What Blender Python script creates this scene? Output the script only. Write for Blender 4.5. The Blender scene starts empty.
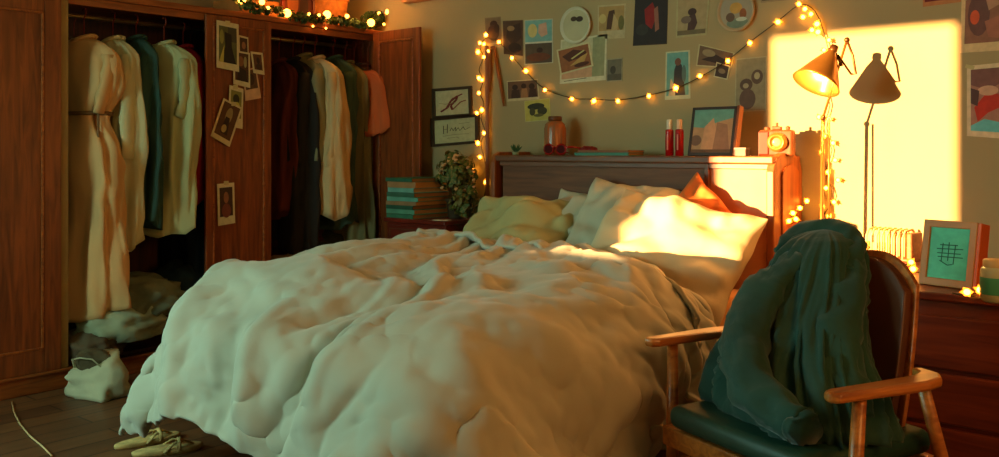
import bpy, bmesh, math, random
import numpy as np
from mathutils import Vector, Matrix, noise
random.seed(7)
SC = bpy.context.scene
COL = SC.collection
PI = math.pi

# ---------------------------------------------------------------- camera, light, exposure
YAW = math.radians(39.6)
EYE = Vector((4.63, -4.34, 1.2))
cd = bpy.data.cameras.new('camera'); cam = bpy.data.objects.new('camera', cd); COL.objects.link(cam)
cam.location = EYE; cam.rotation_euler = (PI/2, 0, YAW)
cd.sensor_width = 36; cd.lens = 36*908/999; cd.shift_y = -78.5/999; cd.clip_start = .05
SC.camera = cam
vs = SC.view_settings
vs.view_transform = 'Standard'; vs.look = 'None'; vs.gamma = 1; vs.use_curve_mapping = False
vs.exposure = 0.0

w = bpy.data.worlds.new('world'); SC.world = w; w.use_nodes = True
w.node_tree.nodes['Background'].inputs[0].default_value = (.45, .8, .62, 1)
w.node_tree.nodes['Background'].inputs[1].default_value = .5

def light(name, kind, loc, energy, color, direction=None, **kw):
    d = bpy.data.lights.new(name, kind); d.energy = energy; d.color = color
    for k, v in kw.items(): setattr(d, k, v)
    o = bpy.data.objects.new(name, d); COL.objects.link(o); o.location = loc
    if direction is not None:
        o.rotation_euler = Vector(direction).to_track_quat('-Z', 'Y').to_euler()
    return o
# low evening sun through the window behind the viewer
light('sun', 'SUN', (0, -8, 3), 44.0, (1, .52, .19), (.42, 1, -.09), angle=math.radians(.6))
# cool fill light added at the left wall, before a made-up window
light('added_cool_fill', 'AREA', (-.58, -4.6, 1.62), 92, (.46, 1, .86), (1, .45, -.25), shape='RECTANGLE', size=1.1, size_y=1.2)
# warm fill light added at the right wall, with no source in view
light('added_warm_fill', 'AREA', (5.34, -2.6, 1.55), 29, (1, .40, .09), (-1, .05, -.22), shape='RECTANGLE', size=1.1, size_y=1.1)
light('sky_through_sun_window', 'AREA', (.9, -5.42, 1.7), 45, (.60, 1, .84), (.1, 1, -.3), shape='RECTANGLE', size=.8, size_y=1.1)

# ---------------------------------------------------------------- pixel helpers: rays of the photograph met with real planes
RV = Vector((math.cos(YAW), math.sin(YAW), 0)); FV = Vector((-math.sin(YAW), math.cos(YAW), 0))
def ray(px, py): return FV + RV*((px-499.5)/908) + Vector((0, 0, (150-py)/908))
def W(px, py, y=0.0):
    d = ray(px, py); return EYE + d*((y-EYE.y)/d.y)
def F(px, py, x=0.0):
    d = ray(px, py); return EYE + d*((x-EYE.x)/d.x)
def G(px, py, z=0.0):
    d = ray(px, py); return EYE + d*((z-EYE.z)/d.z)

# ---------------------------------------------------------------- materials
def lin(c):
    return tuple(((v/255)/12.92 if v/255 <= .04045 else ((v/255+.055)/1.055)**2.4) for v in c)
_M = {}
def mat(key, col, rough=.65, var=.12, scale=6, stretch=(1, 1, 1), bump=0.0, metal=0.0, col2=None, detail=3, bscale=None, sheen=0, spec=.4, emit=0, trans=0, dist=0.0):
    if key in _M: return _M[key]
    m = bpy.data.materials.new(key); m.use_nodes = True
    nt = m.node_tree; N = nt.nodes; L = nt.links
    b = N['Principled BSDF']; c = lin(col)
    b.inputs['Roughness'].default_value = rough; b.inputs['Metallic'].default_value = metal
    b.inputs['Specular IOR Level'].default_value = spec
    if trans: b.inputs['Transmission Weight'].default_value = trans
    if sheen: b.inputs['Sheen Weight'].default_value = sheen
    tc = N.new('ShaderNodeTexCoord'); mp = N.new('ShaderNodeMapping'); mp.inputs['Scale'].default_value = stretch
    L.new(tc.outputs['Object'], mp.inputs['Vector'])
    nz = N.new('ShaderNodeTexNoise'); nz.inputs['Scale'].default_value = scale; nz.inputs['Detail'].default_value = detail
    nz.inputs['Distortion'].default_value = dist
    L.new(mp.outputs[0], nz.inputs['Vector'])
    rp = N.new('ShaderNodeValToRGB'); e = rp.color_ramp.elements
    e[0].position = .32; e[1].position = .68
    if col2 is None:
        e[0].color = tuple(v*(1-var) for v in c)+(1,); e[1].color = tuple(min(1, v*(1+var)) for v in c)+(1,)
    else:
        e[0].color = lin(col2)+(1,); e[1].color = c+(1,)
    L.new(nz.outputs['Fac'], rp.inputs[0]); L.new(rp.outputs[0], b.inputs['Base Color'])
    if emit:
        b.inputs['Emission Color'].default_value = c+(1,); b.inputs['Emission Strength'].default_value = emit
    if bump:
        bp = N.new('ShaderNodeBump'); bp.inputs['Strength'].default_value = bump; bp.inputs['Distance'].default_value = .01
        if bscale:
            n2 = N.new('ShaderNodeTexNoise'); n2.inputs['Scale'].default_value = bscale; n2.inputs['Detail'].default_value = 4; n2.inputs['Distortion'].default_value = .6
            L.new(mp.outputs[0], n2.inputs['Vector']); L.new(n2.outputs['Fac'], bp.inputs['Height'])
        else: L.new(nz.outputs['Fac'], bp.inputs['Height'])
        L.new(bp.outputs[0], b.inputs['Normal'])
    _M[key] = m; return m
def paint(col, rough=.7):
    return mat('paint_%d_%d_%d' % tuple(col), col, rough, .10, 30)
def wood(key, col, col2, axis=2, rough=.45, scale=5, spec=.4):
    st = [6, 6, 6]; st[axis] = .55
    return mat(key, col, rough, scale=scale, stretch=st, col2=col2, bump=.12, detail=5, dist=1.2, spec=spec)

WD = wood('wardrobe_wood', (148, 74, 28), (100, 48, 18), 2)
WDh = wood('wardrobe_wood_horizontal', (166, 88, 34), (118, 58, 20), 1)
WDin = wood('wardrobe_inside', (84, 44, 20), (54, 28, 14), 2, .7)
DARKW = wood('dark_walnut', (124, 76, 46), (88, 52, 30), 0)
DARKP = wood('dark_panel', (122, 74, 42), (92, 54, 30), 0, .6)
ORW = wood('orange_oak', (158, 88, 36), (122, 60, 22), 2)
CHW = wood('chair_teak', (192, 116, 46), (134, 70, 24), 1, .32, spec=.6)
DESKW = wood('desk_mahogany', (128, 52, 22), (92, 34, 14), 0, .4)
NSW = wood('nightstand_cherry', (126, 42, 26), (88, 26, 16), 0, .35)
BRASS = mat('aged_brass', (176, 122, 52), .32, .15, 8, metal=.75)
DKMET = mat('dark_bronze', (96, 62, 30), .35, .15, 8, metal=.7)
BLACK = mat('black_metal', (26, 22, 20), .5, .1, 8)
WALL = mat('wall_plaster', (172, 152, 110), .85, .05, 1.3, bump=.08, bscale=60)
SHEET = mat('tan_sheet', (205, 150, 92), .85, .10, 5, bump=.2, bscale=14)
DUV = mat('duvet_cotton', (182, 176, 156), .85, .06, 3, (1, 1, 1), bump=.55, bscale=5, sheen=.2)
PIL = mat('pillow_cotton', (212, 190, 150), .85, .06, 5, bump=.35, bscale=9)
PIL2 = mat('pillow_olive', (178, 166, 112), .85, .08, 5, bump=.35, bscale=9)
PIL3 = mat('pillow_grey', (192, 184, 158), .85, .08, 5, bump=.35, bscale=9)
COATM = mat('coat_green_wool', (16, 60, 50), .8, .25, 4, bump=.3, bscale=18, sheen=.2)
SEATM = mat('seat_green_leather', (24, 58, 46), .5, .25, 5, bump=.25, bscale=12)
BACKM = mat('chair_back_leather', (84, 44, 22), .45, .25, 6, bump=.2, bscale=12)
WHITE = mat('white_card', (226, 214, 178), .75, .05, 20)
BULB = mat('fairy_bulb', (255, 168, 52), .4, emit=22)
GLOBE = mat('globe_bulb', (255, 150, 50), .4, emit=15)
FLOW = mat('light_petal', (240, 150, 40), .5, emit=1.6)
LEAF = mat('leaf_green', (74, 96, 40), .6, .3, 20)
LEAF2 = mat('leaf_olive', (120, 112, 52), .6, .3, 20)
WIRE = mat('wire_dark', (70, 56, 26), .6)

# ---------------------------------------------------------------- mesh building
class B:
    def __init__(s): s.bm = bmesh.new(); s.mi = 0
    def _tag(s, verts):
        if s.mi:
            for f in {f for v in verts for f in v.link_faces}: f.material_index = s.mi
    def box(s, lo, hi, bev=0, seg=2, m=None):
        c = [(lo[i]+hi[i])/2 for i in range(3)]; d = [abs(hi[i]-lo[i]) for i in range(3)]
        r = bmesh.ops.create_cube(s.bm, size=1)['verts']
        for v in r: v.co = Vector((v.co.x*d[0]+c[0], v.co.y*d[1]+c[1], v.co.z*d[2]+c[2]))
        if m is not None:
            for v in r: v.co = m @ v.co
        s._tag(r)
        if bev:
            bev = min(bev, min(d)*.45)
            es = list({e for v in r for e in v.link_edges})
            bmesh.ops.bevel(s.bm, geom=es, offset=bev, segments=seg, affect='EDGES', profile=.5)
        return s
    def ring(s, pts): return [s.bm.verts.new(p) for p in pts]
    def loft(s, rings, cap=True, closed=True):
        vs = [s.ring(r) for r in rings]; n = len(vs[0]); fs = []
        for a, b in zip(vs, vs[1:]):
            for i in range(n if closed else n-1):
                j = (i+1) % n
                fs.append(s.bm.faces.new((a[i], a[j], b[j], b[i])))
        if cap and closed:
            fs.append(s.bm.faces.new(vs[0][::-1])); fs.append(s.bm.faces.new(vs[-1]))
        for f in fs: f.material_index = s.mi
        return s
    def tube(s, pts, r, seg=8, flat=1.0):
        pts = [Vector(p) for p in pts]; n = len(pts)
        rr = r if isinstance(r, (list, tuple)) else [r]*n
        rings = []; up = None
        for i, p in enumerate(pts):
            t = (pts[min(i+1, n-1)]-pts[max(i-1, 0)]).normalized()
            if up is None:
                up = Vector((0, 0, 1)) if abs(t.z) < .9 else Vector((1, 0, 0))
            a = t.cross(up)
            if a.length < 1e-4: a = t.cross(Vector((.3, 1, .2)))
            a.normalize(); b = a.cross(t).normalized(); up = b
            rings.append([p + a*math.cos(q)*rr[i] + b*math.sin(q)*rr[i]*flat for q in [2*PI*k/seg for k in range(seg)]])
        return s.loft(rings)
    def lathe(s, prof, c=(0, 0, 0), seg=20, mx=None):
        rings = []
        for r, z in prof:
            ring = [Vector((r*math.cos(2*PI*k/seg), r*math.sin(2*PI*k/seg), z)) for k in range(seg)]
            if mx is not None: ring = [mx @ p for p in ring]
            rings.append([p+Vector(c) for p in ring])
        return s.loft(rings)
    def ell(s, c, r, seg=16, m=None):
        vsx = bmesh.ops.create_uvsphere(s.bm, u_segments=seg, v_segments=max(6, seg//2), radius=1)['verts']
        for v in vsx:
            p = Vector((v.co.x*r[0], v.co.y*r[1], v.co.z*r[2]))
            if m is not None: p = m @ p
            v.co = p+Vector(c)
        s._tag(vsx); return s
    def prism(s, pts, off):
        off = Vector(off); s.loft([[Vector(p) for p in pts], [Vector(p)+off for p in pts]]); return s
    def poly(s, pts):
        f = s.bm.faces.new([s.bm.verts.new(p) for p in pts]); f.material_index = s.mi; return s
    def build(s, name, mats, parent=None, smooth=False, bevel=0, subsurf=0, solid=0, loc=None):
        bmesh.ops.recalc_face_normals(s.bm, faces=s.bm.faces[:])
        me = bpy.data.meshes.new(name); s.bm.to_mesh(me); s.bm.free()
        for m in (mats if isinstance(mats, (list, tuple)) else [mats]): me.materials.append(m)
        if smooth:
            me.polygons.foreach_set('use_smooth', [True]*len(me.polygons))
        o = bpy.data.objects.new(name, me); COL.objects.link(o)
        if loc is not None:
            me.transform(Matrix.Translation(-Vector(loc))); o.location = loc
        if solid:
            q = o.modifiers.new('thickness', 'SOLIDIFY'); q.thickness = solid; q.offset = 0
        if bevel:
            q = o.modifiers.new('bevel', 'BEVEL'); q.width = bevel; q.segments = 2; q.limit_method = 'ANGLE'
        if subsurf:
            q = o.modifiers.new('subdivision', 'SUBSURF'); q.levels = subsurf; q.render_levels = subsurf
        if parent is not None: adopt(o, parent)
        return o
def adopt(o, parent):
    o.parent = parent
    if getattr(parent, 'get', None) and parent.get('_world'): o.matrix_parent_inverse = Matrix.Translation(-Vector(parent['_world']))
def tag(o, label, cat, group=None, kind=None):
    o['label'] = label; o['category'] = cat
    if group: o['group'] = group
    if kind: o['kind'] = kind
    return o
def thing(name, label, cat, loc=(0, 0, 0), rz=0, group=None, world=False):
    """an Empty at the thing's base; world=True: its parts are written in world coordinates"""
    o = bpy.data.objects.new(name, None); COL.objects.link(o); o.location = loc; o.rotation_euler = (0, 0, rz)
    o.empty_display_size = .1
    tag(o, label, cat, group)
    if world: WOFF[o.name] = Vector(loc)
    return o
WOFF = {}
def adopt(o, parent):
    o.parent = parent
    root = parent
    if parent.name in WOFF: o.matrix_parent_inverse = Matrix.Translation(-WOFF[parent.name])
    elif parent.parent is not None and not parent.get('label_loc') and o.location.length == 0 and parent.location.length == 0: pass
    elif parent.type == 'MESH' and parent.parent is None and parent.location.length: o.matrix_parent_inverse = Matrix.Translation(-parent.location)
def struct(b, name, m, **k):
    o = b.build(name, m, **k); o['kind'] = 'structure'; return o

# ---------------------------------------------------------------- room
X0, X1, Y0, ZC = -.64, 5.4, -5.5, 2.6
def floor_mat():
    m = bpy.data.materials.new('floor_planks'); m.use_nodes = True; nt = m.node_tree; N = nt.nodes; L = nt.links
    b = N['Principled BSDF']; b.inputs['Roughness'].default_value = .5
    tc = N.new('ShaderNodeTexCoord'); mp = N.new('ShaderNodeMapping'); mp.inputs['Rotation'].default_value = (0, 0, PI/2)
    L.new(tc.outputs['Object'], mp.inputs[0])
    br = N.new('ShaderNodeTexBrick'); br.inputs['Scale'].default_value = 1; br.inputs['Brick Width'].default_value = 1.6; br.inputs['Row Height'].default_value = .14
    br.inputs['Mortar Size'].default_value = .004; br.inputs['Color1'].default_value = lin((112, 70, 38))+(1,); br.inputs['Color2'].default_value = lin((88, 54, 30))+(1,)
    br.inputs['Mortar'].default_value = lin((30, 18, 10))+(1,)
    L.new(mp.outputs[0], br.inputs['Vector'])
    nz = N.new('ShaderNodeTexNoise'); nz.inputs['Scale'].default_value = 6; nz.inputs['Detail'].default_value = 5
    m2 = N.new('ShaderNodeMapping'); m2.inputs['Scale'].default_value = (8, .6, 1); L.new(tc.outputs['Object'], m2.inputs[0]); L.new(m2.outputs[0], nz.inputs['Vector'])
    mx = N.new('ShaderNodeMix'); mx.data_type = 'RGBA'; mx.blend_type = 'OVERLAY'; mx.inputs[0].default_value = .7
    L.new(br.outputs['Color'], mx.inputs[6]); L.new(nz.outputs['Color'], mx.inputs[7])
    bw = N.new('ShaderNodeRGBToBW'); L.new(nz.outputs['Color'], bw.inputs[0]); L.new(bw.outputs[0], mx.inputs[7])
    L.new(mx.outputs[2], b.inputs['Base Color'])
    return m
struct(B().box((X0, Y0, -.1), (X1, .0, 0)), 'floor', floor_mat())
struct(B().box((X0, Y0, ZC), (X1, .0, ZC+.1)), 'ceiling', mat('ceiling_paint', (176, 164, 130), .9))
struct(B().box((X0-.1, 0, -.1), (X1+.1, .1, ZC+.1)), 'wall_back', WALL)
struct(B().box((X0-.1, Y0, -.1), (X0, 0, ZC+.1)), 'wall_left', WALL)
struct(B().box((X1, Y0, -.1), (X1+.1, 0, ZC+.1)), 'wall_right', WALL)
wa = (.475, 1.33, 1.16, 2.25); wb = (-5.15, -4.05, 1.0, 2.25)
fw = B()
for (a, b_, c, d) in ((X0-.1, wa[0], -.1, ZC+.1), (wa[1], X1+.1, -.1, ZC+.1), (wa[0], wa[1], -.1, wa[2]), (wa[0], wa[1], wa[3], ZC+.1)):
    fw.box((a, Y0-.04, c), (b_, Y0, d))
struct(fw, 'wall_front', WALL)
f = B(); q = wa
for lo, hi in (((q[0]-.06, q[2]-.06), (q[0], q[3]+.06)), ((q[1], q[2]-.06), (q[1]+.06, q[3]+.06)), ((q[0], q[2]-.06), (q[1], q[2])), ((q[0], q[3]), (q[1], q[3]+.06))):
    f.box((lo[0], Y0, lo[1]), (hi[0], Y0+.03, hi[1]), .005)
struct(f, 'window_1', mat('window_paint', (200, 190, 160), .6))
f = B(); q = wb     # unseen window added on the left wall behind the cool fill light
for lo, hi in (((q[0]-.06, q[2]-.06), (q[0], q[3]+.06)), ((q[1], q[2]-.06), (q[1]+.06, q[3]+.06)), ((q[0], q[2]-.06), (q[1], q[2])), ((q[0], q[3]), (q[1], q[3]+.06))):
    f.box((X0, lo[0], lo[1]), (X0+.03, hi[0], hi[1]), .005)
f.box((X0, q[0], q[2]), (X0+.008, q[1], q[3]))
struct(f, 'added_window_left', mat('window_paint', (200, 190, 160), .6))
f = B(); q = (-3.15, -2.05, 1.0, 2.1)   # window invented on the right wall to go with the warm fill
for lo, hi in (((q[0]-.06, q[2]-.06), (q[0], q[3]+.06)), ((q[1], q[2]-.06), (q[1]+.06, q[3]+.06)), ((q[0], q[2]-.06), (q[1], q[2])), ((q[0], q[3]), (q[1], q[3]+.06))):
    f.box((X1-.03, lo[0], lo[1]), (X1, hi[0], hi[1]), .005)
f.box((X1-.008, q[0], q[2]), (X1, q[1], q[3]))
struct(f, 'added_window_right', mat('window_paint', (200, 190, 160), .6))
struct(B().box((.0, -.015, 0), (X1, 0, .09), .004), 'baseboard_back', DARKW)
p = W(425, 0); struct(B().box((p.x-.16, -.07, p.z-.012), (p.x+.20, 0, p.z+.10), .012), 'trim_1', mat('pale_trim', (214, 150, 96), .7))

# ---------------------------------------------------------------- wardrobe
wr = thing('wardrobe', 'large brown wooden wardrobe with open bays of hanging clothes along the left wall', 'wardrobe', (-.3, -1.7, 0), world=True)
ZW = 2.02; YL = -3.7; YP = -.985
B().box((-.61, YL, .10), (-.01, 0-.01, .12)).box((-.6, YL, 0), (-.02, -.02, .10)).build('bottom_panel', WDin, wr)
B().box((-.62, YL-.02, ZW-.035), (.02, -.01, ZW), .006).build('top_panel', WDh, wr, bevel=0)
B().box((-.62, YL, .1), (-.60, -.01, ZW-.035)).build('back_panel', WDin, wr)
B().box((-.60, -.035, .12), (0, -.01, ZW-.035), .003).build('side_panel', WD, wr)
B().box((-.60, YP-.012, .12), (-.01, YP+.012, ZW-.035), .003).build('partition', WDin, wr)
B().box((-.60, YL-.02, 0), (0, YL, ZW-.035), .003).build('side_panel', WD, wr)
B().box((-.02, YL-.02, 0), (.025, -.01, .10), .006).box((-.015, YL-.02, .085), (.035, -.01, .1), .004).build('plinth', WDh, wr)
B().box((-.02, YL, ZW-.075), (.0, -.01, ZW-.035), .003).build('header_rail', WDh, wr)
B().box((-.03, -2.225, .10), (.012, -2.185, ZW-.035), .004).build('door_post', mat('post_light', (148, 118, 62), .5), wr)
B().box((-.02, -.10, .10), (.006, -.01, ZW-.035), .004).build('door_post', WD, wr)
for (a, b_) in ((-3.68, YP-.02), (YP+.02, -.04)):
    B().tube([(-.30, a, 1.93), (-.30, b_, 1.93)], .013, 10).build('hanging_rod', mat('rod_steel', (170, 160, 130), .35, metal=.8), wr, smooth=True)
def door(wd, h, name='door', rail=.075, hinge=None, knob=True, side=1):
    """leaf in local coords: x 0..wd, y 0..-.022 (front face), z 0..h"""
    d = B()
    d.box((0, -.010, 0), (wd, -.002, h))
    for lo, hi in (((0, 0), (rail, h)), ((wd-rail, 0), (wd, h)), ((rail, 0), (wd-rail, rail*1.3)), ((rail, h-rail*1.1), (wd-rail, h))):
        d.box((lo[0], -.022, lo[1]), (hi[0], 0, hi[1]), .004)
    o = d.build(name, WD)
    m = B(); q = rail+.012
    for lo, hi in (((rail, rail*1.3), (q, h-rail*1.1)), ((wd-q, rail*1.3), (wd-rail, h-rail*1.1)), ((rail, rail*1.3), (wd-rail, rail*1.3+.012)), ((rail, h-rail*1.1-.012), (wd-rail, h-rail*1.1))):
        m.box((lo[0], -.024, lo[1]), (hi[0], -.009, hi[1]), .003)
    mm = m.build('moulding', WDh); mm.parent = o
    return o
def place_door(o, loc, rz):
    o.parent = wr; o.location = Vector(loc)-Vector((-.3, -1.7, 0)); o.rotation_euler = (0, 0, rz)
DH = ZW-.035-.105
# closed leaves at the left (front faces +x): local x runs along +y after rz = 90 deg
o = door(.46, DH, rail=.085); place_door(o, (.0, -2.225-.46, .10), PI/2)
o = door(.46, DH, rail=.085); place_door(o, (.0, -2.225-.925, .10), PI/2)
# leaf folded flat against the front, the one that carries the instant photos
o = door(YP+.03+1.405, DH+.0, rail=.045); place_door(o, (.0, -1.405, .10), PI/2)
# far leaf standing open towards the room
o = door(.46, DH+.02, rail=.06); place_door(o, (.02, -.10, .10), math.radians(-2))

# ---------------------------------------------------------------- garments
def yrod(px, x=-.27): return F(px, 100, x).y
def hang(name, label, cat, px, bot, w_, d_, col, top=1.80, yaw=0, x=-.27, sleeves=None, flare=1.0, group='clothes hanging in the wardrobe', waist=None, belt=False, collar=True, seed=0, fold=.10, skew=None, hook=True, hooklab=None, col2=None, sh=.12):
    y = yrod(px, x); zb = F(px, bot, x).z; z0 = top
    t = thing(name, label, cat, (x, y, zb), yaw, group)
    if skew is None: skew = ((seed*37) % 7-3)*.012
    m = mat('cloth_%s_%d' % (name, seed), col, .85, .16, 5, (1, 1, .35), bump=.4, bscale=7) if col2 is None else mat('cloth_%s_%d' % (name, seed), col, .85, col2=col2, scale=4, stretch=(1, 1, .3), bump=.4, bscale=7)
    H = z0-zb; n = 44; rows = max(20, int(H/.028)); rings = []; rnd = random.Random(seed)
    ph = [rnd.uniform(0, 6.28) for _ in range(4)]
    for k in range(rows+1):
        tt = k/rows; dz = tt*H
        if dz < sh: q = dz/sh; wx = .055+(w_/2-.055)*math.sin(q*PI/2)**.8; wy = .035+(d_/2-.035)*q*.8
        else:
            q = (dz-sh)/(H-sh); wx = w_/2*(1+(flare-1)*q); wy = d_/2*(.8+.5*q)
            if waist: wx *= 1-waist*math.exp(-((dz-.42)/.11)**2); wy *= 1-waist*.5*math.exp(-((dz-.42)/.11)**2)
        A = fold*min(1, dz/.35)
        ring = []
        for i in range(n):
            a = 2*PI*i/n
            r = 1+A*(math.sin(5*a+ph[0]+tt*1.5)+.7*math.sin(8*a+ph[1]-tt*2)+.5*math.sin(3*a+ph[2]))+.05*noise.noise((math.cos(a)*2, math.sin(a)*2+seed, dz*5))
            cx, cy = math.cos(a), math.sin(a)
            cx = math.copysign(abs(cx)**.75, cx)
            hem = (.035*math.sin(2*a+ph[3])+.03*noise.noise((cx*3, cy*3+seed, 1)))*tt**3
            vn = Vector((math.cos(a)*2.4, math.sin(a)*2.4+seed*3, dz*1.6)); wv = noise.noise(vn*.9)
            rd = (.5-abs(noise.noise(vn+Vector((wv*.8, 0, 0)))) *1.8)*.050*A/.10+(.5-abs(noise.noise(vn*2.2+Vector((0, wv, 4))))*1.8)*.018
            ring.append(Vector((cx*(wx*r+rd)+skew*tt, cy*(wy*r+rd), H-dz+hem)))
        rings.append(ring)
    B().loft(rings).build('garment_body', m, t, smooth=True)
    if collar:
        c = B(); pts = [Vector((.058*math.cos(a), .042*math.sin(a), H-.004+.018*math.cos(a))) for a in [2*PI*i/14 for i in range(15)]]
        c.tube(pts, .017, 8, .7); c.build('collar', m, t, smooth=True)
    if sleeves:
        for s_ in (-1, 1):
            L_ = sleeves; pts = []; rr = []
            for k in range(9):
                q = k/8
                pts.append((s_*(w_/2-.045+.035*math.sin(q*2.2)-.03*q*((seed+int(s_)) % 3)), -.012-.04*q+.012*math.sin(q*5+seed), H-.095-L_*q)); rr.append((.054-.016*q)*(1+.16*math.sin(k*2.1+seed+s_)))
            B().tube(pts, rr, 14, .6).build('sleeve', m, t, smooth=True)
    if belt:
        rg = rings[min(rows, int(rows*.42/H))]; z_ = rg[0].z
        c = B(); c.tube([Vector((p.x*1.03, p.y*1.05, z_)) for p in rg+[rg[0]]], .011, 8); c.tube([(.12, -d_/2+.01, z_), (.125, -d_/2+.0, z_-.12), (.12, -d_/2+.01, z_-.26)], .006, 6)
        c.build('belt', mat('belt_cloth', (120, 92, 58), .8), t, smooth=True)
    if hook:
        hk = B(); ze = 1.93
        hk.tube([(x, y-.0, z0-.02), (x, y, ze-.03), (x+.02, y, ze-.012), (x+.018, y, ze+.014), (x, y, ze+.022), (x-.018, y, ze+.012)], .0035, 6)
        c_, s2 = math.cos(yaw), math.sin(yaw)
        hk.tube([(x-c_*w_*.40, y-s2*w_*.40, z0-.075), (x, y, z0-.02), (x+c_*w_*.40, y+s2*w_*.40, z0-.075)], .006, 6)
        tag(hk.build('clothes_hanger', mat('hanger_red', (128, 46, 20), .4), smooth=True, loc=(x, y, z0)), hooklab, 'hanger', 'hangers on the wardrobe rods')
    return t
GL = 'clothes in the left wardrobe bay'; GR = 'clothes in the right wardrobe bay'
hang('brown_coat', 'dark brown coat hanging furthest left, behind the beige belted dress', 'coat', 74, 250, .34, .08, (92, 56, 26), seed=11, group=GL, x=-.36, hooklab='hanger carrying the dark brown coat at far left')
hang('long_dress', 'long beige dress with a tied belt at the left of the wardrobe', 'dress', 84, 312, .40, .12, (226, 176, 116), seed=1, group=GL, x=-.14, top=1.79, waist=.42, belt=True, flare=1.25, yaw=.5, sleeves=.30, fold=.12, hooklab='hanger carrying the long beige belted dress', col2=(196, 160, 108))
hang('long_shirt', 'long pale sage shirt hanging beside the beige dress', 'shirt', 113, 246, .34, .11, (200, 192, 146), seed=2, group=GL, x=-.16, top=1.80, yaw=.25, sleeves=.55, fold=.10, hooklab='hanger carrying the long pale sage shirt')
hang('teal_shirt', 'narrow dark teal shirt hanging in middle of left wardrobe bay', 'shirt', 136, 222, .34, .09, (44, 74, 64), seed=3, group=GL, x=-.18, top=1.82, sleeves=.6, yaw=.1, hooklab='hanger carrying the narrow dark teal shirt')
hang('sage_shirt', 'short sleeved olive sage shirt hanging before the red garment', 'shirt', 164, 230, .40, .13, (176, 176, 126), seed=4, group=GL, x=-.13, top=1.80, sleeves=.32, yaw=.45, fold=.11, hooklab='hanger carrying the short sleeved olive sage shirt')
hang('red_shirt', 'crimson garment hanging between olive shirt and navy coat', 'shirt', 183, 198, .38, .08, (150, 16, 30), seed=5, group=GL, x=-.24, top=1.80, sleeves=.4, yaw=.1, hooklab='hanger carrying the crimson garment')
hang('navy_coat', 'long navy blue-black coat hanging at right of left bay', 'coat', 191, 268, .40, .15, (16, 34, 50), seed=6, group=GL, x=-.33, top=1.80, sleeves=.6, flare=1.1, hooklab='hanger carrying the long navy coat')
hang('rust_shirt', 'dark rust garment hanging at the left of the right bay', 'shirt', 279, 215, .38, .10, (96, 36, 14), seed=21, group=GR, x=-.30, top=1.78, hooklab='hanger carrying the dark rust garment')
hang('black_coat', 'black coat hanging in the right bay beside the rust garment', 'coat', 293, 248, .40, .12, (34, 30, 24), seed=22, group=GR, x=-.24, top=1.79, sleeves=.6, hooklab='hanger carrying the black coat')
hang('sage_jacket', 'grey sage jacket hanging just left of the cream shirt', 'jacket', 303, 208, .38, .10, (140, 134, 96), seed=23, group=GR, x=-.2, top=1.82, sleeves=.6, yaw=.2, hooklab='hanger carrying the grey sage jacket')
hang('cream_shirt', 'cream beige shirt hanging in centre of the right bay', 'shirt', 315, 212, .38, .12, (206, 176, 126), seed=24, group=GR, x=-.12, top=1.80, sleeves=.62, yaw=.35, hooklab='hanger carrying the cream beige shirt')
hang('teal_dress', 'dark grey teal dress hanging right of the cream shirt', 'dress', 333, 224, .38, .11, (58, 84, 70), seed=25, group=GR, x=-.16, top=1.82, sleeves=.45, yaw=.25, hooklab='hanger carrying the dark grey teal dress')
hang('olive_dress', 'long olive dress hanging right of the teal dress', 'dress', 345, 246, .38, .08, (120, 112, 72), seed=26, group=GR, x=-.16, top=1.79, flare=1.1, yaw=.1, hooklab='hanger carrying the long olive dress')
hang('charcoal_coat', 'charcoal coat hanging near right end of the right bay', 'coat', 354, 240, .36, .07, (52, 50, 42), seed=27, group=GR, x=-.16, top=1.78, sleeves=.6, hooklab='hanger carrying the charcoal coat')
hang('mauve_shirt', 'mauve brown shirt hanging last at right of the bay', 'shirt', 361, 236, .32, .05, (104, 66, 52), seed=28, group=GR, x=-.14, top=1.78, sleeves=.5, hooklab='hanger carrying the mauve brown shirt')
hang('orange_shirt', 'short orange brown garment reaching out at far right of bay', 'shirt', 368, 132, .30, .07, (188, 92, 44), seed=29, group=GR, x=-.02, top=1.74, collar=False, skew=.05, hook=True, hooklab='hanger carrying the short orange brown garment', yaw=.2)

# ---------------------------------------------------------------- crumpled cloth heaps
def heap(c, r, seed, amp=.22, sub=3, fr=3.0, flat=True):
    b = B(); vv = bmesh.ops.create_icosphere(b.bm, subdivisions=sub+1, radius=1)['verts']
    for v in vv:
        n_ = v.co.normalized()
        k = noise.noise(n_*fr+Vector((seed, 0, 0)))*amp + (.5-abs(noise.noise(n_*fr*2.2+Vector((0, seed, 0)))))*amp*1.1
        v.co = Vector((n_.x*r[0]*(1+k), n_.y*r[1]*(1+k), n_.z*r[2]*(1+k)))
        if flat and v.co.z < -r[2]*.55: v.co.z = -r[2]*.55
        v.co += Vector(c)
    return b
GP = 'crumpled laundry at the bottom of the wardrobe'
def pile(name, label, px, py, x, r, col, seed, cat='laundry', zlo=.12, col2=None):
    p = F(px, py, x); z = max(p.z, zlo+r[2]*.55)
    o = heap((x, p.y, z), r, seed).build(name, mat('laundry_%d' % seed, col, .9, .3, 5, bump=.4, bscale=8, col2=col2), smooth=True, loc=(x, p.y, z))
    return tag(o, label, cat, GP)
pile('crumpled_sweater', 'dark grey sweater crumpled on top of the laundry in the left bay', 136, 300, -.20, (.26, .26, .13), (96, 104, 82), 3, col2=(140, 148, 118))
pile('crumpled_shirt', 'pale grey green shirt crumpled at the front of left bay', 122, 324, -.07, (.16, .22, .13), (178, 188, 156), 5, col2=(126, 138, 110))
pile('crumpled_towel', 'brown grey cloth lying low behind the white tote bag', 90, 345, -.08, (.16, .15, .09), (92, 78, 58), 9)
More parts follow.
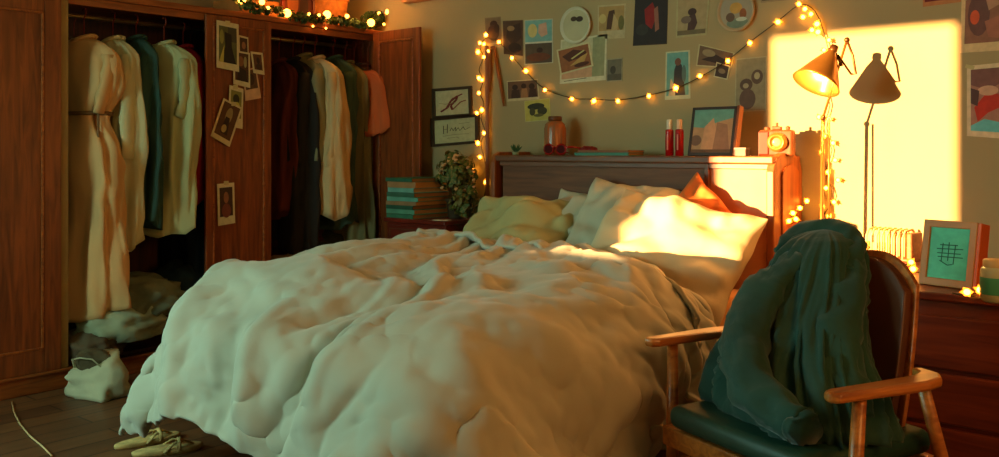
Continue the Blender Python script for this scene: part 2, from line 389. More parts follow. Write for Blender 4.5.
pile('purple_cloth', 'dark purple cloth at far left of the laundry heap', 76, 335, -.3, (.14, .14, .16), (52, 30, 34), 12)
pile('navy_bundle', 'navy bundle lying behind bed under the navy coat', 190, 285, -.25, (.22, .22, .14), (18, 40, 50), 13)
pile('folded_blanket', 'beige folded blanket at bottom left of the right bay', 290, 266, -.12, (.18, .17, .07), (132, 106, 72), 14)
pile('dark_bundle', 'dark green bundle of clothes heaped in the right bay', 325, 252, -.3, (.22, .30, .15), (44, 50, 28), 15)
pile('maroon_bundle', 'maroon bundle of clothes beside the folded beige blanket', 298, 246, -.34, (.18, .18, .14), (66, 30, 20), 16)
pile('olive_bundle', 'olive bundle of clothes at right end of right bay', 356, 250, -.2, (.18, .14, .14), (52, 56, 30), 17)

# ---------------------------------------------------------------- tote bag, slippers, floor cable
p = G(99, 396, 0)
tb = thing('tote_bag', 'pale canvas tote bag slumped on floor before the wardrobe', 'bag', (p.x, p.y, 0), .35)
TBM = mat('tote_canvas', (206, 204, 170), .85, .12, 6, bump=.5, bscale=7)
rings = []
for k in range(9):
    q = k/8; n = 28; ring = []
    for i in range(n):
        a = 2*PI*i/n; cx, cy = math.cos(a), math.sin(a)
        cx = math.copysign(abs(cx)**.6, cx); cy = math.copysign(abs(cy)**.6, cy)
        r = 1+.10*math.sin(4*a+q*3)+.24*noise.noise((cx*1.6, cy*1.6, q*3.5))
        ring.append((cx*(.140-.030*q+.02*math.sin(q*3))*r-.03*q*q, cy*(.085-.01*q)*r-.02*q+.02*q*q, .17*q*(1+.28*math.sin(a+.6)*q)+.002))
    rings.append(ring)
B().loft(rings).build('bag_body', TBM, tb, smooth=True)
for s_ in (-1, 1):
    B().tube([(-.10, s_*.05, .14), (-.08, s_*.085, .19), (-.02, s_*.10, .205), (.04, s_*.085, .20), (.07, s_*.05, .15)], .007, 6, .4).build('handle', TBM, tb, smooth=True)
heap((-.03, .0, .165), (.095, .062, .06), 31).build('bag_contents', mat('bag_contents', (96, 82, 56), .85, .3), tb, smooth=True)
SLM = mat('woven_straw', (206, 168, 104), .8, .2, 40, bump=.4)
def slipper(px, py, rz, label):
    q = G(px, py, 0); t = thing('slipper', label, 'slipper', (q.x, q.y, 0), rz, 'straw slippers by the bed')
    out = []
    for i in range(20):
        a = 2*PI*i/20; x_ = math.cos(a)*.135; out.append((x_, math.sin(a)*(.045+.010*math.cos(a))))
    B().loft([[(x_*.96, y_*.96, 0) for x_, y_ in out], [(x_, y_, .008) for x_, y_ in out], [(x_, y_, .018) for x_, y_ in out], [(x_*.93, y_*.93, .022) for x_, y_ in out]]).build('sole', SLM, t, smooth=True)
    b = B()
    b.tube([(.10, 0, .018), (.06, -.006, .040), (.02, -.030, .040), (-.02, -.048, .014)], .007, 8, .6)
    b.tube([(.10, 0, .018), (.06, .006, .040), (.02, .030, .040), (-.02, .048, .014)], .007, 8, .6)
    b.tube([(.035, -.046, .012), (.04, -.03, .040), (.042, 0, .050), (.04, .03, .040), (.035, .046, .012)], .008, 8, .6)
    b.build('strap', SLM, t, smooth=True)
slipper(168, 452, 1.15, 'tan straw slipper by the bed foot, the one nearer the viewer')
slipper(148, 443, 1.4, 'tan straw slipper by the duvet corner, the one nearer the wardrobe')
pts = [G(a, b_, .005) for a, b_ in ((12, 402), (14, 412), (20, 424), (30, 436), (42, 446), (52, 456))]
tag(B().tube(pts, .004, 6).build('cord', mat('cream_cord', (196, 160, 110), .7), smooth=True), 'thin cream cord lying on the dark floor before the wardrobe', 'cord')

# ---------------------------------------------------------------- nightstand and what stands on it
ns = thing('nightstand', 'dark cherry red nightstand with a drawer between wardrobe and bed', 'nightstand', (.72, -.25, 0), world=True)
NX0, NX1, NY0, NZ = .475, .975, -.43, .78
B().box((NX0-.012, NY0-.012, NZ-.025), (NX1+.012, -.055, NZ), .006).build('top', NSW, ns)
B().box((NX0, NY0+.012, .06), (NX1, -.06, NZ-.026), .004).build('body', NSW, ns)
for z0, z1 in ((.52, .735), (.30, .505), (.08, .285)):
    d = B().box((NX0+.025, NY0-.003, z0), (NX1-.025, NY0+.012, z1), .005).build('drawer', NSW, ns)
    fr = B()
    for lo, hi in (((NX0+.04, z0+.018), (NX1-.04, z0+.023)), ((NX0+.04, z1-.023), (NX1-.04, z1-.018)), ((NX0+.04, z0+.018), (NX0+.045, z1-.018)), ((NX1-.045, z0+.018), (NX1-.04, z1-.018))):
        fr.box((lo[0], NY0-.007, lo[1]), (hi[0], NY0-.002, hi[1]))
    fr.build('trim', DARKP, d)
    B().lathe([(.004, 0), (.006, .012), (.012, .018), (.011, .026), (.002, .029)], (.725, NY0-.003, (z0+z1)/2), 12, Matrix.Rotation(PI/2, 3, 'X')).build('knob', BRASS, d, smooth=True)
for sx in (NX0+.03, NX1-.03):
    for sy in (NY0+.04, -.09): B().box((sx-.02, sy-.02, 0), (sx+.02, sy+.02, .06), .003).build('foot', NSW, ns)
BKC = [((58, 120, 92), (150, 106, 62)), ((92, 156, 128), (176, 132, 82)), ((44, 92, 70), (140, 100, 60)), ((150, 120, 84), (196, 150, 94)), ((100, 170, 150), (180, 140, 90)), ((64, 110, 88), (160, 110, 60)), ((120, 180, 164), (190, 150, 100)), ((176, 130, 84), (206, 150, 84)), ((46, 104, 78), (150, 110, 70))]
ORD = ['bottom', 'second from the bottom', 'third from the bottom', 'fourth from the bottom', 'middle', 'fourth from the top', 'third from the top', 'second from the top', 'topmost']
BNM = ['green', 'pale teal', 'dark green', 'tan', 'pale turquoise', 'green', 'light turquoise', 'brown', 'green']
def book(name, label, c, sz, rz, spine, page, group, cat='book'):
    """sz = (length along spine x, depth y, thickness z); spine faces -y"""
    t = thing(name, label, cat, c, rz, group); a, d, h = sz
    cv = mat('cover_%d_%d_%d' % spine, spine, .6, .12, 12)
    B().box((-a/2, -d/2, 0), (a/2, d/2, .003)).box((-a/2, -d/2, h-.003), (a/2, d/2, h)).box((-a/2, -d/2-.002, 0), (a/2, -d/2+.003, h), .001).build('cover', cv, t)
    B().box((-a/2+.004, -d/2+.003, .003), (a/2-.004, d/2-.005, h-.003)).build('pages', mat('pages_%d_%d_%d' % page, page, .85, .15, 60, (1, 1, 20)), t)
    return t
z = NZ; hs = [.026, .028, .024, .024, .026, .027, .028, .036, .024]
for k in range(9):
    a = .235+random.uniform(-.012, .012); rz = random.uniform(-.10, .06)
    book('book', BNM[k]+' hardback, '+ORD[k]+' of the stack on the nightstand', (.600+random.uniform(-.008, .008), -.27+random.uniform(-.01, .01), z), (a+.02, .29, hs[k]), rz, BKC[k][0], BKC[k][1], 'stacked books on the nightstand'); z += hs[k]+.0006
# bushy plant
pt = thing('potted_plant', 'bushy potted plant with small peach blossoms on the nightstand', 'plant', (.86, -.20, NZ))
B().lathe([(.045, 0), (.05, .01), (.062, .10), (.068, .105), (.068, .12), (.058, .12), (.052, .09), (.0, .088)][:7]+[(.01, .09)], (0, 0, 0), 20).build('pot', mat('plant_pot', (70, 54, 34), .6), pt, smooth=True)
def leafball(center, rad, n, size, bm, seed, mi=0):
    rnd = random.Random(seed)
    for _ in range(n):
        d = Vector((rnd.gauss(0, 1), rnd.gauss(0, 1), rnd.gauss(0, 1))).normalized()
        r = rnd.random()**.45
        p = Vector(center)+Vector((d.x*rad[0]*r, d.y*rad[1]*r, d.z*rad[2]*r))
        nrm = (d+Vector((rnd.uniform(-.6, .6), rnd.uniform(-.6, .6), rnd.uniform(-.3, .8)))).normalized()
        q = nrm.to_track_quat('Z', 'Y').to_matrix() @ Matrix.Rotation(rnd.uniform(0, 6.28), 3, 'Z')
        s_ = size*rnd.uniform(.6, 1.2)
        pts = [(0, -1, -.1), (.55, -.5, .05), (.62, .1, .06), (.3, .7, 0), (0, 1, -.2), (-.3, .7, 0), (-.62, .1, .06), (-.55, -.5, .05)]
        vv = [bm.bm.verts.new(p+q @ (Vector(a)*s_)) for a in pts]; c = bm.bm.verts.new(p+q @ Vector((0, 0, .12*s_)))
        for i in range(8):
            f = bm.bm.faces.new((vv[i], vv[(i+1) % 8], c)); f.material_index = mi+rnd.randrange(2) if mi >= 0 else 0
b = B()
leafball((.01, 0, .27), (.16, .11, .13), 260, .027, b, 1, 0); leafball((.10, -.04, .13), (.11, .09, .12), 150, .027, b, 2, 0); leafball((-.06, .03, .38), (.07, .06, .05), 45, .023, b, 3, 0)
b.build('foliage', [LEAF, LEAF2], pt)
b = B(); rnd = random.Random(5)
for k in range(14):
    a = rnd.uniform(0, 6.28); b.tube([(0, 0, .09), (.04*math.cos(a), .04*math.sin(a), .2), (.09*math.cos(a), .07*math.sin(a), .22+.12*rnd.random())], .0025, 5)
b.build('stems', WIRE, pt)
for k in range(22):
    d = Vector((rnd.gauss(0, 1), -abs(rnd.gauss(0, 1)), rnd.gauss(0, 1))).normalized(); pz = Vector((.02+d.x*.135, d.y*.10, .24+d.z*.15))
    B().ell(pz, (.010, .008, .010), 8).ell(pz+Vector((.009, 0, .004)), (.007, .006, .007), 8).build('blossom', mat('blossom', (226, 170, 110), .7), pt, smooth=True)
b = B().box((-.05, -.03, 0), (.05, .03, .003)); b.mi = 1; b.poly([(-.02, -.01, .0034), (.02, -.012, .0034), (.015, .012, .0034), (-.018, .01, .0034)])
o = b.build('card', [WHITE, paint((170, 70, 50))]); o.location = (.905, -.375, NZ); o.rotation_euler = (0, 0, .3); tag(o, 'small pale card lying beside the plant on the nightstand', 'card')

# ---------------------------------------------------------------- bed
bed = thing('bed', 'wooden double bed with a dark shelf headboard against back wall', 'bed', (2.15, -1.3, 0), world=True)
HX0, HX1, HY, HZ = 1.30, 2.97, -.34, 1.17
B().box((HX0-.005, HY-.01, HZ-.035), (HX1-.06, -.02, HZ), .008).build('shelf', DARKW, bed)
o = B().box((HX1-.345, HY-.012, HZ-.034), (HX1-.02, -.022, HZ+.001), .006).build('shelf_end', ORW, bed); o['label'] = 'end of the shelf in a paler tone for the sun on it'  # sunlit end of the shelf, its brightness put into a paler wood colour
B().box((HX0+.03, HY+.02, .30), (HX1-.35, HY+.035, HZ-.035)).build('front_panel', DARKP, bed)
for x_ in (HX0+.03, 1.88, 2.30): pass
B().box((HX0+.02, HY+.004, HZ-.06), (HX1-.02, HY+.022, HZ-.035), .003).box((HX0+.02, HY+.004, .5), (HX1-.02, HY+.022, .53), .003).build('panel_rail', DARKW, bed)
B().box((HX1-.37, HY, .3), (HX1-.345, HY+.03, HZ-.035), .003).build('divider', DARKW, bed)
B().box((HX1-.345, HY+.02, .3), (HX1-.05, HY+.03, HZ-.035)).build('front_panel', mat('panel_sunlit_tone', (196, 136, 96), .6, .1), bed)  # lit right part of the headboard, sunlight painted in as a pinkish tone
# rounded end posts
def endpost(x0, x1, m, arch):
    pts = []
    D0, D1 = HY-.02, -.02
    zt = HZ+.02
    for k in range(9):
        a = PI*k/8
        if arch: pts.append((0, (D0+D1)/2-math.cos(a)*(D1-D0)/2, zt-.09+math.sin(a)*.09))
        else:
            pts = [(0, D0, 0), (0, D1, 0), (0, D1, zt), (0, D0+.06, zt), (0, D0+.02, zt-.015), (0, D0, zt-.06)]; break
    if arch: pts = [(0, D0, 0)]+pts+[(0, D1, 0)]
    pts = [(x0, p_[1], p_[2]) for p_ in pts]
    return B().prism(pts, (x1-x0, 0, 0))
endpost(HX0-.035, HX0, ORW, False).build('end_post', ORW, bed, bevel=.008)
endpost(HX1-.05, HX1-.012, ORW, True).build('end_post', ORW, bed, bevel=.006)
# arched inset on the right end
ap = []
for k in range(9):
    a = PI*k/8; ap.append((HX1-.012, -.18-math.cos(a)*.10, HZ-.09+math.sin(a)*.05))
ap = [(HX1-.012, -.28, .3)]+ap+[(HX1-.012, -.08, .3)]
B().prism(ap, (.010, 0, 0)).build('end_panel', wood('end_panel_wood', (172, 90, 30), (130, 60, 18), 2), bed, bevel=.003)
for x_ in (1.385, 2.925):
    B().box((x_-.015, -2.42, .20), (x_+.015, HY, .34), .006).build('side_rail', DARKW, bed)
B().box((1.40, -2.44, .20), (2.94, -2.42, .34), .006).build('foot_rail', DARKW, bed)
for x_ in (1.55, 2.80): B().box((x_-.03, -2.08, 0), (x_+.03, -2.02, .22), .005).build('leg', DARKW, bed)
mt = B().box((1.42, -2.40, .20), (2.92, HY-.005, .555), .055, 4).build('mattress', SHEET, smooth=True, loc=(2.17, -1.4, .2))
tag(mt, 'thick mattress in a tan fitted sheet under the rumpled duvet', 'mattress')

def sheet(d, q=400.):
    """a cloth grid written as whole steps of 2.5 mm from vertex to vertex"""
    N, v = d; v = np.array(v, dtype=np.int64).reshape(-1, N, 3); start = np.cumsum(v[:, 0, :], axis=0)
    v = v.copy(); v[:, 0, :] = start; v = np.cumsum(v, axis=1)/q; Mr = len(v)
    v[1:-1, 1:-1] = .6*v[1:-1, 1:-1]+.1*(v[:-2, 1:-1]+v[2:, 1:-1]+v[1:-1, :-2]+v[1:-1, 2:])
    low = np.clip((.52-v[:, :, 2])/.4, 0, 1)      # draw the hanging foot end in
    v[:, :, 1] = np.where(v[:, :, 1] < -2.5, -2.5+(v[:, :, 1]+2.5)*(1-.45*low), v[:, :, 1])
    def dense(g):
        o_ = np.zeros((g.shape[0]*2-1,)+g.shape[1:]); o_[::2] = g; p_ = np.concatenate([g[:1], g, g[-1:]])
        o_[1::2] = (-p_[:-3]+9*p_[1:-2]+9*p_[2:-1]-p_[3:])/16; return o_
    v = dense(v); v = dense(v.transpose(1, 0, 2)).transpose(1, 0, 2)
    du = np.gradient(v, axis=1); dv = np.gradient(v, axis=0); nn = np.cross(du, dv); nn /= np.linalg.norm(nn, axis=2, keepdims=True)+1e-9
    Mr, N = v.shape[:2]
    for j in range(Mr):
        for i in range(N):
            x, y = i*.0172, j*.0160; q = Vector((x, y, 0))
            w1 = noise.noise(q*1.3+Vector((4, 2, 0))); w2 = noise.noise(q*1.1+Vector((9, 5, 3)))
            ang = .9*w1+.55+(x-1.3)*.55             # crease direction turns gently across the cover
            ca, sa = math.cos(ang), math.sin(ang); s1 = x*ca+y*sa+.20*w2; s2 = -x*sa+y*ca
            f1 = 1-2.2*abs(noise.noise(Vector((s1*2.9, s2*.95, 1.5))))
            f2 = 1-2.2*abs(noise.noise(Vector((s1*6.5+w1, s2*2.0, 7.5))))
            f3 = 1-2.2*abs(noise.noise(Vector((s1*13+w2, s2*4.5, 3.5))))
            g_ = .5+.5*noise.noise(q*1.6+Vector((1, 8, 2)))
            e = min(1, i/5, (N-1-i)/5, j/5, (Mr-1-j)/5)
            d = (f1*.044+f2*.026*(.3+g_)+f3*.006*(.3+g_)+.02*noise.noise(q*1.8))*(.35+.65*e)
            v[j, i] += nn[j, i]*(d if nn[Mr//2, N//2, 2] > 0 else -d)
    b = B(); vv = [b.bm.verts.new(p_) for p_ in v.reshape(-1, 3).tolist()]
    for j in range(Mr-1):
        for i in range(N-1):
            k = j*N+i; b.bm.faces.new((vv[k], vv[k+1], vv[k+N+1], vv[k+N]))
    return b
DUVET = (74, [
505,-1037,32,8,-5,8,12,-2,8,12,2,0,11,4,0,16,-2,5,10,7,-3,14,0,4,3,-7,13,14,-5,4,11,-6,6,13,6,1,8,-10,9,12,0,2,8,-10,5,15,-1,4,6,-7,7,11,-9,4,15,-5,2,12,9,-2,11,-5,7,12,3,-1,11,1,0,14,2,-4,13,1,-8,15,0,1,8,4,-3,12,-5,1,15,3,-4,11,9,-5,9,6,-4,14,3,-1,10,2,-4,11,8,-4,9,9,-2,13,-3,2,15,4,-4,11,-8,5,10,-6,3,12,-3,-1,14,-5,9,14,1,-4,9,10,-7,16,-2,1,13,-6,0,8,-10,8,13,-7,1,13,1,-3,12,-3,-5,14,0,1,5,13,-6,8,4,-7,13,-6,2,9,-10,2,14,-4,-5,12,-7,1,12,4,-7,13,-1,-1,9,0,-12,16,2,-4,10,3,-6,12,1,-9,13,-4,-1,11,1,-5,15,-1,-4,12,0,10,12,-1,-1,13,0,2,11,6,-10,12,-1,8,14,2,-4,13,4,-4,9,-5,7,8,8,-12,
-2,12,8,10,-6,6,10,-2,6,12,-1,4,11,-1,1,13,1,5,14,2,3,12,3,2,15,-2,0,4,-5,12,13,0,2,8,-8,9,13,-3,5,10,-4,3,9,-3,5,11,-5,6,11,-6,5,11,-6,5,11,-6,3,13,2,-1,11,0,2,12,4,0,13,2,-1,12,2,-3,12,4,-7,13,-5,2,15,-1,0,11,5,-8,14,-1,1,11,5,-3,11,6,-4,11,5,-3,12,6,-4,13,-4,0,9,9,-2,14,6,-3,9,-5,2,13,0,0,11,-4,2,13,-4,0,15,0,0,12,-3,6,11,-2,-3,11,-1,-1,15,2,-1,13,-5,5,9,-11,4,13,-5,-2,13,-3,-2,5,10,-7,13,4,-3,9,9,-4,13,-3,-4,11,-7,0,12,-4,-2,12,-6,-2,12,-2,-4,11,0,-4,12,0,-8,12,1,-3,14,2,-8,11,4,-10,11,-2,-3,14,-5,4,11,4,-8,12,-1,-2,14,1,-4,12,0,7,12,2,3,14,3,-5,12,2,-2,12,-1,0,12,1,4,13,3,-5,
-1,3,12,13,3,-1,5,-7,12,12,-3,2,13,0,2,13,6,0,11,-4,8,15,1,4,14,5,0,4,-13,10,11,2,4,11,-2,6,9,-9,9,12,0,1,10,-7,6,12,-2,4,9,-6,5,10,-7,5,13,-5,4,14,5,-1,11,-1,1,15,-2,2,9,9,-8,13,1,2,13,0,-4,13,2,-4,13,-1,-2,14,-5,1,11,7,-7,13,2,0,11,4,-2,11,4,-4,15,1,0,9,8,-6,8,5,-3,12,8,-5,15,-2,0,9,-8,10,15,1,-2,11,-8,2,11,-4,1,14,-5,3,13,-1,-1,12,2,-1,10,-2,1,11,-6,-1,16,-2,7,10,-9,2,13,2,-6,12,1,-6,9,4,-4,13,1,-7,11,8,-2,11,2,-5,10,-5,-1,12,-6,0,13,-2,-5,10,0,-8,14,-4,1,8,6,-10,15,-1,-6,10,3,-6,13,2,-8,13,-3,-3,13,-1,3,10,1,-9,14,-2,3,12,5,-7,13,1,6,14,2,5,10,4,-11,13,2,0,11,0,4,10,2,1,
-2,6,11,13,5,-1,8,-7,5,11,-3,7,12,-2,4,11,0,1,14,-1,5,11,7,5,15,1,3,9,-9,5,5,-10,7,12,3,5,12,-2,7,13,-2,3,4,-10,9,12,0,2,11,-6,4,10,-8,6,13,1,0,13,-2,2,13,5,-1,14,-2,0,9,7,-2,13,5,-7,14,-2,2,13,0,-4,13,-1,-2,15,-2,-2,12,2,-2,12,4,-2,13,7,-2,14,-3,-3,6,6,-4,13,5,-3,12,2,-1,12,5,-2,12,7,-3,11,-3,5,10,-9,5,15,-2,0,14,-6,2,9,-9,2,14,-4,-1,11,1,-2,12,-7,4,12,8,-2,10,-8,6,14,-1,-3,13,0,-4,12,-1,-4,10,2,-5,13,0,-5,10,7,-4,12,2,-3,10,2,-5,12,-5,0,12,-3,-7,12,1,-7,12,-3,-4,13,-2,-2,13,3,-6,9,2,-10,12,1,-1,11,1,-6,13,-2,-1,14,0,-1,7,4,-9,15,0,0,13,1,1,10,7,-5,14,1,-1,12,3,-2,11,2,7,10,1,-11,
1,14,-1,9,-4,9,13,-2,4,7,-5,6,15,1,-1,10,-3,7,11,-3,6,13,-6,7,10,6,4,12,-1,3,9,-6,5,8,-5,9,12,6,2,10,-6,7,11,-6,6,7,-8,6,11,-6,4,14,3,-1,12,-6,5,12,-2,2,12,-4,1,15,6,-2,16,5,-2,11,6,-5,11,6,-6,13,-3,0,13,-1,-1,12,-5,-1,14,2,-1,12,4,-3,13,-2,-1,15,-3,-2,12,6,-7,7,13,-2,11,5,-1,11,6,-5,12,-4,3,14,2,2,15,-2,2,9,-9,5,12,-8,1,12,-7,1,12,-6,1,11,3,1,10,-2,-1,15,-1,1,13,5,-1,12,-6,1,12,1,-4,12,0,-5,13,0,-5,12,-5,-2,12,2,-6,7,11,-5,12,1,-3,12,0,-7,12,-1,-4,13,-4,-3,12,-1,-5,9,3,-11,15,-1,-2,7,4,-8,14,-1,-5,14,0,1,11,0,-5,10,0,-4,10,3,-6,11,1,-1,16,2,1,15,1,1,9,6,-13,10,4,4,12,3,0,14,0,-3,
-1,13,7,11,-6,5,11,-4,8,8,-6,8,10,-5,5,16,1,2,7,-5,5,14,-2,6,9,-6,8,13,7,2,3,-7,6,14,3,6,10,-6,7,11,-1,3,11,-3,4,13,-5,7,6,-11,7,14,3,-2,13,-2,1,14,-1,5,12,-9,0,14,4,-4,10,12,-3,13,6,-4,14,6,-2,14,-5,-1,14,-2,-1,9,-9,4,14,6,-5,15,-2,-2,15,-3,0,12,5,-4,13,3,-5,9,11,-2,8,9,-3,13,3,-2,12,-3,0,13,2,2,11,-7,4,14,-7,2,14,-3,2,4,-12,2,15,2,-1,14,-1,0,9,-5,4,13,6,-2,13,0,0,13,-3,-1,13,0,-3,12,1,-5,13,-2,-5,12,-4,-2,12,2,-5,6,9,-9,12,2,-3,13,0,-5,14,-2,-3,10,4,-9,11,-4,-2,13,0,-5,12,1,-7,14,1,-5,8,4,-5,10,2,-8,13,-2,-2,13,-2,1,10,5,-13,12,0,-2,10,3,-4,13,5,2,9,1,-9,11,5,-6,14,4,4,9,0,-6,
-2,6,13,11,-4,1,10,-4,8,12,-6,6,11,-3,4,10,-2,6,11,-3,6,11,-5,5,10,-3,6,11,2,5,10,1,5,7,-9,9,13,1,4,10,-4,4,10,-6,4,10,-6,6,13,-3,3,13,-2,4,14,2,1,10,-7,3,14,-2,1,11,4,-6,14,4,-1,15,3,-4,12,6,1,14,2,-4,12,-3,0,14,-5,1,13,-5,-1,13,6,-5,13,4,-3,14,-2,1,14,4,-3,11,5,-2,10,11,-1,10,6,-3,12,0,-2,10,-8,2,14,-2,3,13,-2,-1,7,-12,5,14,-6,3,13,-1,-3,12,8,-1,11,-8,5,14,0,-1,12,2,-1,12,4,-2,11,-2,-2,13,-2,-2,14,1,-5,12,-4,-3,11,4,-7,7,6,-9,12,3,-5,12,3,-6,13,-1,-7,13,-4,-2,10,2,-5,10,3,-10,13,-2,-3,13,2,-7,12,3,-4,12,-2,-4,11,0,-4,12,2,-5,9,3,-7,10,2,-6,7,4,-6,11,1,-5,11,4,-3,11,3,-1,15,5,-4,13,3,-3,
1,9,7,14,-3,4,5,-6,7,12,-6,4,12,-1,3,9,-4,8,7,-5,9,12,-6,3,11,-1,6,10,-7,7,12,10,4,10,-6,8,11,-2,4,8,-8,6,11,-5,3,15,1,5,7,-12,7,13,7,-1,16,0,-1,10,-7,6,14,-3,1,12,4,-5,12,7,-3,13,-2,-1,15,5,-3,14,-7,3,14,6,-2,14,-6,0,12,-2,0,14,-1,-3,15,3,-2,10,10,-6,15,-3,1,13,1,-1,7,13,-3,13,0,-1,11,1,-1,13,4,-1,9,-13,3,14,-4,0,15,3,0,8,-9,6,13,-6,-2,13,0,0,11,9,1,10,-9,5,15,3,-4,10,9,-2,15,-1,-3,11,-10,2,12,4,-6,13,-3,-4,10,8,-8,14,-4,-6,7,11,-9,10,3,-7,13,0,-5,13,-4,-4,11,-1,-5,13,-3,-6,10,7,-11,13,0,0,11,5,-9,12,-2,-4,11,1,-5,10,4,-8,10,1,-8,11,4,-4,4,2,-9,9,3,-9,13,3,-1,11,3,3,13,5,-7,12,6,-3,
0,9,10,12,-3,2,12,-5,5,7,-8,7,9,-4,5,12,-3,4,11,1,7,7,-9,8,4,-11,8,14,3,4,11,2,5,12,-4,7,9,-4,6,11,-3,4,10,-5,6,12,-6,3,12,-2,6,13,-4,3,13,4,-1,13,1,0,12,-4,3,14,1,-3,13,2,-2,14,0,-1,13,2,-1,14,4,-3,14,-3,-1,12,-7,3,13,3,-1,15,0,-3,13,3,-3,12,7,-3,15,2,-4,15,-2,1,10,3,-2,7,10,-1,13,-1,-2,11,-2,0,13,-4,1,12,-5,4,12,-2,1,13,-5,4,14,-2,-5,10,-8,6,13,8,0,13,3,-3,12,-7,4,12,4,-2,12,2,-5,14,2,-4,12,-7,0,13,3,-6,10,2,-5,12,3,-5,7,7,-8,10,6,-8,11,3,-9,13,-3,-6,12,-2,-6,12,-1,-5,11,1,-8,11,4,-4,12,3,-8,13,1,-3,9,1,-9,11,4,-4,7,2,-12,6,3,-9,7,2,-9,11,2,-6,12,5,0,13,3,-6,12,4,3,7,5,-7,
7,13,3,3,-9,10,15,-1,-1,4,-9,11,10,-11,8,10,-5,2,9,-5,9,9,4,6,8,-8,9,8,-10,6,11,10,3,12,-5,6,9,-6,7,13,-1,5,13,-1,1,12,-5,5,13,-2,4,10,-7,7,12,5,-3,13,-3,4,15,3,-3,13,-4,2,14,-1,-2,13,3,-2,14,0,-1,14,-1,0,14,0,-3,13,1,0,11,-6,2,13,7,-4,14,1,-3,15,2,1,12,1,-2,15,4,-2,15,-4,-3,9,8,-4,8,10,-3,11,-8,2,11,-6,3,13,-3,3,12,-1,2,14,0,0,14,-1,0,14,-6,2,11,1,2,11,5,-1,12,-3,0,15,1,-4,12,0,-3,12,-5,0,12,3,-6,13,5,-6,12,0,-4,13,-3,-2,12,4,-9,5,11,-6,10,3,-10,11,3,-8,11,-3,-8,13,-1,-3,11,0,-9,7,6,-9,12,2,-6,15,2,-2,9,2,-10,2,5,-12,10,0,-12,14,3,-3,5,2,-10,6,3,-10,13,3,-7,12,7,6,11,5,-2,14,2,5,
-2,8,11,11,-5,3,9,-6,6,10,-7,4,7,-10,5,11,-6,10,-1,-4,10,10,-3,10,3,-9,6,13,-3,5,13,1,5,13,-1,6,9,-4,7,11,-1,4,14,-4,1,11,-5,6,14,0,1,10,-2,8,13,3,-2,14,-5,3,15,1,-1,13,-1,1,13,0,-1,14,-1,-2,14,1,-1,14,-1,0,13,-3,0,14,3,-3,13,-3,3,12,2,-2,13,5,-4,14,1,-1,14,4,-2,14,0,0,14,-2,-2,11,5,-6,9,5,-3,11,3,-2,11,-6,4,12,-4,2,11,-3,3,13,1,1,14,-3,2,14,-4,0,16,-5,3,13,5,-1,12,1,-3,12,-6,2,12,6,-6,14,1,-4,13,-4,-3,13,4,-4,11,5,-6,12,-1,-6,10,3,-7,13,2,-7,6,6,-8,11,2,-5,7,6,-10,12,-2,-9,10,3,-7,11,0,-8,11,3,-6,7,6,-12,11,1,-5,12,3,-7,6,1,-11,6,4,-10,8,2,-10,8,1,-9,13,6,-2,8,6,-10,12,6,4,12,5,6,
4,11,4,9,-8,7,4,-10,9,12,-4,2,10,-8,7,12,-3,3,7,-8,11,-6,-4,13,6,-9,11,12,-4,4,13,-4,6,11,8,2,9,-7,8,14,-4,4,12,-2,3,14,-2,3,11,0,3,15,1,1,12,-5,8,14,3,-4,14,-4,4,13,0,-2,13,0,1,13,-2,0,14,-2,-1,14,1,-1,14,0,-2,14,-2,0,14,4,-3,13,-3,2,12,5,-2,13,1,-3,14,0,1,15,3,-3,13,2,0,13,3,-5,7,8,-9,12,-4,2,12,-1,1,12,-3,1,11,-3,3,12,-4,5,16,0,0,14,-3,1,13,0,1,15,0,-1,13,1,-1,13,-4,1,13,2,-2,12,-2,-4,14,4,-5,13,-1,-2,12,2,-6,12,3,-8,12,1,-8,5,8,-10,11,1,-8,8,5,-6,13,1,-5,8,4,-12,9,2,-9,9,2,-7,12,2,-8,10,3,-8,7,4,-14,11,4,-1,3,2,-14,3,1,-14,11,4,-7,11,1,-7,7,3,-12,9,10,-2,14,5,0,9,6,6,
3,12,9,7,-10,4,11,-9,5,8,-9,8,11,-1,0,2,-8,12,4,-7,10,10,-3,11,0,-10,10,10,-2,6,12,-2,5,8,-7,8,15,0,3,12,3,3,10,-7,7,13,1,-1,14,-1,3,12,0,6,12,-2,3,16,-2,1,13,-1,2,14,0,-3,14,-2,0,12,-1,2,14,-1,-1,14,2,-3,14,-4,3,13,4,-5,15,0,-1,13,-1,0,14,1,0,13,3,-2,12,0,-1,13,1,-2,12,6,-5,15,2,-1,12,3,-5,10,3,-4,12,-5,3,13,-1,-1,11,-4,6,12,-4,4,15,2,-2,13,-3,3,15,0,1,15,-1,-2,13,1,-1,13,-2,2,14,0,-4,13,0,-3,13,2,-5,14,0,-1,12,0,-3,10,2,-7,12,5,-10,9,4,-10,8,5,-11,10,-5,-1,11,6,-10,6,8,-11,9,0,-9,8,3,-10,6,4,-12,12,4,-6,5,4,-13,8,3,-11,8,1,-7,9,3,-8,6,2,-13,10,3,-6,9,2,-10,6,5,-11,13,6,-4,3,8,10,
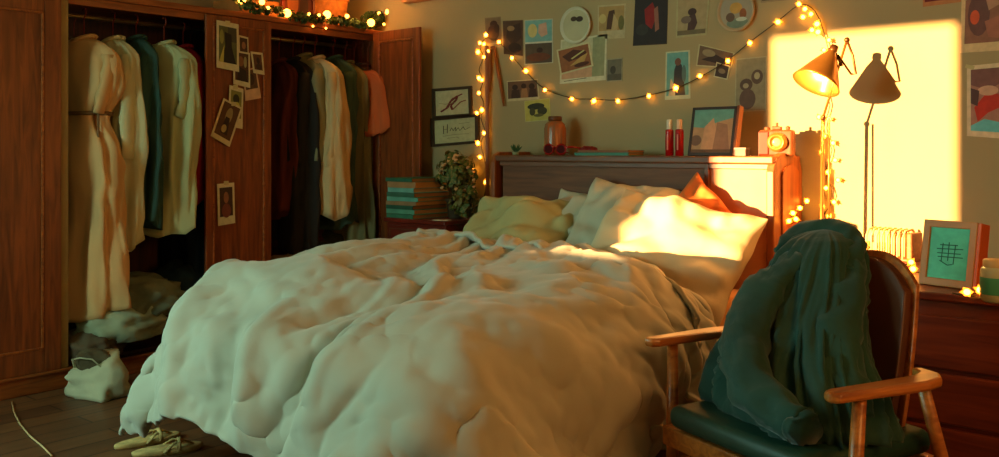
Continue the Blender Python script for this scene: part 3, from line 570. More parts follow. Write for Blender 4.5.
11,3,-6,4,-5,13,4,-12,11,3,-9,10,10,4,1,5,-10,9,5,-5,10,2,-10,10,8,-4,10,8,-6,8,10,-4,5,13,-1,6,13,1,4,13,0,4,13,0,3,12,-3,3,12,1,0,14,-1,2,14,0,2,12,-3,5,15,0,-4,12,-2,6,14,-1,-1,14,-1,0,13,0,-4,14,-2,3,15,0,-2,14,0,0,13,1,-2,13,1,-2,13,2,-2,15,0,-2,12,0,-2,13,-1,3,14,2,-1,10,7,-5,13,1,-3,13,1,-2,12,-4,2,12,2,-4,12,-3,4,12,-3,3,14,-2,3,14,1,0,13,0,1,14,2,-1,15,0,0,14,-1,-2,12,-1,-3,14,0,-3,15,0,-2,13,0,-5,12,-1,-2,12,1,-3,11,3,-9,10,4,-9,6,8,-12,11,-5,-1,6,6,-12,8,5,-9,10,3,-12,5,4,-12,10,3,-9,5,5,-13,8,4,-9,8,3,-11,9,2,-10,1,1,-14,12,2,-7,7,4,-9,10,3,-7,12,4,-7,5,6,-11,10,7,2,
6,11,10,1,-10,7,11,-8,9,-3,-8,13,1,-6,10,14,-2,4,-5,-7,11,8,-8,9,5,-7,12,5,-10,10,13,4,3,14,-5,8,15,6,-1,13,-1,4,12,-1,4,14,-2,2,11,4,-3,15,-3,4,12,3,-3,15,-3,4,12,-2,5,15,0,-2,13,-3,1,15,0,2,15,-3,0,10,4,-7,16,-3,0,13,-1,3,14,2,-2,14,0,-5,13,2,-2,13,1,3,12,-3,2,11,4,-6,15,-3,5,9,4,-7,16,0,5,14,0,-6,9,-1,1,14,-2,2,11,2,-2,14,-1,-1,12,0,1,15,-1,0,14,0,8,16,-2,0,12,6,-7,14,-2,0,13,-2,-4,13,3,-5,15,-5,3,13,1,-4,13,-2,-3,14,-2,-3,10,8,-11,14,-2,-3,3,9,-11,9,3,-7,4,3,-14,10,6,-8,2,1,-16,7,5,-13,9,4,-6,6,3,-14,8,5,-7,4,4,-14,8,0,-13,13,3,-6,6,1,-11,5,2,-12,10,5,-6,10,4,-5,7,5,-10,4,3,-10,
-11,2,8,9,-4,9,5,-8,8,9,-2,10,0,-9,9,7,-8,9,10,-6,6,-3,-6,13,5,-5,13,9,-8,8,10,-4,9,14,4,1,15,2,2,13,0,1,13,0,2,12,0,2,15,-2,2,13,3,-2,13,-2,5,13,2,-5,13,-4,3,13,2,2,15,-3,1,13,0,-2,15,-1,-2,14,-1,2,13,2,-7,13,-3,4,14,1,-1,12,3,-4,13,-1,0,14,1,-5,14,-1,3,12,0,3,11,1,-4,12,0,3,12,3,-7,15,-2,2,13,-1,0,12,-2,3,13,1,0,12,-1,-1,14,-3,5,13,2,-2,16,-2,-4,14,4,-2,14,-1,7,12,2,-5,14,-1,-2,13,-4,0,15,0,0,14,0,-2,14,-3,-3,15,0,-3,13,2,-8,7,7,-12,9,4,-7,2,7,-12,6,3,-12,4,3,-12,7,3,-13,7,5,-9,7,3,-12,9,4,-11,5,3,-9,9,3,-12,9,1,-10,6,4,-12,6,2,-10,6,1,-10,7,4,-9,8,5,-7,10,6,-7,4,3,-11,
-11,3,7,12,-4,9,11,-1,9,4,-8,11,10,-5,9,1,-9,7,4,-8,8,11,1,9,6,-9,12,3,-3,10,16,-3,1,8,-2,13,15,0,3,14,3,-1,12,4,-4,11,-3,5,14,1,1,14,0,-2,16,2,1,12,-2,3,12,0,0,14,-2,3,13,1,-1,15,-3,-2,13,2,-4,15,-2,0,12,2,-2,13,-2,1,15,0,-4,15,1,2,13,1,-6,13,-3,4,11,4,-8,11,-1,10,13,0,-7,13,-1,-2,13,0,8,11,4,-7,13,-3,0,12,-3,4,14,2,-6,15,-1,4,14,-3,-4,12,1,9,15,0,-6,14,-1,6,13,6,-6,16,-2,1,13,-1,-1,13,-4,1,13,1,-1,15,-2,1,14,-2,-2,14,1,-5,15,2,-7,5,6,-12,7,5,-13,10,5,-7,3,3,-15,-3,4,-15,12,4,-9,0,5,-13,4,0,-14,11,6,-5,14,3,-9,7,1,-14,1,2,-14,13,5,-5,5,3,-12,7,1,-11,2,1,-12,7,1,-12,11,9,-4,9,5,-9,
-3,8,8,9,-5,8,5,-8,10,9,-3,10,6,-5,10,8,-6,7,5,-6,8,7,-5,10,6,-5,11,13,-2,6,9,-1,6,15,-1,4,12,1,4,12,-1,8,14,2,-1,11,3,-5,15,-1,3,12,3,-2,15,0,2,13,-3,3,15,0,-1,13,-1,3,13,-1,0,13,1,-3,14,-1,-2,14,1,-2,16,-1,-3,13,-1,0,13,-1,-3,13,3,-5,13,-2,7,14,1,-6,12,2,-3,14,-2,1,12,-2,4,12,2,-6,12,1,1,12,0,7,13,-2,-5,12,-2,4,12,2,-1,17,-2,-2,13,-1,-1,14,0,-3,12,-3,10,14,1,2,13,3,-3,15,3,-5,14,-2,2,14,-2,2,12,0,-5,16,-2,-2,13,1,-1,13,1,-4,15,1,-6,7,4,-11,7,5,-11,5,4,-12,6,4,-11,3,3,-14,5,3,-13,4,3,-12,7,3,-11,4,3,-15,7,3,-10,9,3,-9,9,4,-9,2,1,-13,8,4,-7,2,-1,-16,6,1,-13,9,6,-6,9,7,-7,8,5,-9,
-3,6,10,7,-8,6,14,1,5,1,-6,14,4,-8,13,10,-6,8,4,-7,10,14,2,3,9,-6,9,5,-2,11,15,0,-1,9,-5,12,13,4,-1,15,2,4,12,0,2,15,2,-2,11,-1,4,15,2,-2,13,0,2,15,-1,1,11,0,0,14,-1,1,14,-2,3,14,-1,-2,15,0,-2,11,4,-10,15,-1,-2,14,-1,-2,14,-1,0,14,-1,0,13,3,-5,13,-1,5,15,-1,0,9,4,-9,13,-1,3,13,-1,4,12,1,-5,15,-2,1,11,1,1,13,-2,6,12,-1,-4,15,0,-2,12,-1,1,15,-2,2,15,-1,1,10,-1,8,15,2,-3,15,1,-2,12,1,-2,14,0,-2,14,-2,-1,13,0,0,14,0,-7,14,2,-1,13,1,-9,10,4,-8,7,5,-11,3,2,-12,5,4,-11,7,5,-12,0,1,-15,7,2,-12,1,3,-13,11,4,-10,5,2,-13,7,3,-9,5,3,-11,9,4,-10,-1,0,-14,8,0,-11,3,2,-11,7,5,-10,8,7,-8,9,8,-7,
-7,0,10,9,-7,6,12,-4,6,9,7,8,5,-10,10,9,-2,10,0,-7,12,10,-5,11,14,4,0,8,-5,11,9,-4,7,15,0,3,11,-1,7,15,3,1,13,5,-2,12,-3,3,13,-1,2,15,0,4,15,1,-6,12,6,-1,13,-5,6,14,1,-2,12,0,0,14,-3,0,14,0,-8,15,1,-3,15,1,0,12,1,-5,13,-1,-2,14,-1,1,14,-1,0,14,1,-2,11,2,-1,15,-1,0,11,4,-9,14,-2,0,13,1,4,13,0,-2,14,-2,1,13,-2,3,11,-2,4,13,-1,0,13,1,-2,13,-4,9,16,1,-1,13,3,-2,15,-1,3,13,2,-5,10,0,1,14,0,-4,14,-1,-1,14,-1,-3,15,1,-7,13,2,-1,12,1,-9,11,3,-7,7,3,-11,3,4,-11,5,3,-11,7,5,-10,3,2,-15,4,1,-13,2,3,-13,4,3,-14,8,4,-9,8,2,-11,4,3,-11,2,2,-12,8,2,-10,2,0,-14,3,0,-10,12,8,-5,2,3,-13,7,8,-9,
-7,1,10,11,-4,5,8,-9,10,9,6,5,10,-1,8,6,-4,9,10,-2,10,7,-3,10,9,1,8,10,-5,5,14,-1,2,10,-2,11,15,3,1,11,0,5,14,1,1,14,1,1,13,0,-1,15,0,-1,14,0,3,13,2,0,14,2,-4,12,-2,5,15,1,-3,12,0,-1,14,-4,-4,15,0,-3,13,2,-6,14,2,-1,14,-2,0,12,1,-4,15,-2,3,13,1,-3,12,1,-3,13,0,-5,14,-1,5,14,-1,-4,12,4,-6,12,0,5,14,-1,2,15,-1,-2,14,-4,-1,9,-1,11,13,1,0,14,1,1,14,-2,4,16,0,2,13,2,-1,13,2,-3,15,-4,3,10,3,-8,14,1,-4,16,-3,0,10,2,-9,13,1,-6,14,2,-2,8,2,-11,11,3,-8,8,3,-11,1,4,-12,2,4,-12,4,2,-12,4,2,-14,2,2,-15,4,4,-10,6,1,-13,3,2,-13,9,4,-8,5,4,-10,1,0,-13,0,-2,-13,5,1,-13,8,6,-9,9,7,-5,1,5,-13,
-6,3,10,11,-1,4,8,-4,10,12,0,4,10,1,8,5,-5,8,4,-3,10,10,-2,12,14,3,5,10,-4,7,13,-3,7,14,5,-1,10,-1,11,16,1,0,12,1,3,14,2,-1,15,-2,0,13,0,2,13,1,2,15,1,-2,12,0,2,16,0,-3,13,2,-4,13,-2,3,12,3,-8,16,-2,-3,13,0,-5,13,0,0,13,0,0,13,-1,-3,16,0,-1,13,2,-4,13,-1,-2,13,-1,-1,13,3,-9,15,-2,4,13,-2,5,10,6,-9,15,-3,-2,15,-4,3,12,2,3,10,-2,9,14,0,7,15,-1,1,14,-1,2,12,5,-5,16,-2,5,14,1,-3,14,-1,-2,14,-2,1,15,0,-6,10,5,-9,14,-3,-1,9,4,-10,12,1,-4,13,2,-5,4,1,-13,5,4,-12,12,3,-9,0,3,-13,8,1,-12,-6,4,-13,1,2,-14,1,2,-16,9,2,-10,7,5,-10,1,1,-12,9,5,-12,-1,-2,-11,-1,-1,-10,5,2,-13,6,1,-13,6,6,-6,5,-1,-13,
-4,11,7,11,-6,6,13,1,1,9,-1,9,6,-3,8,6,-2,11,12,3,5,6,-3,13,11,-1,8,13,-2,5,12,0,5,13,-2,8,16,2,0,12,2,4,14,1,2,13,1,1,13,-1,0,14,-1,1,14,3,1,14,1,0,14,0,-2,13,1,1,14,-1,-2,14,-2,0,15,-3,-4,14,3,-3,12,1,-7,14,1,-4,10,1,-2,14,-2,2,14,1,-3,14,0,-3,14,-1,-3,17,-1,0,13,-1,-2,12,3,-6,13,0,0,14,0,4,13,1,-6,13,-2,-1,13,0,4,12,-1,3,14,0,2,12,0,9,14,-1,4,14,1,3,15,1,-3,14,1,-1,14,-2,-2,15,0,-3,13,-1,-3,13,2,-4,15,0,-1,8,2,-10,11,3,-9,11,2,-8,7,1,-11,5,2,-12,4,5,-11,9,3,-12,1,1,-11,2,1,-14,-2,2,-11,3,2,-15,2,4,-11,-1,0,-15,6,4,-12,4,3,-10,2,0,-11,7,3,-12,-3,-3,-13,7,3,-10,7,3,-10,4,1,-11,
-1,8,11,13,-1,-2,14,-1,0,2,-3,16,13,2,-1,6,-5,12,4,-1,15,13,4,5,9,-5,12,14,0,2,14,0,2,12,-1,8,13,1,1,12,0,9,16,4,-5,12,1,9,15,-3,1,15,1,-5,13,2,-1,12,0,7,15,1,-7,13,0,3,14,4,-6,15,-5,1,15,-4,1,11,5,-11,16,-1,2,10,3,-7,16,-5,4,9,4,-8,15,1,-3,14,-3,5,15,-1,-6,12,-3,2,15,3,-5,15,0,-5,12,2,-4,14,1,-3,10,0,0,15,-1,1,12,-2,6,14,1,-1,12,-4,10,16,3,-2,13,1,5,15,0,-3,14,1,9,15,-1,0,13,0,-3,15,0,-5,13,-1,-2,15,-2,0,9,4,-11,16,0,-1,11,1,-9,4,7,-15,12,-1,-9,-2,3,-11,6,3,-13,1,2,-13,6,2,-11,7,3,-11,-2,1,-14,-6,2,-12,9,3,-12,6,1,-14,-8,0,-12,7,5,-13,2,-1,-11,0,0,-13,10,2,-11,-2,2,-11,11,3,-10,3,1,-12,
5,12,1,12,-1,1,6,-3,6,9,0,-1,9,-2,10,9,0,8,6,0,13,10,0,9,9,1,12,14,-4,2,13,-2,5,14,1,3,11,1,9,14,1,-1,12,2,5,15,0,0,14,1,0,12,0,1,13,3,1,14,0,-1,14,0,-1,14,-1,0,14,-1,3,15,1,-6,15,-2,-3,14,-2,-3,14,2,-2,12,1,-5,12,1,-4,15,-1,0,13,0,-1,13,-1,1,15,-2,-3,15,0,-2,13,0,-1,12,2,-5,14,-1,-2,13,3,-4,13,-1,2,12,3,-5,11,-4,1,14,0,3,14,-2,3,13,2,5,14,1,6,13,-2,1,15,2,1,16,0,-2,13,1,0,15,-1,-2,15,-1,-2,14,0,-2,14,-1,-3,13,1,-6,12,2,-10,10,0,-12,7,4,-12,3,3,-13,-2,4,-12,1,3,-12,5,3,-12,2,1,-14,2,2,-12,-1,1,-12,-3,1,-13,6,2,-11,2,2,-12,-7,-1,-13,8,2,-13,5,4,-12,5,0,-12,10,3,-8,0,1,-13,8,3,-10,
7,13,-5,2,-1,10,13,-1,3,12,-4,-5,3,-1,14,10,-1,8,9,-1,8,5,2,13,14,-2,4,11,0,8,11,-1,8,14,0,3,14,0,1,11,3,6,16,0,-3,13,-1,9,13,2,4,12,0,-5,13,2,-1,13,2,3,14,0,1,13,0,-3,14,-1,-2,15,0,4,14,-1,-8,14,-2,1,13,-1,-5,15,2,-2,14,-1,-2,12,3,-7,15,-2,3,13,-1,-2,13,-3,6,16,1,-4,14,-1,-1,14,1,-3,11,0,-4,13,3,-4,13,1,-4,13,-1,3,14,-2,-1,12,3,-6,12,-3,6,12,0,5,16,2,-2,13,1,6,14,0,1,13,1,-3,15,0,1,16,1,1,15,-2,-2,15,-1,-4,13,0,-2,14,-1,-6,15,1,-3,11,2,-13,5,3,-15,8,1,-12,-1,3,-15,-8,7,-9,8,2,-14,0,1,-12,0,2,-14,3,1,-14,-7,2,-11,-3,-1,-15,10,2,-11,2,1,-12,-4,2,-10,10,3,-12,1,1,-13,4,1,-12,12,5,-7,-5,-4,-10,
2,8,-4,6,4,12,9,-4,-6,9,-2,10,6,-3,10,9,-1,8,8,0,8,9,0,10,13,3,6,10,-3,7,11,0,6,15,1,1,9,1,11,16,1,0,11,2,4,15,-1,3,12,0,-1,12,2,1,13,3,3,14,0,-3,14,1,0,13,-1,-1,14,-1,-1,14,1,0,14,0,-1,14,-3,-3,15,-1,2,13,1,-6,12,0,-5,13,-1,-1,15,0,1,13,1,-3,14,-1,3,15,-1,2,15,-2,-3,15,0,-2,11,1,-5,14,-1,1,11,4,-7,14,0,-3,14,-1,0,14,2,1,11,-1,3,15,-2,1,11,1,6,15,1,-3,13,0,-1,13,1,-3,14,2,2,16,1,1,15,-2,-1,15,-1,-3,15,-1,-1,14,1,-3,14,1,-7,12,0,-10,10,3,-11,3,1,-15,-1,4,-13,2,4,-14,0,2,-12,2,2,-14,-2,2,-12,-3,4,-14,-4,0,-12,1,0,-13,-3,-2,-14,8,5,-10,-3,0,-13,5,1,-12,6,3,-11,3,1,-12,6,1,-10,7,3,-11,
-3,12,-2,10,2,6,10,-1,4,9,-4,7,7,-3,10,6,-2,11,7,1,10,10,1,7,10,-1,10,14,3,2,14,-2,1,8,1,11,13,2,1,14,0,1,12,3,4,13,0,7,14,-1,-1,13,1,-4,13,0,-1,12,4,5,15,0,-3,14,0,1,14,0,0,13,-1,-2,13,0,-1,13,-2,-3,15,-3,-2,14,2,2,12,1,-7,14,-1,-2,13,0,2,13,1,3,14,1,-1,15,-3,0,16,0,1,15,-2,-1,15,-1,-2,12,2,-5,14,-1,1,10,4,-8,13,-1,-2,15,0,-4,13,0,3,13,0,4,12,0,0,13,1,1,14,0,-3,12,2,6,15,1,-9,16,0,2,14,0,1,15,-1,0,15,-1,-3,14,1,-4,17,1,-4,13,0,-7,8,3,-12,4,2,-14,-1,3,-14,-1,2,-14,4,1,-13,3,3,-11,0,2,-16,-2,-1,-15,-4,4,-13,-8,1,-10,-4,-1,-12,1,0,-14,8,3,-11,0,1,-14,6,1,-9,7,3,-10,4,2,-12,-1,0,-13,
1,11,-4,9,1,10,11,0,5,8,-3,10,2,-3,13,10,-2,7,6,0,12,11,1,5,12,0,5,14,3,1,13,-2,2,12,0,7,9,3,10,14,1,-1,14,1,-4,13,2,10,9,1,-2,16,-1,-2,13,3,4,13,-2,-7,15,0,2,13,4,3,12,-2,0,14,0,-6,13,1,6,12,-2,-6,15,-3,0,14,0,3,13,1,-7,14,1,0,15,-1,-4,13,0,4,11,1,7,16,-2,-2,16,0,-2,15,-1,3,14,-2,-2,14,0,-4,11,1,-4,15,1,-3,13,1,-3,13,-1,-1,12,1,-7,12,1,6,15,0,0,14,1,-1,13,1,-3,14,1,2,14,2,4,14,0,-5,12,-1,0,15,0,-1,15,-1,-3,14,0,-5,17,3,0,13,-1,-9,8,3,-11,3,0,-13,3,3,-13,6,0,-11,-1,2,-15,2,2,-15,-5,3,-11,2,0,-15,-9,3,-12,1,0,-15,-7,2,-12,-4,-1,-12,9,2,-11,-1,0,-14,7,1,-9,3,5,-12,6,2,-10,-4,0,-10,
-1,15,2,11,-4,8,8,-1,9,9,-1,8,9,-2,8,3,0,14,8,-1,9,10,-2,6,10,4,4,16,1,2,11,-1,4,13,-1,1,12,2,5,11,2,7,15,0,1,12,5,0,13,1,6,12,-2,-8,14,1,-1,14,1,1,12,-1,-1,14,1,-1,13,-2,-2,14,2,1,14,1,-1,14,-1,1,13,-2,-3,14,-2,0,14,2,3,12,0,-5,13,-1,5,14,0,-4,13,1,2,13,1,6,14,-1,-3,16,-2,1,15,-1,-1,14,-1,-1,14,-2,-1,12,4,-4,14,0,-5,13,0,-3,13,1,-4,13,0,-5,12,2,6,15,1,1,14,0,0,13,2,-2,13,0,-1,13,1,1,16,-1,1,12,-1,-5,14,1,-4,16,-1,-4,12,1,-6,14,0,-6,9,2,-9,7,2,-11,5,2,-12,3,0,-13,7,0,-12,0,3,-12,-4,3,-16,-6,0,-14,1,0,-13,-6,4,-12,-5,2,-13,-3,-1,-13,-1,1,-12,9,2,-10,-3,1,-13,-3,-3,-12,6,6,-7,6,5,-7,
5,9,-2,5,-1,11,8,-2,9,10,-2,7,10,1,11,-3,-2,14,14,1,3,11,-1,8,13,-1,10,10,4,-7,10,1,12,13,-1,0,14,0,-4,12,1,7,12,4,5,14,2,1,11,0,-2,15,-1,0,11,3,-4,14,-1,2,14,0,1,13,0,-4,14,0,-2,14,-2,0,15,-2,-4,12,4,5,13,-1,1,13,-2,-4,13,-1,-3,16,0,0,14,1,2,12,2,8,12,-1,-6,12,3,5,15,-2,1,15,-1,-2,15,-2,1,14,-1,4,15,0,-3,13,0,-4,12,2,-3,14,0,-6,12,1,-2,15,2,-5,13,-1,1,12,3,6,15,-1,-1,13,2,-5,13,1,1,15,-2,1,13,0,-7,13,1,7,13,-1,-10,14,1,-3,16,0,-6,9,-1,-10,11,1,-7,11,4,-8,5,1,-12,3,0,-13,4,1,-12,0,0,-16,2,1,-11,-1,2,-14,-8,3,-13,1,0,-12,-2,0,-17,-11,5,-8,-2,-2,-13,-3,3,-12,4,1,-11,-6,2,-13,6,0,-13,11,8,5,
-2,10,3,7,-1,8,7,-1,9,13,-1,8,-2,0,12,10,-1,10,10,-2,10,12,2,7,13,1,3,13,0,5,12,1,-6,10,0,11,11,2,-2,13,2,0,13,1,-1,12,3,8,13,0,1,13,1,-2,14,1,4,11,0,-8,13,0,1,14,1,0,13,0,-2,14,-2,-2,15,-1,-4,14,-1,0,13,1,2,14,-1,0,12,0,-1,16,0,1,13,2,0,14,-1,1,13,2,4,13,-1,-6,13,-1,4,13,0,0,15,-1,2,14,-2,3,14,0,0,14,1,-3,14,1,-1,13,2,-5,11,1,-4,15,1,2,14,-2,-3,13,3,-5,13,1,8,12,0,-5,14,1,-3,14,-1,1,14,0,-3,13,0,-4,14,-1,-2,12,0,-5,13,2,-7,13,0,-7,11,0,-7,10,2,-9,5,3,-13,12,-2,-7,2,0,-14,0,-1,-16,-2,3,-13,-4,3,-12,-5,1,-14,-1,2,-13,-3,0,-15,1,1,-13,-5,1,-11,-5,5,-10,3,0,-12,-3,0,-12,-2,2,-13,8,1,-9,
-3,10,3,11,-1,6,10,-1,7,5,1,10,11,-3,6,4,1,15,11,-1,10,11,1,7,9,0,9,14,3,-1,14,-1,3,11,4,-3,8,-1,-1,13,4,6,16,-1,5,11,5,-6,13,-1,9,12,1,-10,10,3,6,14,-3,-4,16,1,-4,10,1,5,13,1,-1,14,-1,-3,14,0,-6,15,-1,2,15,-3,-3,13,1,4,15,-3,3,11,3,-8,14,1,7,13,0,-2,15,2,5,14,-1,-2,10,-1,-1,16,-1,2,12,0,0,16,-1,4,11,-1,0,16,1,1,13,1,-3,14,-1,-5,12,2,-3,14,-1,-8,14,2,6,15,0,1,13,2,-6,12,1,9,13,0,-7,13,0,-5,13,0,1,14,-2,-2,12,0,-5,13,0,-5,16,1,-4,8,2,-13,12,-1,-5,12,3,-5,12,0,-11,4,3,-15,5,-1,-9,1,-1,-15,0,0,-16,-7,5,-10,-5,1,-14,-5,-1,-13,2,1,-16,-5,4,-12,5,0,-12,3,-2,-16,-10,6,-8,5,-3,-14,-4,3,-9,-2,4,-10,
2,11,-5,8,-1,11,7,-2,9,8,1,9,11,3,6,4,-2,13,10,-2,10,12,0,7,11,2,4,13,2,7,11,0,-1,13,4,-5,10,-2,8,13,4,-4,11,2,11,14,3,-2,13,0,2,14,0,-3,15,2,-6,7,0,9,13,1,-11,14,0,2,13,-1,-4,14,0,1,11,0,-3,16,-1,-1,14,-1,-1,15,-1,1,15,-1,1,14,-1,5,12,1,-8,13,2,4,15,-1,1,13,2,-2,12,-2,-3,13,-2,4,15,1,0,15,-1,3,15,-1,-2,12,2,7,13,1,3,15,0,-2,14,-1,-3,11,3,-9,15,0,-2,12,1,7,13,3,-4,15,-1,2,13,-1,2,13,-1,-6,12,1,-6,13,0,2,11,-3,-7,11,2,-7,14,-1,-7,11,4,-8,14,0,-4,9,1,-9,12,-1,-10,6,5,-12,9,-2,-11,1,1,-14,-4,1,-14,3,1,-15,-8,1,-13,-5,-1,-12,-2,3,-13,-1,1,-14,2,2,-13,3,0,-12,-4,1,-12,-4,2,-11,2,1,-12,4,-4,-12,
-1,15,3,6,-5,9,10,0,10,2,-3,13,11,6,4,10,-1,10,11,-2,8,6,-1,13,14,4,-1,10,-1,6,16,2,1,12,2,2,9,1,3,13,1,1,14,3,-4,13,2,3,13,2,3,13,-1,0,12,4,-6,13,-1,8,15,-1,-2,9,2,-11,14,0,2,15,-3,-3,12,0,0,13,0,0,13,2,-5,15,-2,0,14,-1,6,15,-1,-1,14,-1,3,13,1,-8,14,-1,-3,14,3,4,13,-1,0,13,-2,-2,14,2,5,14,-2,-2,13,-3,7,14,3,-1,14,2,5,12,-1,-3,14,1,-2,14,1,0,14,1,-2,14,2,-2,13,-1,6,13,3,-5,14,-2,0,13,0,1,11,-1,-5,13,2,-7,13,-3,-2,12,0,-8,12,0,-6,13,0,-5,10,4,-10,14,0,-4,7,1,-13,12,-1,-9,-2,0,-16,4,4,-12,2,1,-16,-6,0,-14,-3,1,-13,-2,2,-13,6,-1,-12,-2,-1,-15,-3,4,-12,-2,2,-13,-2,-1,-11,-1,2,-11,-2,1,-12,2,0,-14,
-4,10,0,1,-3,14,9,-2,12,9,1,8,7,0,14,15,2,2,8,-1,7,10,2,12,14,0,-1,11,1,5,16,0,1,9,1,8,11,5,-8,15,-2,3,12,2,9,13,3,-5,13,3,-1,12,0,3,13,1,1,15,-2,-1,13,3,-6,14,0,1,10,-1,-11,14,-1,0,14,-2,-7,11,4,10,17,0,-1,12,2,-5,13,-4,7,13,0,-4,16,0,2,14,-2,-2,15,0,-1,11,1,-9,13,0,7,13,-1,-2,13,-2,7,15,2,5,14,-2,-1,14,1,-4,15,1,6,12,1,-2,13,-1,-3,14,4,-3,14,0,7,14,1,-2,14,0,1,13,-1,5,13,2,-7,14,0,-1,13,-1,-4,12,-1,-7,12,1,-5,13,0,-3,10,1,-8,10,0,-11,15,1,-3,13,0,-5,6,-1,-13,10,2,-9,-2,1,-15,8,-2,-11,-4,3,-15,-3,4,-16,1,1,-14,1,-1,-15,3,1,-10,-2,0,-15,-5,2,-11,4,2,-15,-9,-1,-9,-10,-1,-9,3,2,-14,1,1,-13,
7,9,0,-2,1,12,5,0,11,9,-1,12,9,-4,7,11,4,11,12,2,2,11,-1,11,8,-1,10,14,2,0,12,2,1,14,0,5,14,1,0,10,3,-2,13,3,4,13,0,6,12,5,-7,14,0,-3,14,-1,0,13,0,6,12,3,-5,12,0,-6,13,0,-2,14,-1,-6,16,0,-5,14,0,3,10,2,9,13,2,-5,14,-3,1,15,-2,3,13,-1,-7,14,0,-2,13,-1,1,16,-1,-3,12,0,-5,12,0,7,13,-2,3,16,0,1,12,1,1,14,0,3,15,2,2,13,0,2,13,1,-4,14,-2,6,15,4,-2,13,1,2,13,1,-1,14,0,-2,14,0,2,11,1,-8,13,-1,-4,13,0,-6,13,-1,-5,12,0,-7,12,1,-5,13,0,-5,11,2,-6,11,-1,-8,10,0,-9,6,1,-13,7,-1,-12,1,2,-14,2,1,-14,-2,5,-12,0,0,-16,1,-1,-15,4,-1,-16,-7,3,-10,-4,0,-12,-6,0,-13,-4,1,-10,-5,0,-11,-6,0,-12,0,3,-14,
-10,8,3,11,5,9,-1,-2,14,11,-3,11,14,1,6,0,2,14,13,1,9,14,1,2,13,0,4,9,0,11,15,1,-4,11,0,10,16,2,-1,9,4,-6,15,5,2,14,0,5,10,3,-2,14,1,-3,13,-1,-1,14,1,-2,12,0,1,16,1,0,10,-1,-11,15,2,2,12,0,-9,16,0,-3,15,-1,5,9,2,10,15,-1,-6,15,-3,-3,14,-1,6,14,-1,-5,10,-1,-1,17,0,-2,12,0,0,14,-1,-3,14,-3,2,11,3,9,13,1,-5,14,0,4,14,1,3,13,0,4,15,1,0,14,1,-2,13,2,3,14,-1,0,14,3,-1,12,1,-5,15,-1,-3,13,3,1,11,-2,-12,14,0,1,12,-1,-5,14,-1,-2,9,3,-10,13,1,-7,15,-3,-2,7,1,-13,10,0,-8,7,-1,-13,11,1,-10,-2,1,-15,2,1,-13,-5,5,-15,7,-3,-14,-1,-1,-13,3,1,-13,-5,0,-15,-1,5,-15,-13,-3,-7,-5,2,-13,-4,1,-12,-10,-2,-10,2,6,-14,
0,14,-1,5,1,13,9,0,11,10,-1,9,8,2,8,7,1,11,9,0,9,12,1,7,12,-1,6,13,0,4,13,0,7,14,2,-2,13,1,3,11,3,2,12,3,0,13,2,5,12,4,-4,15,0,-4,14,1,-1,13,0,-5,13,1,-1,12,-2,-2,14,2,-3,13,0,-6,13,0,-1,14,-3,4,15,2,-4,12,3,0,14,-3,4,14,-6,2,13,3,-2,12,1,-7,14,-1,-1,14,-1,-4,13,1,4,14,-1,2,15,-1,1,15,0,-1,10,-2,10,14,3,-2,13,1,1,13,0,3,14,2,2,15,1,0,13,1,1,14,2,4,12,1,-9,15,2,-1,13,0,-4,14,0,-4,12,-1,-4,12,1,-8,14,-2,1,13,-1,-2,11,3,-8,11,0,-8,14,0,-5,14,-2,-6,5,2,-13,8,-2,-13,4,0,-13,10,0,-10,-4,1,-14,3,-1,-14,0,4,-14,-3,0,-12,0,-1,-15,-4,3,-12,-4,1,-15,-3,1,-14,-11,0,-8,-6,0,-11,-6,0,-12,-10,-1,-9,
2,13,-3,6,0,14,3,-1,14,14,0,3,11,1,9,4,3,12,12,-1,9,9,1,12,10,0,9,13,-1,1,13,2,9,14,0,-2,13,4,-3,13,0,10,10,5,-6,14,1,3,13,1,5,15,3,-9,12,1,1,12,-1,-5,15,-3,2,12,3,-8,16,-1,2,11,2,-8,12,1,-4,14,-2,1,12,0,3,15,-2,4,15,0,-6,15,-2,-2,12,2,6,13,0,-5,12,0,-9,14,0,2,15,0,-3,12,0,9,15,0,-3,14,-2,5,11,1,3,15,-1,4,12,3,0,12,-1,7,14,2,-4,15,1,2,14,0,-1,13,0,-5,14,6,4,15,-2,-4,11,2,-5,12,-1,-7,15,0,-1,15,-1,-1,12,1,-4,9,0,-9,12,1,-4,10,1,-12,16,-2,-3,9,-2,-9,15,2,-7,2,0,-14,8,-1,-12,1,-1,-14,3,2,-10,1,-1,-14,0,1,-13,2,4,-14,-12,-5,-10,-3,-4,-14,1,10,-14,-4,3,-14,-9,-4,-9,-9,1,-12,-1,4,-11,-10,0,-11,
-3,12,8,12,0,3,7,-2,15,6,1,7,14,2,2,5,2,13,10,0,10,9,0,11,13,2,7,10,0,6,14,-3,4,12,3,4,12,3,1,13,2,2,12,2,7,13,2,-5,14,3,-2,12,1,1,13,1,-2,13,0,-4,15,0,-2,14,-2,1,10,2,-10,15,0,0,12,1,-3,14,-1,-2,14,-2,-2,14,1,3,13,-1,1,14,-1,-3,13,1,-3,12,1,4,14,-2,0,13,1,-6,13,-2,-1,12,4,7,15,-2,0,14,-1,2,14,-2,4,13,1,2,13,0,2,14,2,1,13,2,4,14,2,-4,13,0,-2,15,0,-1,12,1,-7,14,2,-1,11,2,-3,14,0,-4,15,-1,2,13,0,-3,13,0,-3,13,0,-6,10,0,-9,12,-2,-9,14,1,-5,11,-1,-7,12,2,-8,8,0,-13,0,-3,-15,4,0,-12,2,1,-12,2,0,-13,-2,1,-12,-3,-1,-15,-3,1,-11,2,-1,-13,-14,0,-7,-9,1,-13,-7,3,-13,-4,1,-12,3,5,-15,-5,1,-9,
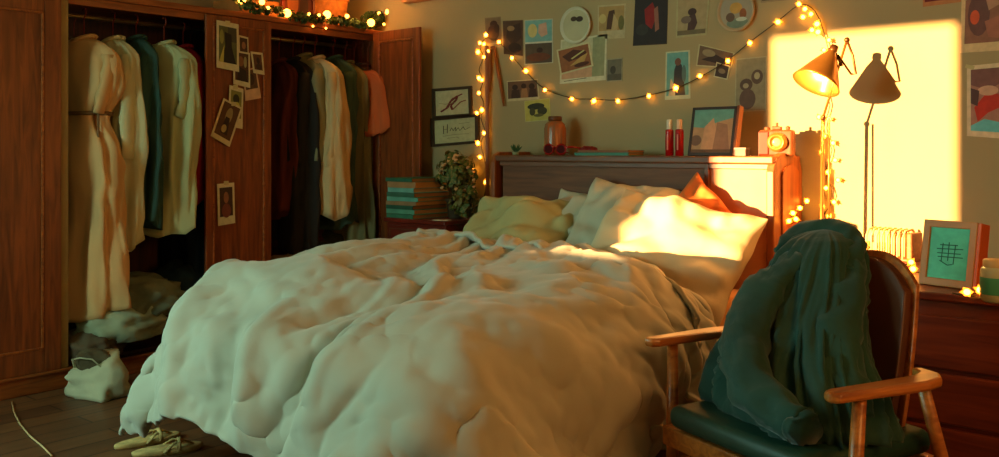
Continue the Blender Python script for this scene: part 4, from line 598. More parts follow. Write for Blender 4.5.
0,12,2,11,-1,8,6,-3,10,11,1,11,8,4,-3,13,0,8,6,2,13,11,0,8,10,1,12,12,-1,3,10,3,10,14,1,-2,12,1,9,13,4,-5,15,0,0,9,4,7,12,1,-3,14,3,-3,13,0,-2,14,1,1,13,0,-4,15,-2,-2,15,-1,-1,9,3,-8,14,-1,4,12,1,-7,15,-1,-2,15,-2,2,13,2,2,14,-3,-2,13,0,-4,13,1,-3,12,1,3,15,-2,3,12,1,-8,13,0,3,12,0,9,14,-1,0,15,-3,2,14,1,4,13,1,1,14,1,-5,14,1,0,12,5,6,15,-1,-4,13,0,2,14,1,-5,9,2,-10,17,2,4,12,2,-6,15,-2,-2,13,0,3,13,-1,-8,14,0,0,11,-2,-10,7,0,-12,13,0,-5,13,0,-6,10,1,-9,5,1,-11,5,-2,-14,6,-2,-13,4,0,-14,-4,0,-13,0,0,-11,-6,-1,-14,-2,1,-12,4,3,-11,-6,-4,-14,-5,-1,-13,-10,4,-12,-9,2,-12,-9,4,-8,6,6,-11,
9,8,-8,7,-2,13,4,2,12,9,-2,8,7,7,12,14,1,-2,14,-2,4,8,1,11,5,2,12,13,1,5,13,0,4,9,4,8,15,-1,-1,9,5,9,12,3,-6,13,1,5,13,1,4,12,3,-6,12,4,-4,15,0,1,13,1,-5,14,-2,2,13,-2,-4,12,3,-8,13,0,4,15,-3,-1,13,1,-3,14,-1,5,16,-3,-4,12,2,-4,14,-2,0,14,0,-2,10,2,2,13,-1,-5,14,-2,2,13,1,1,13,0,7,14,1,-1,15,-2,4,14,0,-1,15,1,-1,13,2,2,10,0,-1,15,1,0,15,2,2,13,-1,4,10,3,-7,13,2,-4,14,2,-2,14,0,-4,14,-1,-3,14,-1,-1,13,1,-4,11,-1,-7,13,0,-5,13,-1,-7,8,0,-8,9,0,-10,14,-1,-6,5,1,-13,6,-1,-12,6,-3,-12,0,1,-14,5,1,-15,-9,-3,-10,4,1,-14,-9,0,-10,-8,-3,-11,-1,0,-14,-4,1,-11,-2,1,-14,-14,3,-6,5,3,-15,-9,6,-10,
0,11,4,7,-1,9,6,1,11,10,-1,6,7,5,6,10,1,7,12,-1,6,12,0,2,6,5,14,12,0,4,11,1,8,13,4,4,12,0,1,12,1,4,10,5,10,12,3,-5,11,1,8,14,1,-4,12,4,-3,15,1,-4,12,2,0,14,-2,-4,12,-1,-4,14,1,0,14,0,-4,13,-1,1,14,-2,4,14,1,-4,15,-3,2,14,-1,-2,11,0,-2,15,0,1,12,3,-10,13,-1,3,12,-1,2,15,-1,2,11,0,2,14,2,5,15,-2,-5,15,0,3,13,2,-3,14,1,0,14,-3,-4,12,3,7,13,1,4,13,2,5,14,1,-6,9,3,-11,14,1,2,14,0,-2,14,0,-3,14,-1,-5,13,-1,-4,14,-1,-4,10,1,-8,11,-1,-8,11,0,-8,12,0,-6,9,0,-9,11,-2,-10,3,1,-13,7,-3,-13,4,-2,-13,-7,2,-12,-4,0,-13,-1,-2,-14,-1,1,-13,-11,-3,-7,0,0,-13,-3,2,-15,-6,-2,-9,-3,4,-11,-6,2,-11,6,3,-12,
-6,7,2,7,3,14,13,1,5,8,2,9,13,-1,-7,9,3,10,11,-2,2,10,3,10,6,4,10,10,2,9,12,2,6,12,2,2,12,3,2,13,1,3,12,2,6,8,4,9,15,2,-3,12,1,2,13,2,-3,11,2,-9,13,2,4,14,-1,-3,13,-2,-8,14,1,1,13,0,1,15,0,1,13,0,-1,15,-2,3,14,-2,-1,14,-2,-1,12,1,-4,14,0,1,14,0,-2,11,2,-8,13,-2,6,14,1,0,14,-4,4,13,5,-3,14,-3,5,15,0,-1,11,2,-2,15,0,-1,12,-1,0,16,1,2,12,2,4,13,1,1,10,2,-1,14,2,0,14,2,-6,13,0,-1,13,0,-5,12,-1,-6,14,-1,-3,13,-1,-3,13,0,-7,8,0,-11,10,-1,-9,13,0,-6,10,0,-7,13,1,-8,8,0,-13,3,-3,-15,0,-4,-13,-6,4,-8,2,-2,-16,-4,0,-15,-12,-5,-6,-8,-3,-12,-2,0,-13,-5,2,-10,-5,1,-13,8,5,-11,-7,0,-13,-5,3,-12,
1,13,-1,8,0,10,6,3,13,14,1,-1,11,-2,0,11,2,5,10,2,7,9,1,6,9,4,10,11,2,6,11,2,5,11,3,5,11,3,5,12,2,7,12,1,3,11,3,4,11,3,8,13,2,-3,12,3,-5,14,1,-3,13,0,-7,13,1,4,13,-1,-5,12,0,-8,15,-2,0,12,2,6,13,1,3,14,-2,0,16,-2,1,14,-3,-1,15,0,2,12,2,-8,13,-2,1,12,1,-2,16,0,0,12,0,4,13,-2,-3,13,2,3,13,0,3,15,0,-3,14,1,2,13,0,-5,14,-1,-1,13,2,5,13,0,4,14,2,4,11,1,-7,12,3,-2,15,2,0,13,-1,-3,12,0,-4,12,0,-5,13,0,-4,13,-1,-5,13,-2,-5,9,2,-8,9,-1,-11,14,-1,-8,10,-3,-8,6,-2,-13,8,0,-9,-1,-1,-13,9,0,-12,6,-1,-14,-9,-1,-11,-10,-2,-10,-4,0,-14,-8,-2,-9,-8,-2,-10,1,0,-13,-1,3,-12,-7,1,-14,8,2,-11,-3,3,-10,
-3,10,1,12,2,6,11,0,4,11,1,5,14,-1,-5,6,1,12,7,3,11,12,2,4,8,6,10,14,0,2,12,2,4,7,4,9,11,3,7,14,-1,-1,10,4,11,13,2,1,13,2,2,8,4,11,10,4,-9,15,1,-1,15,0,-2,10,2,-9,15,-2,-2,15,-1,0,10,-1,1,15,1,-6,13,2,7,13,-3,-1,14,-1,1,15,-1,3,16,-1,-3,14,0,4,10,-1,-2,15,-1,-2,13,2,-7,14,0,7,15,-1,0,13,-1,-8,11,1,9,14,0,-2,13,1,-5,16,-2,-2,11,2,3,11,1,9,16,3,6,11,-3,-10,16,4,-3,14,1,-1,10,2,9,14,1,-7,11,-1,-4,14,0,-2,13,-2,-4,13,3,-6,14,-4,-1,13,-1,-9,10,1,-14,1,-3,-15,14,-1,-9,13,0,-5,-2,-1,-15,12,-1,-10,-7,-2,-14,5,-1,-16,3,0,-8,-4,0,-13,-8,-2,-14,-14,1,-4,-5,-6,-11,-8,-1,-12,1,1,-14,11,1,-13,-10,6,-9,5,3,-15,
1,11,-7,12,2,6,12,0,7,10,1,3,12,-1,4,13,1,5,1,7,12,13,1,3,9,1,8,13,0,2,11,3,8,9,4,7,13,3,2,8,2,11,13,2,2,13,4,3,7,3,11,13,3,0,11,2,2,13,4,-5,13,0,-4,12,1,-7,14,-1,-3,14,-2,0,15,-1,-1,13,1,0,13,-1,-5,13,1,4,12,-1,5,14,-2,1,15,-1,-1,16,0,2,12,0,-4,14,-2,1,13,0,0,15,1,0,13,0,-2,15,-2,-1,14,1,-4,9,2,7,13,0,-8,16,0,0,13,0,4,15,-1,-2,12,3,9,12,1,4,14,0,-3,12,2,-5,13,1,-1,13,2,6,14,-1,-4,11,0,-8,12,0,-4,15,-3,-4,13,0,-5,7,0,-12,12,-3,-8,12,0,-10,10,-1,-8,9,0,-12,4,-1,-12,1,-1,-13,6,-2,-13,4,0,-13,-4,-1,-13,-6,-2,-11,-11,-3,-9,-7,1,-12,-8,-2,-11,4,-1,-11,-2,0,-10,6,-1,-11,-1,4,-11,0,1,-12,
3,11,-6,9,2,12,15,-1,-1,10,2,9,9,0,9,14,2,-4,7,5,9,8,-1,9,11,1,4,6,2,14,14,3,-4,11,5,9,5,0,13,12,4,5,11,4,1,13,4,3,11,3,6,12,5,6,13,1,6,10,4,-7,12,-1,-6,14,1,-5,12,-1,-4,15,-2,-2,13,-2,-2,14,2,4,17,-1,-1,11,1,-6,14,-2,3,12,0,6,16,-3,3,13,1,-6,14,-1,4,14,0,-1,14,-1,-1,13,0,6,14,2,-7,15,-2,2,12,1,-8,12,2,4,13,0,-4,12,-1,5,16,0,1,14,1,-5,12,0,9,12,3,5,14,0,-5,13,0,-6,14,1,6,13,2,-6,13,0,-3,14,-1,2,13,0,-5,12,-5,-2,13,3,-7,13,-3,-7,10,-1,-9,6,-1,-12,12,1,-9,2,-3,-14,6,0,-14,7,-1,-13,1,0,-11,-1,-4,-12,-2,-1,-13,-2,1,-13,-6,-3,-12,-10,0,-6,-11,0,-12,-1,-3,-15,10,1,-10,11,-3,-6,-2,2,-15,3,-1,-12,
11,5,-9,3,4,13,7,5,11,14,-2,-2,12,0,10,8,5,9,14,1,-3,5,1,12,8,3,7,7,1,10,8,3,8,13,2,3,9,4,10,11,5,5,11,4,3,11,4,4,9,3,10,13,6,-3,14,2,4,13,1,3,11,1,-10,13,0,-6,12,0,-9,14,-2,5,14,-1,-5,14,-2,-4,15,-1,4,13,2,-3,13,-1,7,14,-1,1,14,-1,0,15,-1,-1,15,0,3,13,-1,1,13,0,3,12,2,-5,14,-1,-2,14,2,0,13,-1,-7,15,1,3,13,2,1,14,-2,0,10,1,3,14,0,3,15,0,-1,14,2,2,13,0,3,12,3,-8,15,0,4,15,-2,1,12,4,-6,14,-1,-1,13,-3,-2,12,-3,-1,12,0,-9,13,-3,-9,13,-1,-8,5,0,-11,10,-1,-11,4,0,-14,6,0,-13,-2,-2,-14,9,0,-11,-4,-4,-12,-3,-2,-12,-1,0,-12,-5,-1,-11,-7,-1,-10,-6,0,-12,0,-2,-12,2,1,-10,7,-3,-9,6,0,-10,8,0,-9,
1,13,-5,4,2,15,10,1,5,13,3,8,14,-2,-1,6,4,14,6,3,10,11,3,2,1,0,13,11,3,7,10,2,7,8,0,10,13,8,0,7,3,10,12,4,7,11,6,-2,10,5,8,13,4,3,12,3,3,15,1,-1,15,0,-2,9,1,-11,12,2,-8,14,-2,3,14,-2,-7,15,-4,0,12,0,2,14,-2,4,15,2,-2,14,-2,-1,13,0,1,14,0,4,15,-2,-2,13,-1,2,13,1,2,14,1,2,13,0,-4,11,1,-7,15,1,-2,15,1,2,14,0,-1,15,2,-1,9,-1,12,13,1,-3,13,0,-4,16,1,2,14,-1,6,16,0,2,14,3,-4,14,2,-3,13,-2,6,15,0,-5,13,-1,-6,15,-5,-1,14,-4,-4,10,1,-11,11,-1,-9,8,-2,-11,3,0,-16,9,2,-12,1,0,-13,0,-1,-13,3,-3,-13,5,-3,-13,-7,-3,-10,-2,1,-12,-1,-2,-13,-5,-2,-11,-7,0,-10,-7,-1,-11,5,0,-12,7,-2,-8,6,-2,-10,5,0,-11,
-3,16,2,10,0,4,8,-2,10,10,1,11,16,3,2,6,1,10,9,3,7,8,3,10,8,0,8,0,2,14,12,2,7,7,1,11,12,3,7,10,9,-5,8,6,10,13,4,0,12,6,1,11,5,7,14,2,4,14,2,-2,13,0,-4,14,0,-4,9,2,-12,14,-1,-1,15,-2,3,15,-1,-6,12,-2,-1,14,-2,1,14,-1,9,13,-1,-6,13,0,-1,15,0,1,14,-1,2,14,-2,2,12,-1,1,14,3,-3,15,0,3,14,0,-4,12,3,-6,14,1,0,14,0,2,12,-1,5,15,2,2,11,0,7,11,2,-9,14,-1,4,17,1,-1,17,-1,4,15,1,3,15,0,0,12,2,-2,15,-1,1,15,-3,-5,12,-2,-9,13,-3,-6,15,-1,-3,9,-2,-13,10,0,-10,0,-2,-17,8,3,-12,2,-1,-16,-1,-1,-14,7,-5,-11,-6,-2,-12,-2,-3,-11,-4,-2,-11,5,3,-14,-2,-5,-13,-8,0,-9,-9,2,-9,3,-2,-13,7,-3,-9,5,-2,-10,4,-1,-10,
-1,11,5,14,0,-2,6,0,10,10,-2,8,9,3,11,11,4,5,2,0,14,11,4,5,12,3,6,6,-1,12,5,2,14,8,2,8,8,5,9,13,7,0,10,8,-5,8,4,10,13,6,1,13,6,0,14,2,5,13,1,5,13,1,-7,13,-1,-7,15,-2,-5,11,2,-5,14,0,0,13,-2,-5,14,-2,-2,14,-2,2,15,-2,4,13,-1,2,13,-2,-1,13,1,0,14,-1,3,14,-1,-1,16,1,-2,12,-1,7,14,2,-5,14,1,-4,14,0,4,12,2,-6,14,2,0,13,1,4,13,1,7,14,2,1,13,-2,1,15,1,-5,13,0,5,16,1,-3,16,0,2,16,0,4,13,0,-5,14,-2,-5,13,-1,1,14,-2,-7,13,-3,-6,12,-1,-8,13,-2,-9,7,0,-13,3,-2,-14,1,0,-17,7,1,-11,2,-3,-12,1,-3,-14,0,-5,-13,-5,-2,-10,-9,-1,-9,0,-4,-14,4,2,-13,-2,-1,-10,-4,0,-11,0,-1,-11,4,-2,-10,6,-4,-9,6,-2,-9,
0,9,-11,11,2,10,12,1,5,1,-2,13,11,3,11,10,2,6,9,3,7,6,1,14,7,-2,13,10,3,5,4,2,15,11,6,5,9,6,5,8,6,7,13,7,1,9,8,0,13,3,6,12,7,-3,14,3,-1,12,2,7,17,-1,-4,9,-2,-11,14,-1,-7,15,-1,2,14,1,2,11,0,-8,15,-2,-4,12,-3,7,15,-1,0,14,-2,4,14,0,-6,15,-1,2,14,-2,7,14,1,-4,14,-1,6,13,2,-7,13,-1,-2,16,3,0,14,0,-1,12,0,7,13,4,-8,13,2,3,13,2,1,15,-1,2,11,2,3,15,-3,3,14,2,0,16,1,0,16,0,0,14,-1,-4,15,-2,-1,14,0,-2,13,-1,-5,15,-2,-4,13,-3,-7,8,-4,-9,15,0,-8,3,-3,-15,6,0,-11,8,3,-11,4,-1,-16,1,-4,-15,-6,-6,-13,0,-2,-14,8,-4,-7,-10,4,-8,-6,-4,-14,7,-4,-12,-1,1,-14,-8,3,-6,6,-5,-13,1,-3,-12,7,-4,-7,7,-6,-7,
3,13,-1,4,0,12,11,0,5,8,2,12,9,1,4,5,-1,14,8,1,14,6,0,9,10,5,8,7,1,13,7,2,9,9,7,7,9,6,6,10,6,5,11,7,1,12,7,3,11,7,2,15,4,1,13,5,-1,15,1,4,12,1,-5,12,-1,-7,15,-1,-6,13,0,-5,13,-3,4,11,1,-7,14,-2,-1,14,-1,4,14,-3,3,13,-1,1,15,0,-5,14,-3,5,15,-1,3,15,0,0,13,0,0,15,1,-1,15,0,-3,13,1,1,13,2,0,15,2,0,13,4,1,12,1,-4,13,-2,3,13,3,0,14,1,5,14,-2,-3,13,1,0,17,2,0,15,-1,-1,14,-1,-2,14,-1,-3,14,-2,-2,14,-2,-5,12,-3,-5,13,0,-5,10,-3,-9,8,-5,-12,10,0,-11,4,-3,-11,3,-1,-13,4,0,-12,-2,-6,-13,7,1,-13,3,-4,-12,9,-3,-11,-6,-3,-11,-4,2,-12,3,-3,-11,3,-3,-11,-4,2,-10,-1,-2,-12,2,-4,-10,4,-4,-10,3,-5,-11,
-2,10,0,9,1,10,9,2,5,5,0,12,10,2,13,2,-3,12,2,-3,13,9,1,11,6,2,12,10,6,8,11,6,5,8,4,10,9,6,7,12,8,1,11,8,1,11,7,5,11,8,3,15,4,-1,13,5,1,16,3,-1,15,0,-2,12,-2,-7,13,-2,-5,14,-1,-2,13,0,1,13,-2,-4,12,0,-8,10,-4,11,15,-1,3,13,0,-7,14,-3,5,17,0,0,16,-1,1,13,-2,5,14,0,0,17,1,0,14,2,-2,12,4,-4,16,-2,4,11,3,-10,15,-1,-4,11,5,7,14,-1,0,14,0,-3,12,2,4,15,1,1,15,1,0,13,1,-6,15,-1,1,15,0,0,14,-2,-3,13,-2,-5,12,-4,-6,14,-1,0,8,-5,-10,11,-4,-8,14,2,-6,11,-4,-9,3,-1,-16,-5,-5,-13,5,1,-11,2,-2,-16,7,-3,-13,13,-4,-5,-3,0,-14,7,-6,-13,-8,5,-10,9,-6,-9,-2,-2,-13,-4,2,-10,2,-4,-13,3,-5,-10,2,-6,-11,3,1,-10,
0,13,-2,6,-2,12,7,3,8,5,0,13,6,-1,12,5,-1,12,4,-1,14,4,-1,13,10,3,11,9,4,7,11,5,6,10,7,7,8,9,7,13,7,5,13,8,-2,10,7,3,11,8,0,14,5,-2,13,6,3,15,1,-1,15,0,-5,15,0,-1,14,-2,-4,14,-3,-5,12,-2,2,13,1,-2,12,-1,-5,13,-2,1,13,-1,4,13,-1,3,14,-2,1,16,-1,0,15,-1,3,16,-1,0,16,0,-1,15,2,0,14,2,1,14,0,-4,13,0,-3,16,0,-1,9,2,-6,13,0,1,12,2,-4,12,4,8,15,0,-1,14,0,0,15,1,-1,13,1,-4,15,1,0,14,-2,1,14,-2,-6,12,-4,-6,15,-2,1,8,-5,-8,11,-3,-7,9,-4,-9,11,-3,-7,11,-1,-9,4,-1,-9,1,-1,-15,0,-3,-14,9,-3,-12,11,-4,-11,11,2,-8,6,-5,-11,-3,0,-11,3,-2,-11,2,-4,-12,-1,-1,-13,-3,2,-12,3,-6,-11,0,0,-11,5,-8,-9,6,-8,-12,
-4,13,1,2,-4,14,7,3,11,7,-3,11,3,-2,12,7,2,11,5,1,12,5,-1,13,8,2,12,12,4,9,10,6,10,11,8,0,10,7,3,12,8,4,9,9,2,12,8,4,13,7,-5,12,7,1,14,5,1,14,1,-4,17,1,1,16,-1,-4,14,-2,-4,15,-2,-3,11,-2,5,10,-1,-7,15,0,-4,13,-2,4,12,-1,5,14,-1,0,14,-1,0,15,-2,3,16,0,0,16,-1,2,16,0,1,14,2,-3,14,0,-2,14,0,0,14,-1,-6,13,0,2,15,2,2,14,2,-7,10,3,-4,12,3,2,14,-1,1,13,-1,-2,14,4,1,14,1,-2,16,0,1,13,-1,-2,13,-4,-7,14,-3,3,9,-5,-9,11,-6,-8,10,-4,-7,14,-2,-4,10,-2,-7,12,-3,-6,8,0,-12,4,-4,-13,-1,-1,-15,5,-2,-12,11,-4,-9,5,1,-11,9,-3,-10,3,-1,-10,6,-5,-10,0,-1,-13,4,-7,-11,-2,4,-14,2,-8,-10,2,-8,-9,2,-3,-11,6,-2,-11,
-7,-7,11,3,13,6,9,0,11,5,-2,12,4,1,11,7,2,10,6,1,11,3,1,15,12,2,9,10,5,10,12,6,4,8,6,10,13,7,-2,9,9,5,13,10,-4,11,7,3,9,9,3,15,6,-5,14,5,0,14,1,-4,17,2,0,16,-2,-2,14,-1,-2,16,-2,-5,8,-3,9,14,-1,-5,13,-1,-7,13,-2,4,12,-1,3,15,1,4,14,-2,-4,16,-1,3,15,-1,0,15,-2,3,16,0,0,15,1,-2,13,1,-1,15,0,0,14,0,-1,14,0,-6,14,0,0,12,3,4,15,3,-3,11,3,-8,15,-1,1,13,1,7,13,3,-6,15,2,-1,13,1,0,15,-3,-1,14,-3,-3,10,-5,-7,3,-11,-10,12,-6,-9,11,-5,-7,14,-3,-7,16,1,1,8,-1,-9,14,1,-7,5,-2,-12,2,-3,-11,11,-7,-9,6,0,-12,6,0,-11,9,-4,-10,4,-1,-11,2,-4,-11,1,1,-14,4,-7,-11,5,-4,-12,1,-10,-8,1,-9,-8,1,-4,-12,8,-2,-6,
-12,3,3,6,6,11,7,6,7,9,4,9,12,4,8,4,1,12,4,1,12,10,4,11,6,3,12,10,3,7,9,4,11,11,6,2,12,8,3,10,10,-2,10,10,4,12,8,-4,15,6,-4,9,10,4,14,4,-5,16,3,-2,16,0,-1,16,0,1,15,-3,-4,16,0,1,9,-2,10,14,-2,-6,13,-3,-6,15,-2,0,13,-3,-2,15,1,3,12,2,3,15,-2,1,15,-3,0,14,-2,1,16,0,1,15,2,6,14,2,-3,14,0,-2,15,-1,-3,14,0,0,14,1,-2,15,2,-1,11,3,0,15,1,1,13,1,-4,14,0,-4,13,3,8,14,5,-4,15,-1,-1,14,-2,-4,11,-5,-4,3,-9,-11,9,-8,-9,14,-6,-5,16,-4,-4,15,-5,0,14,2,-9,14,-4,-3,4,3,-13,5,-2,-15,4,-2,-11,7,-8,-7,14,1,-7,12,-2,-10,9,-8,-7,6,-4,-14,0,1,-14,3,-3,-11,3,-6,-12,3,-10,-9,2,-7,-9,2,-8,-9,-4,-12,-6,-5,-8,-9,
-5,-6,7,-1,13,8,7,12,8,12,4,6,10,8,8,12,5,8,12,-2,8,7,6,15,1,-1,15,11,4,5,9,5,2,13,5,8,5,6,-3,11,11,-2,13,10,0,14,9,4,12,9,5,9,8,-9,15,7,0,15,2,-3,16,0,0,16,-1,-1,17,-1,1,13,-2,5,11,0,7,12,-3,-9,15,-4,-8,16,-3,-2,14,-2,4,13,0,-4,13,2,8,15,-1,-4,16,-3,0,15,-3,4,13,1,4,16,1,4,14,3,5,14,0,-4,15,0,-3,14,-2,1,15,0,0,12,7,-6,16,2,4,13,3,-4,15,-7,2,11,6,-7,16,3,-3,16,-1,3,15,3,5,8,0,-9,10,-8,-9,13,-8,-6,11,-9,-6,8,-9,-6,13,-6,-7,15,-1,-4,14,-2,-5,14,0,-6,7,0,-4,1,1,-16,9,-2,-9,11,-5,-8,9,-5,-5,8,0,-14,9,-4,-12,9,-6,-12,10,-4,-12,4,-7,-11,0,-9,-4,7,-6,-13,3,-10,-11,0,-11,-11,-8,-11,-10,-8,-13,-5,
-5,-8,12,5,10,8,5,11,7,9,5,8,8,6,8,9,11,8,7,5,10,10,8,7,7,8,9,7,4,9,12,6,7,11,7,3,13,2,5,10,6,-2,11,9,-1,12,11,0,12,10,2,13,8,-3,15,8,-4,15,-1,-1,16,1,1,16,0,1,16,-3,0,10,-1,8,12,2,1,17,-2,-9,16,-3,-4,15,-5,-2,10,-3,-2,13,2,2,17,3,0,14,-4,-1,15,-2,4,11,-2,7,15,0,5,15,1,0,14,4,1,17,0,1,15,-2,0,13,-2,-4,14,2,2,16,0,-1,14,5,-4,14,0,2,16,-3,-3,13,-4,0,12,5,-2,15,6,-1,17,3,-1,13,-5,-7,12,-6,-5,12,-9,-4,7,-7,-9,9,-4,-9,14,-3,-9,13,3,-5,15,-3,-2,11,-1,-8,10,-5,-6,5,3,-11,12,-4,-9,10,-8,-6,10,-3,-10,10,-6,-11,10,-5,-11,7,-6,-13,5,-10,-11,2,-11,-9,5,-8,-11,-3,-10,-12,-3,-10,-7,-1,-9,-11,0,-11,-12,-4,-8,-12,
0,-5,16,12,5,-3,1,7,14,12,6,1,8,9,7,2,8,11,2,8,14,6,12,10,14,5,4,3,10,11,10,11,8,13,9,6,16,-2,0,16,-1,0,15,6,2,14,8,-3,13,9,-3,12,10,-1,12,4,-5,13,1,1,16,-2,-4,15,1,4,9,0,7,15,0,4,15,1,-1,17,1,-6,12,0,-2,14,-3,-1,12,-9,-4,16,0,-4,13,6,8,15,-4,-2,11,-1,5,14,-2,-1,13,2,10,17,1,5,16,-1,-5,14,2,1,14,0,1,15,-1,-2,13,-3,-9,16,1,-2,16,2,3,13,2,-4,13,-4,9,17,3,1,14,-1,-8,13,2,-5,15,2,-5,14,-2,4,11,-2,-6,10,-6,-11,11,-5,-8,14,7,-5,14,0,-8,11,-10,-7,16,3,1,15,-3,-4,6,-6,-14,11,2,-5,6,-8,-10,5,-9,-13,10,-8,-12,8,-3,-13,12,-8,-5,1,-7,-12,2,-9,-14,4,-9,-12,11,-9,-8,9,-10,-7,-6,-10,-13,-8,-9,-11,-12,-8,-7,1,-9,-12,
-1,-14,-2,8,10,8,5,8,8,10,8,7,2,9,9,12,8,6,9,10,9,8,5,8,5,8,10,11,8,5,11,9,5,11,8,8,10,4,9,11,9,3,13,10,-1,15,6,-1,16,5,1,13,0,-7,13,2,-3,14,2,0,14,0,-2,14,-2,0,15,-1,-4,13,0,7,14,1,-1,15,1,-6,13,-1,-4,13,0,3,13,1,7,16,-2,-1,14,-6,-3,13,2,6,12,-6,-6,15,1,3,15,2,0,14,-2,5,12,2,0,15,1,1,14,-2,0,13,1,-2,16,0,0,17,-2,0,14,0,-5,16,2,-6,13,3,-3,12,-3,5,15,0,-2,16,0,-3,14,2,-3,13,2,-6,13,-4,5,12,-1,-7,13,-3,-10,12,0,-5,12,-2,-8,14,-4,0,12,-3,-9,11,-3,-8,12,-3,-6,9,-3,-10,12,-2,-6,5,-4,-12,11,-8,-9,9,-9,-9,4,-8,-13,5,-7,-11,6,-6,-11,4,-10,-8,1,-10,-12,4,-11,-7,-8,-3,-13,-4,-11,-12,-4,-11,-10,-2,-9,-8,
-1,-4,12,9,5,1,6,8,10,9,7,4,10,8,11,9,10,1,10,10,8,6,4,10,5,6,9,12,7,4,8,10,10,14,7,2,14,8,4,11,8,6,11,8,3,12,5,2,12,4,0,14,6,2,12,-2,-6,15,2,-3,14,3,0,13,-2,-3,14,3,4,12,-6,-9,17,-1,-1,15,2,4,15,3,0,12,-4,-8,16,2,0,10,-4,10,14,-1,2,13,-3,-3,13,0,5,16,-2,-4,14,-1,2,15,3,3,13,0,-1,11,1,-8,13,-2,0,15,-1,1,14,1,-5,16,2,-2,14,3,-2,16,-1,-5,15,-3,-1,15,-2,3,12,0,1,14,-1,-1,13,2,-5,15,1,1,15,-1,-7,14,0,5,13,-1,-6,8,-3,-14,14,-2,-3,9,-3,-9,14,-3,-7,13,-5,-3,10,-3,-8,9,-3,-8,12,-3,-8,13,-1,-5,3,-10,-12,4,-3,-14,9,-11,-6,10,-7,-9,1,-8,-12,0,-7,-11,5,-11,-7,-5,-4,-13,0,-9,-9,1,-8,-10,-4,-9,-8,4,-11,-8,
5,-13,-4,7,9,7,6,8,11,11,7,4,12,7,3,3,8,13,11,8,3,11,9,7,4,6,11,9,7,4,13,6,7,11,9,6,11,10,5,12,8,6,11,3,0,12,7,3,12,6,2,14,1,-2,14,4,5,12,0,-9,13,2,-2,13,0,-1,13,1,-2,14,0,3,15,-2,4,15,-1,-3,13,0,-3,13,0,-5,14,-3,3,13,-4,-3,13,0,5,12,0,-4,12,-3,-1,17,-3,0,15,4,6,16,2,6,14,-1,-3,10,1,-7,14,-1,-2,12,-4,-6,15,5,-1,16,0,2,13,-1,-2,14,0,-6,14,0,5,16,-1,0,14,-3,-3,16,-2,1,15,3,-3,12,4,3,14,-2,-6,14,1,-3,11,-3,-5,12,-1,-8,10,-4,-8,12,-3,-7,11,-3,-6,11,-4,-9,12,-3,-7,12,-5,-6,11,-1,-5,11,-3,-7,9,-4,-9,8,-8,-9,2,-7,-14,-3,-5,-13,9,-10,-5,3,-8,-9,3,-7,-11,-5,-6,-11,2,-9,-8,3,-9,-7,2,-8,-9,7,-8,-9,
14,-5,-3,-1,6,11,4,4,10,8,7,9,6,11,9,13,6,4,9,8,7,9,8,6,7,5,8,9,8,4,8,9,10,9,11,8,12,7,7,14,6,3,13,6,1,12,3,-2,13,5,-1,12,3,6,11,4,-8,15,1,1,15,1,-3,12,0,-1,13,1,-1,13,0,-4,14,0,-2,13,-3,7,12,-2,-3,13,-2,-7,14,-2,1,13,-3,3,15,-1,3,11,2,-9,13,-2,3,13,-1,9,16,2,2,16,0,-2,13,0,-3,16,1,-2,13,1,2,14,3,0,14,-1,-5,12,-3,-7,14,1,0,15,-1,2,15,-1,-5,14,0,4,15,5,3,15,2,4,15,-2,-4,14,-4,-5,12,-1,-5,16,0,-3,9,-2,-7,12,-2,-4,13,-1,-6,10,-4,-7,12,-4,-8,14,1,-3,8,-9,-10,13,-1,-5,9,-4,-8,7,-2,-11,8,-3,-10,5,-8,-8,4,-7,-12,2,-7,-9,6,-5,-10,6,-9,-6,1,-8,-9,-2,-5,-12,-1,-8,-9,1,-9,-8,6,-9,-7,10,-7,-6,
-2,-10,6,5,5,10,8,5,2,9,10,9,7,9,11,4,10,13,6,7,8,16,4,1,6,8,9,9,7,4,6,9,10,12,9,3,11,10,0,12,4,10,12,1,8,14,9,2,13,-1,-9,12,6,-2,11,2,-6,13,4,7,15,-1,-3,13,2,0,12,0,-2,13,2,-2,15,0,1,10,-3,-10,12,-5,5,14,-2,-5,12,-2,-2,12,-4,5,14,3,-5,14,-2,5,14,0,-5,17,-2,0,12,2,9,11,-1,-7,14,0,5,16,0,3,15,2,0,15,2,0,14,1,-3,10,-1,-9,15,-1,-4,14,-1,-3,18,-2,2,12,5,8,16,2,4,16,-1,2,13,-1,-3,15,0,-4,14,-1,-8,11,-4,-7,12,0,4,10,-4,-10,15,0,-4,13,-2,-5,14,0,-2,7,-6,-11,11,-6,-6,12,-2,-7,9,-3,-9,6,-3,-12,7,-3,-9,8,-6,-8,-1,-6,-13,1,-7,-12,6,-5,-8,4,-8,-8,0,-6,-8,1,-9,-8,0,-6,-10,-1,-7,-10,7,-11,-4,8,-9,-4,
